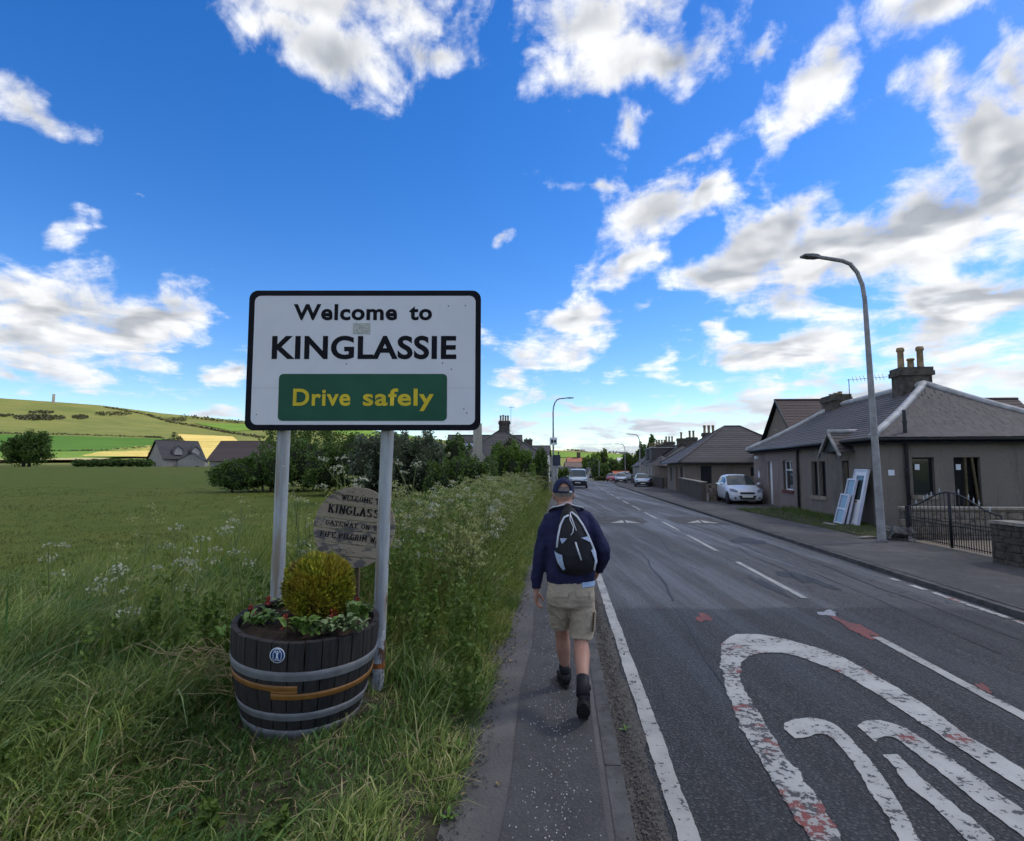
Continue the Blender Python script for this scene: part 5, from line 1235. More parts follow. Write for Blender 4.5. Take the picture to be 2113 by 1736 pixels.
def h_near(x, y):
    o = x-Xc(y)
    if not clear(x, y): return 0
    edge = sm(-4.12, -4.5, o)
    h = .10+.30*edge
    h += .34*sm(-1.8, -2.9, x)*sm(3.0, 4.2, y)                  # long grass on the left
    if (x-BAR.x)**2+(y-BAR.y+.45)**2 < .8: h *= .45
    h *= .55+.75*abs(math.sin(x*1.9+.7*y)*math.cos(y*1.3-x*.6))
    if (x+1.06)**2+(y-4.42)**2 < .13: h *= .22
    if o > -4.45 and math.sin(y*5+x*3) > .1: h *= .35
    return h
grass('verge_grass', 'long tangled green grass around the planter and sign posts', 66000, reg_near, h_near, .0115, M_GR, .9, .6)
grass('coarse_grass', 'long arching blades of coarse grass in the near verge', 5200, reg_near, lambda x, y: h_near(x, y)*1.35 if random.random() < .6 else 0, .017, grassm('coarse_grass', (.10, .19, .03), (.28, .36, .09), (.08, .17, .05), (.5, .42, .22)), 1.1, .75, 4, 5)
def reg_edge_g(n):
    y = 1.8+RNG.uniform(0, 1, n)**1.3*18; o = -4.08-RNG.uniform(0, 1, n)*.16; return np.stack([np.array([Xc(v) for v in y])+o, y], 1)
grass('edge_grass', 'grass spilling over the left edge of the footpath', 13000, reg_edge_g, lambda x, y: (.10+.13*abs(math.sin(y*2.3)*math.sin(y*.9+1)))*(1 if math.sin(y*1.7)+math.sin(y*4.1) > -.6 else .35), .010, M_GR, 1.15, .6)
def reg_bank(n):
    y = 5.2+RNG.uniform(0, 1, n)**1.6*36; o = -4.13-RNG.uniform(0, 1, n)**1.15*2.35; return np.stack([np.array([Xc(v) for v in y])+o, y], 1)
def h_bank(x, y):
    o = x-Xc(y); t = -4.18-o; return (.20+.78*sm(0, .75, t))*(.6+.6*abs(math.sin(y*2.7+x)))*sm(4.2, 7.0, y)
grass('bank_grass', 'tall grass and weeds filling the bank beside the footpath', 62000, reg_bank, h_bank, .013, M_GR2, .85, .5)
def reg_field(n):
    y = 6.0+RNG.uniform(0, 1, n)**1.6*30; x1 = np.array([Xc(v) for v in y])-6.2; x0 = -.98*y-1; return np.stack([x0+(x1-x0)*RNG.uniform(0, 1, n), y], 1)
grass('field_grass', 'rough short grass of the big field on the left', 60000, reg_field, lambda x, y: .075+.06*abs(math.sin(x*.6)*math.sin(y*.37)), .014, M_FG, .5, .3, 5, 2)
def reg_edge(n):
    y = 5+RNG.uniform(0, 1, n)*9; x1 = np.array([Xc(v) for v in y])-6.0; return np.stack([x1-RNG.uniform(0, 1, n)**1.3*5.0, y], 1)
grass('seeding_grass', 'tall seeding grass at the field edge behind the sign', 9000, reg_edge, lambda x, y: .35+.45*abs(math.sin(x*1.1+y)), .010, M_GR2, .5, .3)
# grass strip in front of the cottage
gs = struct(strip('cottage_grass_strip', lambda y: 4.55-.04*(y-15)-.15*math.sin(y*1.7)*.4, lambda y: (11.17+.137*(y-17.4))-Xc(y), list(np.arange(14.9, 25.3, .35)), .075, M_SOIL, 4))
def reg_cot(n):
    y = 15+RNG.uniform(0, 1, n)*10; a = np.array([Xc(v)+4.5-.04*(v-15) for v in y]); b = 11.15+.137*(y-17.4); b = np.where(y < 17.3, 10.9, b); return np.stack([a+(b-a)*RNG.uniform(0, 1, n), y], 1)
M_CG = grassm('cottage_grass', (.07, .13, .02), (.12, .17, .03), (.09, .13, .03), (.25, .23, .09))
_vz = vz
def vz(x, y): return Zr(y)+.075
grass('cottage_grass', 'uneven green grass between the pavement and the cottage front', 15000, reg_cot, lambda x, y: .07+.16*sm(.9, .2, (11.1+.137*(y-17.4))-x)*sm(17.5, 19.5, y)+.25*sm(24, 25.2, y)*random.random(), .014, M_CG, .5, .35, 5, 2)
vz = _vz

# broad leaves low in the bank
def reg_leaves(n, y0, y1, oa, ob_, zr):
    y = y0+RNG.uniform(0, 1, n)**1.5*(y1-y0); o = oa-RNG.uniform(0, 1, n)*(oa-ob_); x = np.array([Xc(v) for v in y])+o
    z = np.array([vz(a, b) for a, b in zip(x, y)])+RNG.uniform(0, 1, n)**1.2*zr*np.clip((-4.15-o)/.6, .15, 1); return np.stack([x, y, z], 1)
L_WEED = leafm('weed_leaf', (.08, .155, .022), (.19, .26, .05), (.12, .18, .032), .3, .5, .9)
V_, Q_ = leaf_cloud(reg_leaves(30000, 6.0, 40, -4.3, -6.4, 1.05), .058, .5, .4); stuff(ob('bank_weeds', np_mesh('bank_weeds', V_, quads=Q_), L_WEED), 'leafy weeds and nettles growing through the bank', 'weeds')

def weed_clump(label, x, y, r, h, n, sz=.055):
    z = vz(x, y); t = thing('nettle_clump', label, 'weed', (x, y, z)); k = max(5, n//90); P = []; st = MB()
    for i in range(k):
        a = random.uniform(0, 6.28); q = r*math.sqrt(random.random()); hx, hy = q*math.cos(a), q*math.sin(a); hh = h*random.uniform(.55, 1.1); lx, ly = random.gauss(0, .08), random.gauss(0, .08)
        st.tube([(hx, hy, -.05), (hx+lx*.4, hy+ly*.4, hh*.5), (hx+lx, hy+ly, hh)], [.005, .004, .002], 4, False)
        for j in range(n//k):
            f = random.uniform(.1, 1)**.8; b_ = random.uniform(0, 6.28); d_ = random.uniform(.01, .09)*(1.15-f); P.append((hx+lx*f+math.cos(b_)*d_, hy+ly*f+math.sin(b_)*d_, hh*f+random.gauss(0, .01)))
    V, Q = leaf_cloud(np.array(P), sz, .5, .5); ob('foliage', np_mesh('foliage', V, quads=Q), L_WEED, t); st.build('stem', M_WST, t); return t
M_WST = pm('weed_stem', (.12, .15, .04), .7, .3, 4, obj=False)
for x_, y_, r_, h_, n_, lab in ((-1.75, 5.2, .46, 1.0, 1900, 'clump of dark nettles behind the left sign post'), (-1.15, 5.6, .45, .85, 1600, 'leafy weeds at the foot of the round wooden sign'), (-2.4, 4.8, .45, .78, 1600, 'straggling weeds left of the planter'), (-.66, 5.3, .34, .75, 1300, 'leafy weeds just right of the right sign post'), (-.45, 4.35, .26, .34, 650, 'low weeds between the right sign post and the path'), (-3.1, 5.4, .5, .6, 1300, 'weedy clump at the field edge on the far left'), (-2.75, 3.5, .3, .30, 600, 'low leafy weeds in the left foreground grass'), (-1.35, 2.75, .25, .2, 450, 'low broad weeds in the grass at the bottom left')):
    weed_clump(lab, x_, y_, r_, h_, n_)
# cow parsley: pieces shared by every plant
L_UMB = leafm('parsley_flower', (.30, .31, .17), (.52, .52, .40), None, .25); L_SEED = leafm('parsley_seed', (.24, .27, .08), (.38, .38, .15), None, .25); M_STEM = pm('parsley_stem', (.14, .17, .05), .6, .3, 4, obj=False)
def parsley_geo(h, seedy, n_umb=5, lean=.25, tiny=1.0):
    st = MB(); CC = []; a0 = random.uniform(0, 6.28); L_ = Vector((math.cos(a0)*lean, math.sin(a0)*lean, 1)).normalized(); top = L_*h
    st.tube([(0, 0, -.05), tuple(L_*h*.5+Vector((random.uniform(-.03, .03), 0, 0))), tuple(top)], [.006*tiny, .0045*tiny, .003*tiny], 4, False)
    heads = [top]
    for k in range(n_umb-1):
        f = random.uniform(.5, .85); p = L_*h*f; a = random.uniform(0, 6.28); q = p+Vector((math.cos(a)*.16, math.sin(a)*.16, random.uniform(.12, .25)))*(h*.8)
        st.tube([tuple(p), tuple(p.lerp(q, .5)+Vector((0, 0, -.01))), tuple(q)], [.0035*tiny, .003*tiny, .002*tiny], 3, False); heads.append(q)
    for q in heads:
        nr = random.randint(7, 11); C = []; CC.append(C); rr = random.uniform(.028, .05)*tiny
        for k in range(nr):
            a = 6.283*k/nr; r = rr*math.sqrt((k+.5)/nr)*1.2; e = q+Vector((math.cos(a*2.4)*r, math.sin(a*2.4)*r, .03*tiny+random.uniform(-.012, .012)*tiny-r*.35))
            st.add([tuple(q), tuple(q+Vector((.0012, 0, 0))), tuple(e)], [(0, 1, 2)])
            for j in range(3): C.append((e.x+random.gauss(0, .007), e.y+random.gauss(0, .007), e.z+random.gauss(0, .009)))
    return st, [np.array(c) for c in CC]
def parsley_mass(name, label, spots, seed_share, tiny=1.0, hs=(.7, 1.1)):
    S = MB(); W1 = []; W2 = []
    for (x, y) in spots:
        st, C = parsley_geo(random.uniform(*hs), 0, random.randint(3, 6), random.uniform(.05, .3), tiny); z = vz(x, y)
        S.add([(a+x, b+y, c+z) for a, b, c in st.v], st.f); (W2 if random.random() < seed_share else W1).append(np.concatenate(C)+np.array([x, y, z]))
    t = bpy.data.objects.new(name, None); COL.objects.link(t); t['kind'] = 'stuff'; t['label'] = label; t['category'] = 'wildflowers'
    me = bpy.data.meshes.new('stems'); me.from_pydata(S.v, [], S.f); ob('stems', me, M_STEM, t)
    for nm, W_, m, s in (('flowers', W1, L_UMB, .020*tiny), ('seed_heads', W2, L_SEED, .02*tiny)):
        if W_: V, Q = leaf_cloud(np.concatenate(W_), s, .8, .5); ob(nm, np_mesh(nm, V, quads=Q), m, t)
    return t
sp_n = []
while len(sp_n) < 560:
    y = 6.3+random.random()**1.5*34; o = -4.5-random.random()**1.2*1.9; sp_n.append((Xc(y)+o, y))
parsley_mass('cow_parsley_bank', 'bank of cream-flowered cow parsley leaning over the footpath', sp_n, .84, 1.3, (.7, 1.25))
# single plants that stand clear of the bank in the foreground
fg = [(290, 1050, 6.3, 'tall cow parsley spray standing against the field, far left'), (270, 1135, 5.2, 'flowering cow parsley leaning right in the grass on the left'), (350, 1095, 5.6, 'thin cow parsley with white heads left of the left sign post'), (475, 1040, 6.6, 'short pale cow parsley just left of the left sign post'), (640, 1000, 5.5, 'cow parsley with split stems between the sign posts'), (705, 965, 5.7, 'tallest cow parsley rising between the sign posts'), (760, 945, 5.9, 'cow parsley with white head just left of the right sign post'), (668, 1010, 5.4, 'cow parsley with green seed heads beside the round wooden sign'), (820, 960, 6.0, 'cow parsley with pinkish head just right of the right sign post'), (215, 1190, 4.6, 'low cow parsley with two white heads in the left grass'), (120, 1125, 6.2, 'fading cow parsley at the far left of the field edge'), (855, 1000, 6.4, 'cow parsley with cream heads on the bank behind the right post'), (610, 1035, 5.9, 'short cow parsley just right of the left sign post'), (735, 985, 6.3, 'cow parsley with yellowish heads above the round wooden sign'), (405, 1120, 5.0, 'bent cow parsley with small white heads above the long grass'), (520, 1075, 5.6, 'low cow parsley touching the left sign post')]
for u, v, y, lab in fg:
    p = at(u, v, y); z = vz(p.x, y); st, C = parsley_geo(max(.3, p.z-z), 0, random.randint(5, 7), .15, 1.45)
    t = thing('cow_parsley', lab, 'wildflower', (p.x, y, z), 0, 'cow parsley plants standing clear in the foreground')
    st.build('stem', M_STEM, t); mf = L_UMB if random.random() < .6 else L_SEED
    for C_ in C: V, Q = leaf_cloud(C_, .024, .8, .5); ob('flower_head', np_mesh('flower_head', V, quads=Q), mf, t)
    lv = clump_points([(0, 0, (p.z-z)*.35, .16, .16, (p.z-z)*.3)], 60, 8, .3, .2); V, Q = leaf_cloud(lv, .06, .45); ob('foliage', np_mesh('foliage', V, quads=Q), L_WEED, t)
# dry stalks, fallen straw and path litter
dry = MB()
for k in range(380):
    y = 2.6+random.random()*3.6; x = random.uniform(-.9*y, Xc(y)-4.2); z = vz(x, y)+random.uniform(.01, .10); a = random.uniform(0, 6.28); l_ = random.uniform(.08, .32)
    if clear(x, y): dry.tube([(x, y, z), (x+math.cos(a)*l_*.5, y+math.sin(a)*l_*.5, z+random.uniform(0, .06)), (x+math.cos(a)*l_, y+math.sin(a)*l_, z+random.uniform(-.02, .05))], [.003, .0025, .0015], 3, False)
for k in range(70):
    p = at(random.uniform(320, 470), random.uniform(1330, 1440), 4.2); a = random.uniform(-.5, 3.4); l_ = random.uniform(.15, .4)
    dry.tube([p, p+Vector((math.cos(a)*l_*.5, random.uniform(-.1, .1), math.sin(a)*l_*.35)), p+Vector((math.cos(a)*l_, random.uniform(-.1, .1), math.sin(a)*l_*.3-.05))], [.004, .003, .0015], 3, False)
stuff(dry.build('dry_stalks', pm('dry_straw', (.33, .26, .13), .8, .4, 12, obj=False)), 'dry brown stalks and straw lying in the verge', 'straw')
gv = MB()
for k in range(3800):
    y = 2.4+random.random()**1.4*8; o = random.gauss(-3.08, .05) if k % 4 else -4.14+abs(random.gauss(0, .08)); s = random.uniform(.004, .013); x = Xc(y)+o; z = .02 if o > -3.15 else .085
    if -3.2 < o <= -3.15: continue
    gv.box((x, y, z), (s, s*random.uniform(.6, 1.4), s*.7), Euler((random.random()*3, random.random()*3, random.random()*3)).to_matrix())
stuff(gv.build('gutter_gravel', pm('grit_stone', (.13, .115, .10), .9, .5, 40, obj=False)), 'loose grit and gravel along the kerb and path edge', 'gravel')
ch = MB()
for k in range(620):
    y = 2.5+random.random()**1.3*5.5; o = random.gauss(-3.58, .11); s = random.uniform(.002, .0065)
    if -3.82 < o < -3.32: ch.box((Xc(y)+o, y, .0825), (s, s*random.uniform(.7, 1.3), .004), Euler((0, 0, random.random()*3)).to_matrix())
stuff(ch.build('white_chippings', pm('white_chip', (.62, .61, .58), .8, .2, 30, obj=False)), 'scattered white stone chips on the dark path strip', 'chippings')
lt_ = MB()
for k in range(46):
    y = 2.7+random.random()*6; o = -4.13+abs(random.gauss(0, .10)); a = random.random()*6.28; s = random.uniform(.015, .04); c = Vector((Xc(y)+o, y, .087)); d = Vector((math.cos(a), math.sin(a), 0)); e = Vector((-d.y, d.x, 0))
    lt_.add([c-d*s, c+e*s*.45+Vector((0, 0, .008)), c+d*s, c-e*s*.45+Vector((0, 0, .01))], [(0, 1, 2, 3)])
stuff(lt_.build('leaf_litter', pm('dead_leaf', (.24, .18, .10), .9, .5, 20, obj=False)), 'dead leaves along the grassy edge of the path', 'leaves')
# low broad-leaved plants by the path and posts
M_DOCK = pm('dock_leaf', (.10, .19, .03), .5, .3, 8, .2, 30)
def rosette(label, loc, n, l_, m=M_DOCK, upz=.5, w=.32, name='dock_plant', cat='plant', group=None, spread=0.):
    t = thing(name, label, cat, loc, random.uniform(0, 6), group)
    for k in range(n):
        a = 6.283*k/n+random.uniform(-.3, .3); ll = l_*random.uniform(.7, 1.15); up_ = upz*random.uniform(.5, 1.6); g = MB(); V = []
        for i in range(5):
            s = i/4; ww = w*ll*math.sin(math.pi*min(1, .12+s*.88))**.8*.5; zz = ll*up_*(s-.55*s*s)*1.4
            for q in (-1, 0, 1): V.append((s*ll, q*ww, zz+abs(q)*ww*.35))
        g.add(V, [(i*3+j, i*3+j+1, i*3+j+4, i*3+j+3) for i in range(4) for j in range(2)], True); g.build('leaf', m, t, loc=(random.gauss(0, spread), random.gauss(0, spread), random.uniform(0, spread)), rot=(0, 0, a))
    return t
rosette('broad-leaved dock plant growing right of the right sign post', gp(822, 1365, .10), 9, .24, upz=.9)
rosette('small green weed at the grassy edge of the path, low in view', gp(938, 1550, .09), 6, .10, upz=.5); rosette('tiny bright weed growing in the gutter', gp(1290, 1507, .02), 5, .05, upz=.7)
rosette('leafy weed at the lower left edge of the path', gp(925, 1690, .08), 5, .07, upz=.6); rosette('yellow-green leafy plant behind the left of the planter', at(462, 1318, 5.0), 9, .17, upz=.9)

# ------------------------------------------------------------------ lettering
def text_mesh(s, x0, x1, z0, z1, y=0., th=.002, bold=.0, space=1.0):
    """lettering stretched to fit a box on a vertical plane facing -y; z0 is the baseline, z1 the cap height"""
    cu = bpy.data.curves.new('lettering', 'FONT'); cu.body = s; cu.size = 1.0; cu.offset = bold; cu.space_character = space; cu.resolution_u = 6; cu.fill_mode = 'FRONT'
    o = bpy.data.objects.new('lettering', cu); COL.objects.link(o); dg = bpy.context.evaluated_depsgraph_get(); me = bpy.data.meshes.new_from_object(o.evaluated_get(dg)); bpy.data.objects.remove(o)
    n = len(me.vertices); co = np.zeros(n*3); me.vertices.foreach_get('co', co); co = co.reshape(-1, 3)
    cu2 = bpy.data.curves.new('cap', 'FONT'); cu2.body = 'D'; cu2.offset = bold; o2 = bpy.data.objects.new('cap', cu2); COL.objects.link(o2); dg = bpy.context.evaluated_depsgraph_get(); m2 = bpy.data.meshes.new_from_object(o2.evaluated_get(dg)); bpy.data.objects.remove(o2)
    hz = [v.co.y for v in m2.vertices]; h0, h1 = min(hz), max(hz); bpy.data.meshes.remove(m2)
    mx0, mx1 = co[:, 0].min(), co[:, 0].max(); v = np.zeros_like(co); v[:, 0] = x0+(co[:, 0]-mx0)/(mx1-mx0)*(x1-x0); v[:, 2] = z0+(co[:, 1]-h0)/(h1-h0)*(z1-z0); v[:, 1] = y
    me.vertices.foreach_set('co', v.ravel()); me.update(); return me
SLAB = {'A': [(.1, 0, .5, 1), (.5, 1, .9, 0), (.25, .35, .75, .35)], 'C': [(.9, .8, .6, 1), (.6, 1, .3, .95), (.3, .95, .1, .6), (.1, .6, .12, .3), (.12, .3, .35, .02), (.35, .02, .65, 0), (.65, 0, .9, .22)], 'E': [(.2, 0, .2, 1), (.2, 1, .85, 1), (.2, .5, .65, .5), (.2, 0, .88, 0), (.85, 1, .85, .8), (.88, 0, .88, .2)], 'F': [(.2, 0, .2, 1), (.2, 1, .85, 1), (.2, .5, .65, .5), (.85, 1, .85, .8)], 'H': [(.2, 0, .2, 1), (.8, 0, .8, 1), (.2, .5, .8, .5)], 'I': [(.5, 0, .5, 1)], 'K': [(.2, 0, .2, 1), (.2, .4, .82, 1), (.42, .6, .88, 0)], 'L': [(.25, 0, .25, 1), (.25, 0, .88, 0), (.88, 0, .88, .25)], 'M': [(.1, 0, .14, 1), (.14, 1, .5, .3), (.5, .3, .86, 1), (.86, 1, .9, 0)], 'N': [(.18, 0, .18, 1), (.18, 1, .82, 0), (.82, 0, .82, 1)], 'O': [(.5, 1, .2, .85), (.2, .85, .1, .5), (.1, .5, .2, .15), (.2, .15, .5, 0), (.5, 0, .8, .15), (.8, .15, .9, .5), (.9, .5, .8, .85), (.8, .85, .5, 1)], 'P': [(.2, 0, .2, 1), (.2, 1, .65, 1), (.65, 1, .85, .77), (.85, .77, .65, .5), (.65, .5, .2, .5)], 'R': [(.2, 0, .2, 1), (.2, 1, .65, 1), (.65, 1, .83, .77), (.83, .77, .65, .5), (.65, .5, .2, .5), (.55, .5, .88, 0)], 'S': [(.85, .82, .6, 1), (.6, 1, .28, .95), (.28, .95, .18, .72), (.18, .72, .8, .34), (.8, .34, .74, .06), (.74, .06, .4, 0), (.4, 0, .13, .18)], 'T': [(.5, 0, .5, 1), (.1, 1, .9, 1), (.1, 1, .1, .78), (.9, 1, .9, .78)], 'W': [(.05, 1, .28, 0), (.28, 0, .5, .75), (.5, .75, .72, 0), (.72, 0, .95, 1)], 'Y': [(.1, 1, .5, .48), (.9, 1, .5, .48), (.5, .48, .5, 0)]}
SLAB['G'] = SLAB['C']+[(.9, .22, .9, .48), (.55, .48, .95, .48)]
SERIF = {'A': 'bB', 'E': 't', 'F': 'tb', 'H': 'tbTB', 'I': 'mM', 'K': 'tbTB', 'L': 't', 'M': 'bBtT', 'N': 'tbT', 'P': 'b', 'R': 'bB', 'T': 'M', 'W': 'tT', 'Y': 'tTM'}
def slab_text(s, x0, x1, z0, z1, y, bold=.16):
    b = MB(); adv = [(.55 if c in ' I' else 1.12 if c in 'WM' else .9) for c in s]; tot = sum(adv); u = (x1-x0)/tot; x = x0; H_ = z1-z0; k_ = [0]
    def bar(ax, az, bx_, bz, w):
        a, c = Vector((ax, 0, az)), Vector((bx_, 0, bz)); d = (c-a); L_ = d.length
        if L_ < 1e-6: return
        d /= L_; n = Vector((-d.z, 0, d.x))*w/2; a -= d*w*.25; c += d*w*.25; k_[0] += 1; yy = Vector((0, y-.00004*(k_[0] % 7), 0)); b.add([a-n+yy, c-n+yy, c+n+yy, a+n+yy], [(0, 1, 2, 3)])
    for c, a in zip(s, adv):
        if c in SLAB:
            w = u*a*.86; ox = x+u*a*.07
            for (p, q, r_, t) in SLAB[c]:
                vert = abs(p-r_) < abs(q-t); bar(ox+p*w, z0+q*H_, ox+r_*w, z0+t*H_, H_*(bold*1.25 if vert else bold*.7))
            for f in SERIF.get(c, ''):
                cx = {'t': .2, 'b': .2, 'T': .82, 'B': .82, 'm': .5, 'M': .5}[f]; zz = z1 if f in 'tTm' else z0; bar(ox+(cx-.17)*w, zz, ox+(cx+.17)*w, zz, H_*.10)
        x += u*a
    return b

# ------------------------------------------------------------------ village welcome sign
SY = 4.60
def rrect(x0, x1, z0, z1, r, n=6):
    P = []
    for cx, cz, a0 in ((x1-r, z1-r, 0), (x0+r, z1-r, 90), (x0+r, z0+r, 180), (x1-r, z0+r, 270)):
        for k in range(n+1): a = R(a0+90*k/n); P.append((cx+r*math.cos(a), cz+r*math.sin(a)))
    return P
bl = at(511, 889, SY); tr_ = at(992, 600.5, SY)
sgn = thing('welcome_sign', 'large white village welcome sign with black border on two grey posts', 'road sign', (-1.4, SY, .05))
def sx(u, v=740): return at(u, v, SY).x+1.4
def sz(v): return at(750, v, SY).z-.05
def white_face():
    t = NT('sign_white'); p = t.pos(True); n = t.noise(p, 2.2, 4, .6); d = t.noise(t.scale(p, (6, 1, 1)), 5, 5, .7)
    c = t.mix(t.rng(n, .35, .7, 0, .5), (.70, .70, .74), (.62, .63, .68)); c = t.mix(t.rng(d, .62, .8, 0, .25), c, (.45, .43, .40)); t.col(c); t.rough(.42); return t.m
M_SIGNW = white_face(); M_SIGNB = pm('sign_black', (.008, .008, .013), .55, .25, 5, spec=.12); M_SIGNG = pm('sign_green', (.006, .085, .045), .42, .15, 3); M_SIGNY = pm('sign_yellow', (.70, .52, .025), .45, .12, 6)
ho = MB().prism(rrect(sx(511), sx(992), sz(888.5), sz(600.5), .07), 'y', -.012, .012); bo = ho.build('border', M_SIGNB, sgn); bevel(bo, .002, 1)
MB().prism(rrect(sx(523.5), sx(981), sz(877), sz(612), .05), 'y', -.0155, -.0115).build('white_panel', M_SIGNW, sgn)
MB().prism(rrect(sx(579), sx(923.5), sz(869), sz(772.5), .036), 'y', -.0185, -.015).build('green_panel', M_SIGNG, sgn)
def letter(nm, s, u0, u1, v0, v1, m, y, bold, sp=1.0): return ob(nm, text_mesh(s, sx(u0, v0), sx(u1, v0), sz(v0), sz(v1), y, .002, bold, sp), m, sgn)
letter('lettering', 'Welcome', 607, 820, 662, 629, M_SIGNB, -.0172, .032, 1.08); letter('lettering', 'to', 845, 892, 662, 629, M_SIGNB, -.0172, .032, 1.08); letter('lettering', 'KINGLASSIE', 562, 942, 742, 694.5, M_SIGNB, -.0172, .030, 1.05); letter('lettering', 'Drive', 606, 724, 838, 803, M_SIGNY, -.0203, .024, 1.08); letter('lettering', 'safely', 750, 896, 838, 803, M_SIGNY, -.0203, .024, 1.08)
def patchm():
    t = NT('faded_sticker'); p = t.pos(True); n = t.noise(p, 90, 5, .7); t.col(t.mix(t.rng(n, .42, .58), (.55, .55, .52), (.36, .36, .31))); t.rough(.8); return t.m
MB().bx(sx(728), sx(764), -.0168, -.0157, sz(691), sz(668)).build('sticker_remnant', patchm(), sgn)
nk = MB()
for u, v in ((716, 752), (914, 750), (932, 763), (925, 633), (960, 632), (535, 856), (964, 853), (958, 845)): nk.lathe([(0, 0), (.006, 0)], 7); k = len(nk.v)-14; nk.v[k:] = [(x+sx(u), -.0166, y+sz(v)) for x, y, z in nk.v[k:]]
nk.build('chip_mark', pm('chip_rust', (.12, .10, .09), .8, .3, 9), sgn)
MB().bx(sx(524), sx(981), -.0160, -.01565, sz(801.6), sz(801.1)).build('panel_seam', pm('seam_grey', (.40, .40, .42), .6), sgn)
def postm():
    t = NT('weathered_post'); p = t.pos(True); n = t.noise(t.scale(p, (1, 1, .16)), 14, 5, .65); s = t.noise(t.scale(p, (1, 1, .35)), 9, 6, .7); f = t.noise(p, 60, 4, .7)
    c = t.mix(t.rng(n, .35, .65), (.37, .395, .41), (.28, .30, .315)); c = t.mix(t.rng(t.noise(t.scale(p, (1, 1, .07)), 16, 3, .5), .56, .68, 0, .75), c, (.24, .17, .095))
    sp = t.n('ShaderNodeSeparateXYZ'); t.L.new(p, sp.inputs[0]); low = t.rng(sp.outputs[2], 1.15, .35, 0, .10)
    c = t.mix(t.rng(t.math('ADD', s, low), .66, .70), c, (.085, .038, .022)); c = t.mix(t.rng(t.math('ADD', t.noise(p, 11, 4, .6), low), .66, .70, 0, .6), c, (.55, .57, .60)); c = t.mix(t.rng(f, .58, .7, 0, .35), c, (.16, .16, .16)); t.col(c); t.rough(.6); t.bump(t.math('ADD', s, f), .35, .006); return t.m
M_POST = postm()
for u, v, ut, rr_ in ((563, 1430, 586, .052), (777, 1432, 800, .052)):
    a = at(u, v, SY+.085); c = at(ut, 885, SY+.085); e = a.lerp(c, 1.75)
    p0 = Vector((a.x+1.4, .085, 0)); p1 = Vector((c.x+1.4, .085, c.z-.05)); dd = (p1-p0); top = p0+dd*((sz(606))/dd.z); low = p0-dd*.12
    po = MB().tube([low]+[p0.lerp(top, k/14) for k in range(15)], rr_, 20).build('post', M_POST, sgn)
    MB().lathe([(rr_, 0), (rr_*.6, .02), (.001, .025)], 16, tuple(top)).build('post_cap', M_GUT, po)
    if u > 700: 
        q = p0+dd*((sz(1379))/dd.z); MB().lathe([(rr_+.002, -.02), (rr_+.002, .02)], 20, (q.x, q.y, q.z)).build('rust_band', pm('rust_orange', (.30, .10, .03), .9, .4, 20), po)
        q = p0+dd*((sz(1350))/dd.z)
    for vz_ in (640, 850): MB().bx(-.09, .09, -.02, .0, -.02, .02).build('clip', M_GALV, sgn, loc=(p0.lerp(top, .5).x*0+(p0+dd*(sz(vz_)/dd.z)).x, .034, sz(vz_)))

# ------------------------------------------------------------------ round wooden barrel-head sign
RY = 5.15; rc = at(732, 1088, RY); rr0 = 81.5/FOC*RY
rs = thing('round_wooden_sign', 'round barrel-head sign of weathered planks with black lettering behind the planter', 'sign', (rc.x, RY, land_z(rc.x, RY)))
zc_ = rc.z-rs.location.z
def woodm():
    t = NT('weathered_planks'); p = t.pos(True); g = t.noise(t.scale(p, (1.5, 1, 16)), 5, 6, .7); s = t.noise(t.scale(p, (3, 1, 7)), 2.2, 4, .6); d = t.noise(p, 55, 3, .6); o = t.orand()
    c = t.mix(t.rng(g, .3, .7), (.38, .31, .225), (.28, .215, .15)); c = t.mix(t.rng(t.math('ADD', s, t.math('MULTIPLY', o, .12)), .56, .68, 0, .85), c, (.075, .07, .076)); c = t.mix(t.rng(d, .68, .76), c, (.06, .035, .02)); t.col(c); t.rough(.75); t.bump(g, .35, .004); return t.m
M_WOOD = woodm(); face = ob('board', None, None, rs, (0, 0, zc_), (R(-4), R(7.5), R(4)))
cuts = [-1, -.66, -.40, -.12, .12, .47, .70, 1]; cuts = [-rr0, -.72*rr0, -.43*rr0, -.10*rr0, .16*rr0, .50*rr0, .74*rr0, rr0]
for a, b_ in zip(cuts, cuts[1:]):
    a1, b1 = a+.003, b_-.003; P = []; n = 14
    for k in range(n+1): z = a1+(b1-a1)*k/n; P.append((math.sqrt(max(0, rr0**2-z*z)), z))
    P += [(-x, z) for x, z in reversed(P)]; q = random.uniform(-.003, .003)
    pl_ = MB().prism(P, 'y', -.016+q, .016+q).build('plank', M_WOOD, face); bevel(pl_, .003, 1)
MB().lathe([(rr0*.985, 0), (rr0*.985, .004)], 40).build('backing', M_DARKW, face, loc=(0, .018, 0), rot=(R(90), 0, 0))
MPX = .1728/1.4198/FOC*RY; M_INK = pm('burnt_lettering', (.012, .010, .010), .8, .3, 30)
def rl(s, cx, cz, w, h, bold=.17): return slab_text(s, (cx-808-w/2)*MPX, (cx-808+w/2)*MPX, (845-cz-h/2)*MPX, (845-cz+h/2)*MPX, -.0215, bold).build('lettering', M_INK, face)
rl('WELCOME TO', 870, 378, 700, 84); rl('KINGLASSIE', 850, 585, 1050, 124, .19); rl('GATEWAY ON THE', 830, 818, 1010, 72); rl('FIFE PILGRIM WAY', 800, 1010, 1060, 86)
dd_ = MB(); ring = [((690-808)*MPX+.030*math.cos(a), -.0215, (845-1275)*MPX+.030*math.sin(a)) for a in np.linspace(0, 6.283, 22)]; dd_.tube(ring, .0016, 4, False)
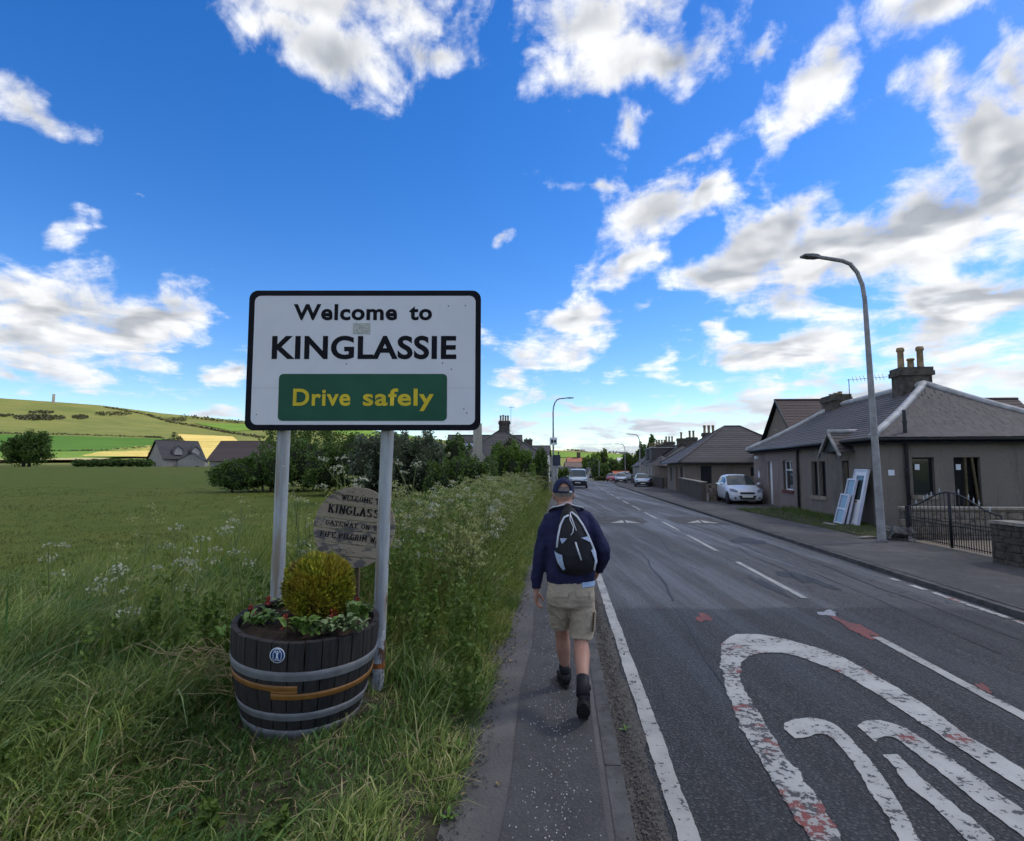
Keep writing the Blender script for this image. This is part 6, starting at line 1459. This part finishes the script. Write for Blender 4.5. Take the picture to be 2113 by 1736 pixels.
dd_.tube([((690-808)*MPX+.018*math.cos(a), -.0215, (845-1275)*MPX+.018*math.sin(a)) for a in np.linspace(R(205), R(335), 9)], .0016, 4, False)
for s in (-1, 1): dd_.ball(((690-808)*MPX+s*.010, -.0215, (845-1262)*MPX), .003, 6, 4); dd_.tube([((690-808)*MPX+s*.030, -.0215, (845-1275)*MPX), ((690-808)*MPX+s*.055, -.0215, (845-1262)*MPX), ((690-808)*MPX+s*.066, -.0215, (845-1235)*MPX)], .0014, 4, False)
dd_.build('doodle', M_INK, face)
MB().bx(-.035, .035, .03, .08, -.3, zc_).build('post', M_OLDW, rs)

# ------------------------------------------------------------------ barrel planter
bar = thing('barrel_planter', 'half whisky barrel planter, black staves with grey hoops and an ochre band', 'planter', BAR, rot=(R(3.8), R(3.2), 0))
BH = .672
def br(z):                         # outer radius of the cask at height z
    t = z/BH; return   .375+.112*math.sin(min(1, t*1.02)*math.pi*.53)
def stavem():
    t = NT('charred_staves'); p = t.pos(True); g = t.noise(t.scale(p, (1, 1, .08)), 40, 5, .7); o = t.orand()
    c = t.mix(t.rng(g, .3, .7), (.020, .019, .020), (.040, .037, .036)); c = t.mix(t.math('MULTIPLY', o, .35), c, (.055, .048, .043)); t.col(c); t.rough(.75); t.p.inputs['Specular IOR Level'].default_value = .15; t.bump(g, .45, .004); return t.m
M_STAVE = stavem(); ns = 30; thk = .038
for k in range(ns):
    a0, a1 = 2*math.pi*k/ns+.006, 2*math.pi*(k+1)/ns-.006; b = MB(); zs = np.linspace(0, BH+random.uniform(-.004, .004), 9); V = []; jr = random.uniform(-.002, .002)
    for z in zs:
        ro_ = br(z)+jr; ri_ = ro_-thk
        for (r_, a) in ((ro_, a0), (ro_*1.0015, (a0+a1)/2), (ro_, a1), (ri_, a1), (ri_, a0)): V.append((r_*math.cos(a), r_*math.sin(a), z))
    F = [(i*5+j, i*5+(j+1) % 5, (i+1)*5+(j+1) % 5, (i+1)*5+j) for i in range(8) for j in range(5)]+[(4, 3, 2, 1, 0), (40, 41, 42, 43, 44)]
    b.add(V, F); so = b.build('stave', M_STAVE, bar); bevel(so, .003, 1)
def hoopm(name, a, b, rust):
    t = NT(name); p = t.pos(True); n = t.noise(p, 9, 5, .65); f = t.noise(p, 45, 4, .7); c = t.mix(t.rng(n, .35, .65), a, b); c = t.mix(t.rng(f, .60, .72, 0, .6), c, rust); t.col(c); t.rough(.55); t.bump(f, .2, .003); return t.m
M_HOOP = hoopm('grey_painted_hoop', (.165, .17, .178), (.115, .12, .125), (.13, .075, .04)); M_OCHRE = hoopm('ochre_painted_band', (.24, .105, .018), (.18, .075, .014), (.09, .04, .014))
def hoop(z0, z1, m, nm='hoop', a0=0, a1=2*math.pi, pr=.004): return MB().lathe([(br(z0)+pr, z0), (br((z0+z1)/2)+pr+.001, (z0+z1)/2), (br(z1)+pr, z1), (br(z1)-.002, z1+.001)], 72, (0, 0, 0), a0, a1).build(nm, m, bar)
hoop(.430, .490, M_HOOP); hoop(.160, .212, M_HOOP); hoop(.005, .09, M_HOOP, 'bottom_hoop')
C0 = R(-90)                        # towards the camera
hoop(.362, .400, M_OCHRE, 'ochre_band', C0-R(150), C0+R(14), .0035); hoop(.308, .346, M_OCHRE, 'ochre_band', C0-R(6), C0+R(140), .0035); hoop(.345, .363, M_OCHRE, 'ochre_band', C0-R(6), C0+R(14), .0034)
def soilm(): return pm('potting_soil', (.045, .030, .020), .95, .5, 14, 1.0, 40)
sd = MB(); n = 40
for i, r_ in enumerate(np.linspace(0.0, .452, 9)):
    for k in range(n): a = 6.283*k/n; sd.v.append((r_*math.cos(a), r_*math.sin(a), BH-.05+.015*math.sin(r_*30+a*3)+.010*math.cos(a*7)+.035*(1-r_/.45)))
sd.add([], [(i*n+k, i*n+(k+1) % n, (i+1)*n+(k+1) % n, (i+1)*n+k) for i in range(8) for k in range(n)], True); sd.build('soil', soilm(), bar)
# blue badge with a white pilgrim emblem
ba = C0-R(1); zb_ = .598; Rb = br(zb_)
bd = ob('badge', MB().lathe([(0, .004), (.046, .004), (.046, 0)], 32).mesh('badge'), pm('badge_blue', (.012, .055, .19), .4, .1, 5), bar, ((Rb+.003)*math.cos(ba), (Rb+.003)*math.sin(ba), zb_), (R(88), 0, ba+R(90)))
em = MB().lathe([(.042, .0055), (.0465, .0055), (.0465, .001)], 32)
for pts in ([(-.024, -.026), (-.026, .012), (-.012, .034), (0, .040), (.012, .034), (.026, .012), (.024, -.026)],): em.tube([(x, y, .0055) for x, y in pts], .0022, 4, False)
em.tube([(0, .016, .006), (0, -.006, .006), (-.008, -.024, .006)], [.004, .0055, .002], 5).tube([(0, -.006, .006), (.009, -.024, .006)], [.004, .002], 5).tube([(-.016, .026, .006), (-.004, .010, .006)], .0022, 4).tube([(.016, .026, .006), (.004, .010, .006)], .0022, 4).ball((0, .024, .006), (.005, .005, .002), 8, 5).tube([(-.020, -.030, .006), (0, -.026, .006), (.020, -.030, .006)], .0022, 4)
em.build('pilgrim_emblem', pm('badge_white', (.72, .75, .8), .5, .05, 5), bd)
# clipped conifer ball
def ballbush():
    c = at(659, 1213, 4.16); t = thing('topiary_ball', 'clipped yellow-green conifer ball growing in the barrel', 'shrub', (c.x, 4.16, BAR.z+BH-.07)); zc0 = c.z-t.location.z; r0 = .236
    n = 17000; d = RNG.normal(size=(n, 3)); d /= np.linalg.norm(d, axis=1)[:, None]; rr = r0*(1+.05*np.sin(d[:, 0]*5+d[:, 2]*4)*np.sin(d[:, 1]*6))*RNG.uniform(.72, 1.04, n)
    P = d*rr[:, None]*np.array([1.0, 1.0, .93])+np.array([0, 0, zc0]); H = RNG.uniform(.012, .032, n); tip = d*H[:, None]*.8+np.array([0, 0, .6])*H[:, None]+RNG.normal(0, .006, (n, 3))
    s = np.cross(d, RNG.normal(size=(n, 3))); s /= np.linalg.norm(s, axis=1)[:, None]; w = RNG.uniform(.005, .010, n)[:, None]
    V = np.stack([P-s*w, P+s*w, P+tip*.6+s*w*.8, P+tip, P+tip*.6-s*w*.8], 1).reshape(-1, 3); b = np.arange(n)[:, None]*5; Q = b+np.array([[0, 1, 2, 4]]); T = b+np.array([[4, 2, 3]])
    tm = NT('conifer_sprig'); r_ = tm.island(); p = tm.pos(True); nn = tm.noise(p, 6, 4, .6); sp = tm.n('ShaderNodeSeparateXYZ'); tm.L.new(p, sp.inputs[0])
    c_ = tm.mix(r_, (.10, .135, .008), (.44, .40, .022)); c_ = tm.mix(tm.rng(nn, .45, .6, 0, .85), c_, (.34, .25, .02)); c_ = tm.mix(tm.rng(tm.noise(p, 9, 3), .56, .66, 0, .75), c_, (.09, .055, .012)); tm.col(c_); tm.rough(.6)
    ob('foliage', np_mesh('foliage', V, Q, T), tm.m, t); MB().ball((0, 0, zc0), r0*.80, 18, 12).build('shade_core', pm('conifer_inside', (.012, .014, .005), .95, .3, 4), t); MB().tube([(0, 0, -.05), (0, 0, .15)], .02, 8).build('trunk', M_BARK, t); return t  # near-black ball paints the shade between the sprigs
ballbush()
# bedding plants in the barrel
M_PRIM = pm('primula_leaf', (.12, .20, .04), .5, .3, 12, .3, 40); M_VARI = pm('variegated_leaf', (.22, .27, .13), .5, .4, 40, .2, 40, col2=(.09, .15, .05)); M_REDL = pm('red_leaf', (.26, .035, .02), .55, .4, 15)
zs_ = BAR.z+BH-.025
def bed(label, u, v, n, l_, m, name='bedding_plant', grp='bedding plants in the barrel', upz=.7, w=.5): p = gp(u, v, zs_); return rosette(label, p, n*2+8, l_*.75, m, upz*1.3, w*1.25, name, 'plant', grp, .04)
bed('round-leaved green bedding plant at the front left of the barrel', 549, 1286, 12, .095, M_PRIM); bed('green bedding plant in front of the topiary ball', 622, 1304, 12, .10, M_PRIM); bed('variegated trailing plant at the front right of the barrel', 668, 1306, 16, .085, M_VARI); bed('variegated plant at the right rim of the barrel', 700, 1298, 16, .085, M_VARI); bed('pale green plant against the right rim below the post', 742, 1280, 11, .10, M_PRIM, upz=1.0); bed('green plant tucked behind the right of the topiary ball', 714, 1270, 10, .09, M_PRIM, upz=.9); bed('small grey-green plant at the back left of the barrel', 575, 1258, 10, .07, M_VARI); bed('low green plant filling the front centre of the barrel', 645, 1308, 12, .09, M_PRIM); bed('leafy green plant near the left rim of the barrel', 525, 1290, 9, .08, M_PRIM); bed('wispy variegated plant lowest at the right of the barrel', 730, 1302, 12, .07, M_VARI)
for u, v, lab in ((590, 1304, 'dark red drooping flower left of centre in the barrel'), (553, 1262, 'red flower at the back left of the barrel'), (518, 1276, 'red fallen flower near the left rim of the barrel'), (733, 1258, 'tall red flower right of the topiary ball'), (690, 1290, 'tiny red flower among the variegated leaves')):
    p = gp(u, v, zs_); t = thing('red_flower', lab, 'flower', p, 0, 'red flowers in the barrel'); C = clump_points([(0, 0, .05, .03, .03, .05)], 42, 5, .4, .3); V, Q = leaf_cloud(C, .026, .6); ob('petal', np_mesh('petal', V, quads=Q), M_REDL, t); MB().tube([(0, 0, -.02), (0, 0, .05)], .003, 4).build('stem', M_STEM, t)
p = gp(621, 1276, zs_); t = MB(); t.ball((0, 0, .03), (.028, .022, .035), 10, 7).ball((.002, 0, .078), (.019, .018, .02), 10, 7).ball((-.02, -.015, .03), (.012, .012, .018), 8, 5).ball((.02, -.015, .03), (.012, .012, .018), 8, 5).ball((-.016, 0, .094), .007, 6, 4).ball((.018, 0, .094), .007, 6, 4)
tag(t.build('stone_ornament', pm('ornament_stone', (.24, .245, .25), .9, .4, 60, .7, 80), None, loc=p), 'tiny grey stone animal ornament sitting in the barrel soil', 'ornament')

# ------------------------------------------------------------------ the walker
PX, PY, PZ = .455, 4.52, .08
M_SKIN = pm('skin', (.42, .235, .175), .55, .18, 9, .15, 60, col2=(.36, .185, .135)); M_NAVY = pm('navy_wool', (.017, .018, .060), .9, .25, 8, .35, 140); M_KHAKI = pm('khaki_cotton', (.39, .325, .25), .9, .16, 6, .3, 90); M_CAP = pm('navy_cap', (.010, .014, .055), .8, .2, 10, .2, 120); M_BLK = pm('black_nylon', (.010, .010, .014), .6, .3, 12, .25, 60); M_PIPE = pm('white_piping', (.60, .63, .70), .6, .1, 6); M_PALE = pm('pale_blue_mesh', (.34, .42, .58), .7, .15, 60); M_SHOE = pm('black_leather', (.012, .012, .014), .45, .3, 12, .3, 50); M_SOLE = pm('rubber_sole', (.018, .018, .020), .8, .3, 20, .5, 60); M_HAIR = pm('grey_hair', (.20, .17, .15), .9, .35, 60, .6, 120); M_SHIRT = pm('pale_blue_shirt', (.38, .52, .74), .8, .1, 6)
man = thing('person', 'person in navy jumper, khaki shorts and cap walking away along the path', 'person', (PX, PY, PZ), R(-2))
def ell(mb, st, n=20):             # stacked ellipses: (z, cx, cy, rx, ry)
    V = []; m = len(st)
    for (z, cx, cy, rx, ry) in st:
        for k in range(n): a = 2*math.pi*k/n; c, s = math.cos(a), math.sin(a); q = .85; V.append((cx+rx*math.copysign(abs(c)**q, c), cy+ry*math.copysign(abs(s)**q, s), z))
    F = [(i*n+k, i*n+(k+1) % n, (i+1)*n+(k+1) % n, (i+1)*n+k) for i in range(m-1) for k in range(n)]+[tuple(range(n-1, -1, -1)), tuple((m-1)*n+k for k in range(n))]
    return mb.add(V, F, True)
def remesh(o, vox, it=6, fac=.5):
    m = o.modifiers.new('r', 'REMESH'); m.mode = 'VOXEL'; m.voxel_size = vox; m.use_smooth_shade = True; s = o.modifiers.new('s', 'SMOOTH'); s.iterations = it; s.factor = fac; return o
HX, HY = -.045, .10
B = MB()
ell(B, [(.80, 0, 0, .14, .09), (.95, 0, 0, .15, .10), (1.2, 0, .02, .14, .09), (1.38, -.01, .04, .15, .085), (1.46, -.02, .05, .10, .07), (1.50, -.03, .06, .062, .062), (1.57, HX, .085, .056, .060)])
B.ball((HX, HY, 1.605), (.076, .096, .112), 18, 14); B.ball((HX, HY+.055, 1.545), (.05, .05, .05), 12, 8); B.ball((HX, HY+.10, 1.595), (.014, .02, .02), 8, 6)
for s in (-1, 1): B.ball((HX+s*.079, HY-.005, 1.592), (.011, .024, .034), 10, 8); B.ball((HX+s*.03, HY+.088, 1.622), (.016, .012, .010), 8, 6)
B.ball((HX, HY+.092, 1.552), (.024, .010, .008), 8, 6)
# legs
B.tube([(-.085, 0, .90), (-.075, .11, .70), (-.062, .215, .505), (-.055, .245, .44), (-.048, .28, .355), (-.034, .335, .23), (-.022, .375, .13), (-.02, .385, .08)], [.085, .078, .058, .055, .061, .045, .035, .036], 16)
B.tube([(.085, 0, .90), (.082, .02, .70), (.078, .03, .50), (.075, -.03, .455), (.072, -.11, .415), (.064, -.24, .345), (.058, -.33, .292), (.056, -.37, .265)], [.085, .078, .060, .057, .062, .046, .034, .032], 16)
# arms inside the sleeves
B.tube([(-.14, .05, 1.40), (-.205, .045, 1.26), (-.235, .02, 1.13), (-.256, .05, .97), (-.267, .062, .855)], [.045, .045, .04, .035, .027], 10)
B.tube([(.11, .05, 1.41), (.20, .01, 1.28), (.252, -.045, 1.17), (.244, .07, 1.06), (.231, .125, 1.00)], [.045, .045, .04, .034, .028], 10)
def hand(mb, w, d, s, p, curl, sc=1.0):
    """w wrist, d along the hand, s towards the thumb, p palm normal"""
    w, d, s, p = Vector(w), Vector(d).normalized(), Vector(s).normalized(), Vector(p).normalized()
    V0 = []; ncr = 12
    for (t, hw, hh) in ((-.01, .026, .019), (.02, .033, .018), (.055, .041, .017), (.085, .042, .014), (.095, .036, .011)):
        for k in range(ncr): a = 2*math.pi*k/ncr; V0.append(w+d*t*sc+s*math.cos(a)*hw*sc+p*math.sin(a)*hh*sc)
    mb.add(V0, [(i*ncr+k, i*ncr+(k+1) % ncr, (i+1)*ncr+(k+1) % ncr, (i+1)*ncr+k) for i in range(4) for k in range(ncr)]+[tuple(range(ncr)), tuple(4*ncr+k for k in range(ncr))], True)
    for i, (off, l_) in enumerate(((.031, .070), (.010, .078), (-.011, .073), (-.031, .058))):
        q = w+d*.088*sc+s*off*sc; pts = [q-d*.02*sc]; ang = 0; seg = [l_*.45, l_*.32, l_*.23]
        pts.append(q)
        for g in seg:
            ang += curl*(1+.12*i); q = q+(d*math.cos(ang)+p*math.sin(ang)+s*off*.6)*g*sc; pts.append(q)
        mb.tube(pts, [.0095*sc, .0095*sc, .009*sc, .0082*sc, .0065*sc], 8)
    q = w+d*.028*sc+s*.03*sc; mb.tube([q-s*.01*sc, q+(s*.8+d*.5+p*.25)*.026*sc, q+(s*.7+d*.9+p*.5)*.048*sc, q+(s*.45+d*1.25+p*.7)*.062*sc], [.014*sc, .012*sc, .0105*sc, .008*sc], 8)
hand(B, (-.268, .064, .852), (.05, .06, -1), (.25, 1, 0), (1, -.2, .05), .32, 1.0)
hand(B, (.228, .132, .995), (-.25, .72, -.62), (-.1, .55, .8), (-.95, -.3, .1), .95, .98)
remesh(B.build('body', M_SKIN, man), .0058, 3, .4)
# jumper
S = MB(); ell(S, [(.93, 0, -.002, .178, .118), (.945, 0, 0, .186, .126), (1.0, 0, 0, .190, .130), (1.10, .002, .005, .186, .128), (1.22, 0, .018, .190, .124), (1.33, -.008, .035, .188, .114), (1.41, -.015, .045, .172, .102), (1.455, -.02, .052, .135, .088), (1.49, -.028, .06, .105, .080), (1.515, -.032, .066, .076, .074)], 28)
S.tube([(-.10, .048, 1.415), (-.155, .05, 1.395), (-.188, .048, 1.33), (-.212, .035, 1.24), (-.235, .02, 1.13), (-.250, .035, 1.03), (-.262, .052, .93), (-.266, .058, .885), (-.267, .060, .865)], [.062, .062, .060, .057, .055, .050, .044, .038, .040], 18)
S.tube([(.07, .048, 1.435), (.125, .05, 1.415), (.168, .035, 1.36), (.212, -.005, 1.27), (.252, -.045, 1.175), (.254, -.005, 1.125), (.246, .06, 1.065), (.234, .115, 1.012), (.230, .128, 1.0)], [.062, .062, .060, .057, .056, .053, .047, .039, .041], 18)
jm = remesh(S.build('jumper', M_NAVY, man), .010, 3, .4)
def wrinkle(o, strength, size, tname):
    tx = bpy.data.textures.new(tname, 'CLOUDS'); tx.noise_scale = size; d = o.modifiers.new('folds', 'DISPLACE'); d.texture = tx; d.strength = strength; d.mid_level = .5; return o
wrinkle(jm, .026, .10, 'jumper_folds'); wrinkle(jm, .012, .035, 'jumper_creases')
sh = MB().lathe([(.190, .912), (.192, .95)], 24, (0, 0, 0), R(-66), R(-16)); sh.v = [(x*1.0, y*.735, z) for x, y, z in sh.v]; sh.build('shirt_tail', M_SHIRT, man)
# shorts
K = MB(); ell(K, [(.995, 0, 0, .165, .112), (.95, 0, 0, .174, .118), (.88, 0, -.005, .182, .130), (.82, 0, -.005, .186, .134), (.765, 0, .005, .180, .125), (.74, 0, .01, .16, .10)], 26)
K.tube([(-.085, .0, .86), (-.086, .06, .76), (-.080, .12, .67), (-.074, .165, .60), (-.072, .188, .558)], [.095, .098, .092, .088, .090], 18)
K.tube([(.085, .0, .86), (.088, .015, .74), (.086, .025, .63), (.082, .03, .55), (.081, .03, .505)], [.095, .100, .094, .090, .093], 18)
ks = remesh(K.build('shorts', M_KHAKI, man), .009, 3, .4); wrinkle(ks, .024, .07, 'shorts_folds'); wrinkle(ks, .010, .03, 'shorts_creases')
for s, zz, yy in ((-1, .86, -.128), (1, .865, -.128)):
    MB().box((s*.085, yy, zz), (.115, .012, .035), Euler((R(-8), 0, s*R(14))).to_matrix()).build('pocket_flap', M_KHAKI, man)
MB().box((.178, -.005, .64), (.012, .11, .15), Euler((0, R(4), 0)).to_matrix()).build('cargo_pocket', M_KHAKI, man)
# socks and boots
MB().tube([(-.040, .312, .185), (-.022, .375, .12), (-.02, .385, .07)], [.043, .041, .046], 14).build('sock', M_BLK, man); MB().tube([(.061, -.29, .315), (.058, -.34, .283), (.055, -.39, .225)], [.046, .045, .050], 14).build('sock', M_BLK, man)
def boot():
    b = MB(); st = [(-.02, .032, .085), (.0, .042, .105), (.04, .044, .112), (.085, .044, .100), (.13, .046, .072), (.18, .050, .058), (.23, .048, .050), (.265, .036, .040), (.285, .016, .026)]; V = []; n = 12
    for (y, hw, h) in st:
        for k in range(n): a = 2*math.pi*k/n; V.append((math.cos(a)*hw, y, .022+max(0, (math.sin(a)*.5+.5))*h))
    b.add(V, [(i*n+k, i*n+(k+1) % n, (i+1)*n+(k+1) % n, (i+1)*n+k) for i in range(len(st)-1) for k in range(n)]+[tuple(range(n)), tuple((len(st)-1)*n+k for k in range(n))], True)
    u = b.mesh('boot'); u.materials.append(M_SHOE); s = MB(); P = []
    for k in range(22):
        a = 2*math.pi*k/22; x = math.sin(a)*.045; y = .132-math.cos(a)*.162; x *= (1.12 if y > .15 else .98); P.append((x, y))
    s.prism(P, 'z', 0, .030); so = s.mesh('sole'); so.materials.append(M_SOLE); tr = MB()
    for k in range(8): tr.bx(-.036, .036, .0+k*.036, .018+k*.036, -.006, .0)
    te = tr.mesh('tread'); te.materials.append(M_SOLE); return u, so, te
bu, bs, bt = boot()
for loc, rot in (((-.022, .345, .006), (0, 0, R(6))), ((.055, -.425, .178), (R(-40), R(3), R(-6)))):
    e = ob('boot', bu, None, man, loc, rot); ob('sole', bs, None, e); ob('tread', bt, None, e)
    MB().lathe([(.046, 0), (.048, .012), (.044, .03)], 14).build('cuff', M_SHOE, e, loc=(0, .025, .115)); 
# cap, hair
cp = MB(); nA, nE = 40, 14; idx = {}
for i in range(nE+1):
    e = R(-4)+R(94)*i/nE
    for k in range(nA): a = 2*math.pi*k/nA; idx[i, k] = len(cp.v); cp.v.append((HX+.086*math.cos(e)*math.cos(a), HY+.106*math.cos(e)*math.sin(a), 1.622+.112*math.sin(e)))
F = []
for i in range(nE):
    for k in range(nA):
        a = math.degrees(2*math.pi*(k+.5)/nA); d = abs(a-270); el_ = -4+94*(i+.5)/nE
        if d < 36 and 5 < el_ < 5+36*math.sqrt(max(0, 1-(d/36)**2)): continue
        F.append((idx[i, k], idx[i, (k+1) % nA], idx[i+1, (k+1) % nA], idx[i+1, k]))
cp.add([], F, True); co = cp.build('cap', M_CAP, man); so_ = co.modifiers.new('t', 'SOLIDIFY'); so_.thickness = .004
vz2 = MB(); V = []
for j, r_ in enumerate((0, .035, .07)):
    for k in range(13): a = R(25+130*k/12); V.append((HX+(.086+r_*.35)*math.cos(a), HY+(.104+r_)*math.sin(a), 1.622-.012*j-.02*abs(math.cos(a))))
vz2.add(V, [(j*13+k, j*13+k+1, j*13+k+14, j*13+k+13) for j in range(2) for k in range(12)], True); vz2.build('visor', M_CAP, co)
MB().ball((HX, HY, 1.734), (.008, .008, .005), 8, 5).build('button', M_CAP, co); MB().bx(-.012, .012, -.004, .004, -.007, .007).build('buckle', M_PIPE, co, loc=(HX+.052, HY-.088, 1.622), rot=(0, 0, R(32)))
hr = MB(); V = []; n = 30; rows = 6
for i in range(rows+1):
    z = 1.660-.078*i/rows
    for k in range(n+1): a = R(172+196*k/n); w = 1.012*math.sqrt(max(.05, 1-((z-1.605)/.118)**2)); V.append((HX+.077*w*math.cos(a), HY+.097*w*math.sin(a), z))
hr.add(V, [(i*(n+1)+k, i*(n+1)+k+1, (i+1)*(n+1)+k+1, (i+1)*(n+1)+k) for i in range(rows) for k in range(n)], True); hr.build('hair', M_HAIR, man)
# watch on the left wrist is hidden; drawstring backpack is a thing of its own
bpk = thing('backpack', 'black drawstring backpack with white piping on the walker\'s back', 'backpack', (PX, PY, PZ), R(-2))
ST = [(1.005, .040, -.118, .06, .02), (1.015, .038, -.125, .105, .038), (1.04, .035, -.138, .140, .058), (1.10, .030, -.145, .154, .070), (1.18, .024, -.142, .150, .072), (1.26, .016, -.132, .134, .068), (1.34, .006, -.115, .112, .058), (1.41, -.004, -.092, .086, .046), (1.47, -.012, -.065, .058, .034), (1.51, -.018, -.045, .034, .022), (1.53, -.02, -.035, .018, .012)]
K = MB(); ell(K, ST, 28); bb = K.build('bag_body', M_BLK, bpk); wrinkle(bb, .014, .05, 'bag_folds'); sb = bb.modifiers.new('sub', 'SUBSURF'); sb.levels = 2; sb.render_levels = 2
bb.modifiers.move(1, 0)
def bs_(z, a, lift=.004):          # point on the bag: angle a from straight back, to the right
    for s0, s1 in zip(ST, ST[1:]):
        if s0[0] <= z <= s1[0]:
            t = (z-s0[0])/(s1[0]-s0[0]); cx, cy, rx, ry = [s0[i]+(s1[i]-s0[i])*t for i in (1, 2, 3, 4)]; c, s = math.sin(R(a)), -math.cos(R(a)); q = .85
            return Vector((cx+(rx+lift)*math.copysign(abs(c)**q, c), cy+(ry+lift)*math.copysign(abs(s)**q, s), z))
    return Vector((ST[-1][1], ST[-1][2], z))
def patchbag(nm, quad, m, n=8, lift=.006):
    V = []
    for i in range(n+1):
        for j in range(n+1):
            s, t = i/n, j/n; z = (quad[0][0]*(1-s)+quad[1][0]*s)*(1-t)+(quad[3][0]*(1-s)+quad[2][0]*s)*t; a = (quad[0][1]*(1-s)+quad[1][1]*s)*(1-t)+(quad[3][1]*(1-s)+quad[2][1]*s)*t; V.append(bs_(z, a, lift))
    return MB().add(V, [(i*(n+1)+j, i*(n+1)+j+1, (i+1)*(n+1)+j+1, (i+1)*(n+1)+j) for i in range(n) for j in range(n)], True).build(nm, m, bpk)
patchbag('side_pocket', [(1.05, -40), (1.19, -78), (1.165, -36), (1.06, -30)], M_PALE, 8, .009); patchbag('side_pocket', [(1.09, 62), (1.20, 46), (1.215, 78), (1.12, 85)], M_PALE, 8, .009)
patchbag('corner_patch', [(1.285, -46), (1.285, -18), (1.265, -26), (1.245, -36)], M_PALE, 6, .009); patchbag('corner_patch', [(1.29, 20), (1.30, 52), (1.25, 58), (1.27, 40)], M_PALE, 6, .009)
MB().tube([bs_(1.26, 2, .008), bs_(1.20, 5, .009), bs_(1.13, 10, .009)], .006, 6).build('zip', M_PIPE, bpk)
MB().tube([bs_(1.215, -62, .006), bs_(1.30, -58, .007), bs_(1.38, -50, .007), bs_(1.435, -30, .008), bs_(1.45, -5, .008)], .008, 6).build('piping', M_PIPE, bpk)
MB().tube([bs_(1.475, 10, .008), bs_(1.44, 38, .008), bs_(1.38, 54, .007), bs_(1.30, 60, .007), bs_(1.22, 66, .007), bs_(1.12, 64, .008), bs_(1.05, 58, .008)], .008, 6).build('piping', M_PIPE, bpk)
MB().tube([bs_(1.47, 4, .008), bs_(1.42, -2, .014), bs_(1.37, 4, .014), bs_(1.33, 0, .014), bs_(1.31, -6, .014)], .0035, 5).tube([bs_(1.46, 2, .008), bs_(1.40, 6, .014), bs_(1.34, 10, .012)], .0035, 5).build('drawstring', M_PIPE, bpk)
for s in (-1, 1):
    pts = [(-.02+s*.03, -.045, 1.515), (-.02+s*.075, -.03, 1.502), (-.02+s*.115, .015, 1.492), (-.02+s*.13, .07, 1.475), (-.02+s*.135, .13, 1.42), (-.02+s*.13, .16, 1.32)]
    MB().tube(pts, [(.006, .017)]*6, 8, sq=Vector((0, 0, 1))).build('strap', M_BLK, bpk); MB().tube([(x, y-.006, z+.011) for x, y, z in pts[:4]], .005, 5).build('strap_trim', M_PIPE, bpk)
MB().tube([(-.075, -.01, 1.50), (-.06, -.045, 1.53), (-.022, -.052, 1.545), (.012, -.045, 1.53), (.02, -.02, 1.515)], .004, 5).build('neck_cord', M_PIPE, bpk)

# ------------------------------------------------------------------ the cloud that shades the street
def build_cloud():
    from mathutils import noise as mn
    alt = 330.; c0 = Vector((15, 62, 0))+SUN_DIR*(alt/SUN_DIR.z); b = MB(); lob = [(0, 0, 0, 150, 130, 26), (-70, 40, 5, 80, 70, 22), (75, -30, 8, 85, 85, 30), (20, 80, 4, 90, 60, 22), (-40, -80, 2, 90, 60, 22), (60, 50, 20, 60, 60, 30), (-10, -20, 24, 70, 60, 26), (-100, -20, 0, 60, 60, 18), (120, 30, 2, 60, 70, 20)]
    for (x, y, z, rx, ry, rz) in lob:
        i0 = len(b.v); b.ball((x, y, z), (rx, ry, rz), 40, 22)
        for i in range(i0, len(b.v)):
            p = Vector(b.v[i]); d = Vector((p.x-x, p.y-y, p.z-z)); q = mn.fractal(p*.02, 1.0, 2.0, 4)*.28+1.0; d *= q; d.z = d.z if d.z > 0 else d.z*.45; b.v[i] = (x+d.x, y+d.y, z+d.z)
    t = NT('cloud_white'); t.col((.92, .93, .95)); t.rough(1.0); t.p.inputs['Specular IOR Level'].default_value = 0; tr = t.n('ShaderNodeBsdfTranslucent'); tr.inputs['Color'].default_value = (.92, .93, .95, 1); ms = t.n('ShaderNodeMixShader'); ms.inputs[0].default_value = .85
    t.L.new(t.p.outputs[0], ms.inputs[1]); t.L.new(tr.outputs[0], ms.inputs[2])
    tp = t.n('ShaderNodeBsdfTransparent'); m2 = t.n('ShaderNodeMixShader'); m2.inputs[0].default_value = .43; t.L.new(ms.outputs[0], m2.inputs[1]); t.L.new(tp.outputs[0], m2.inputs[2]); t.L.new(m2.outputs[0], t.out.inputs[0])
    o = b.build('cloud', t.m, None, loc=c0); rm = o.modifiers.new('r', 'REMESH'); rm.mode = 'VOXEL'; rm.voxel_size = 7.0; rm.use_smooth_shade = True; stuff(o, 'broad cumulus cloud drifting between the sun and the street', 'cloud')
build_cloud()
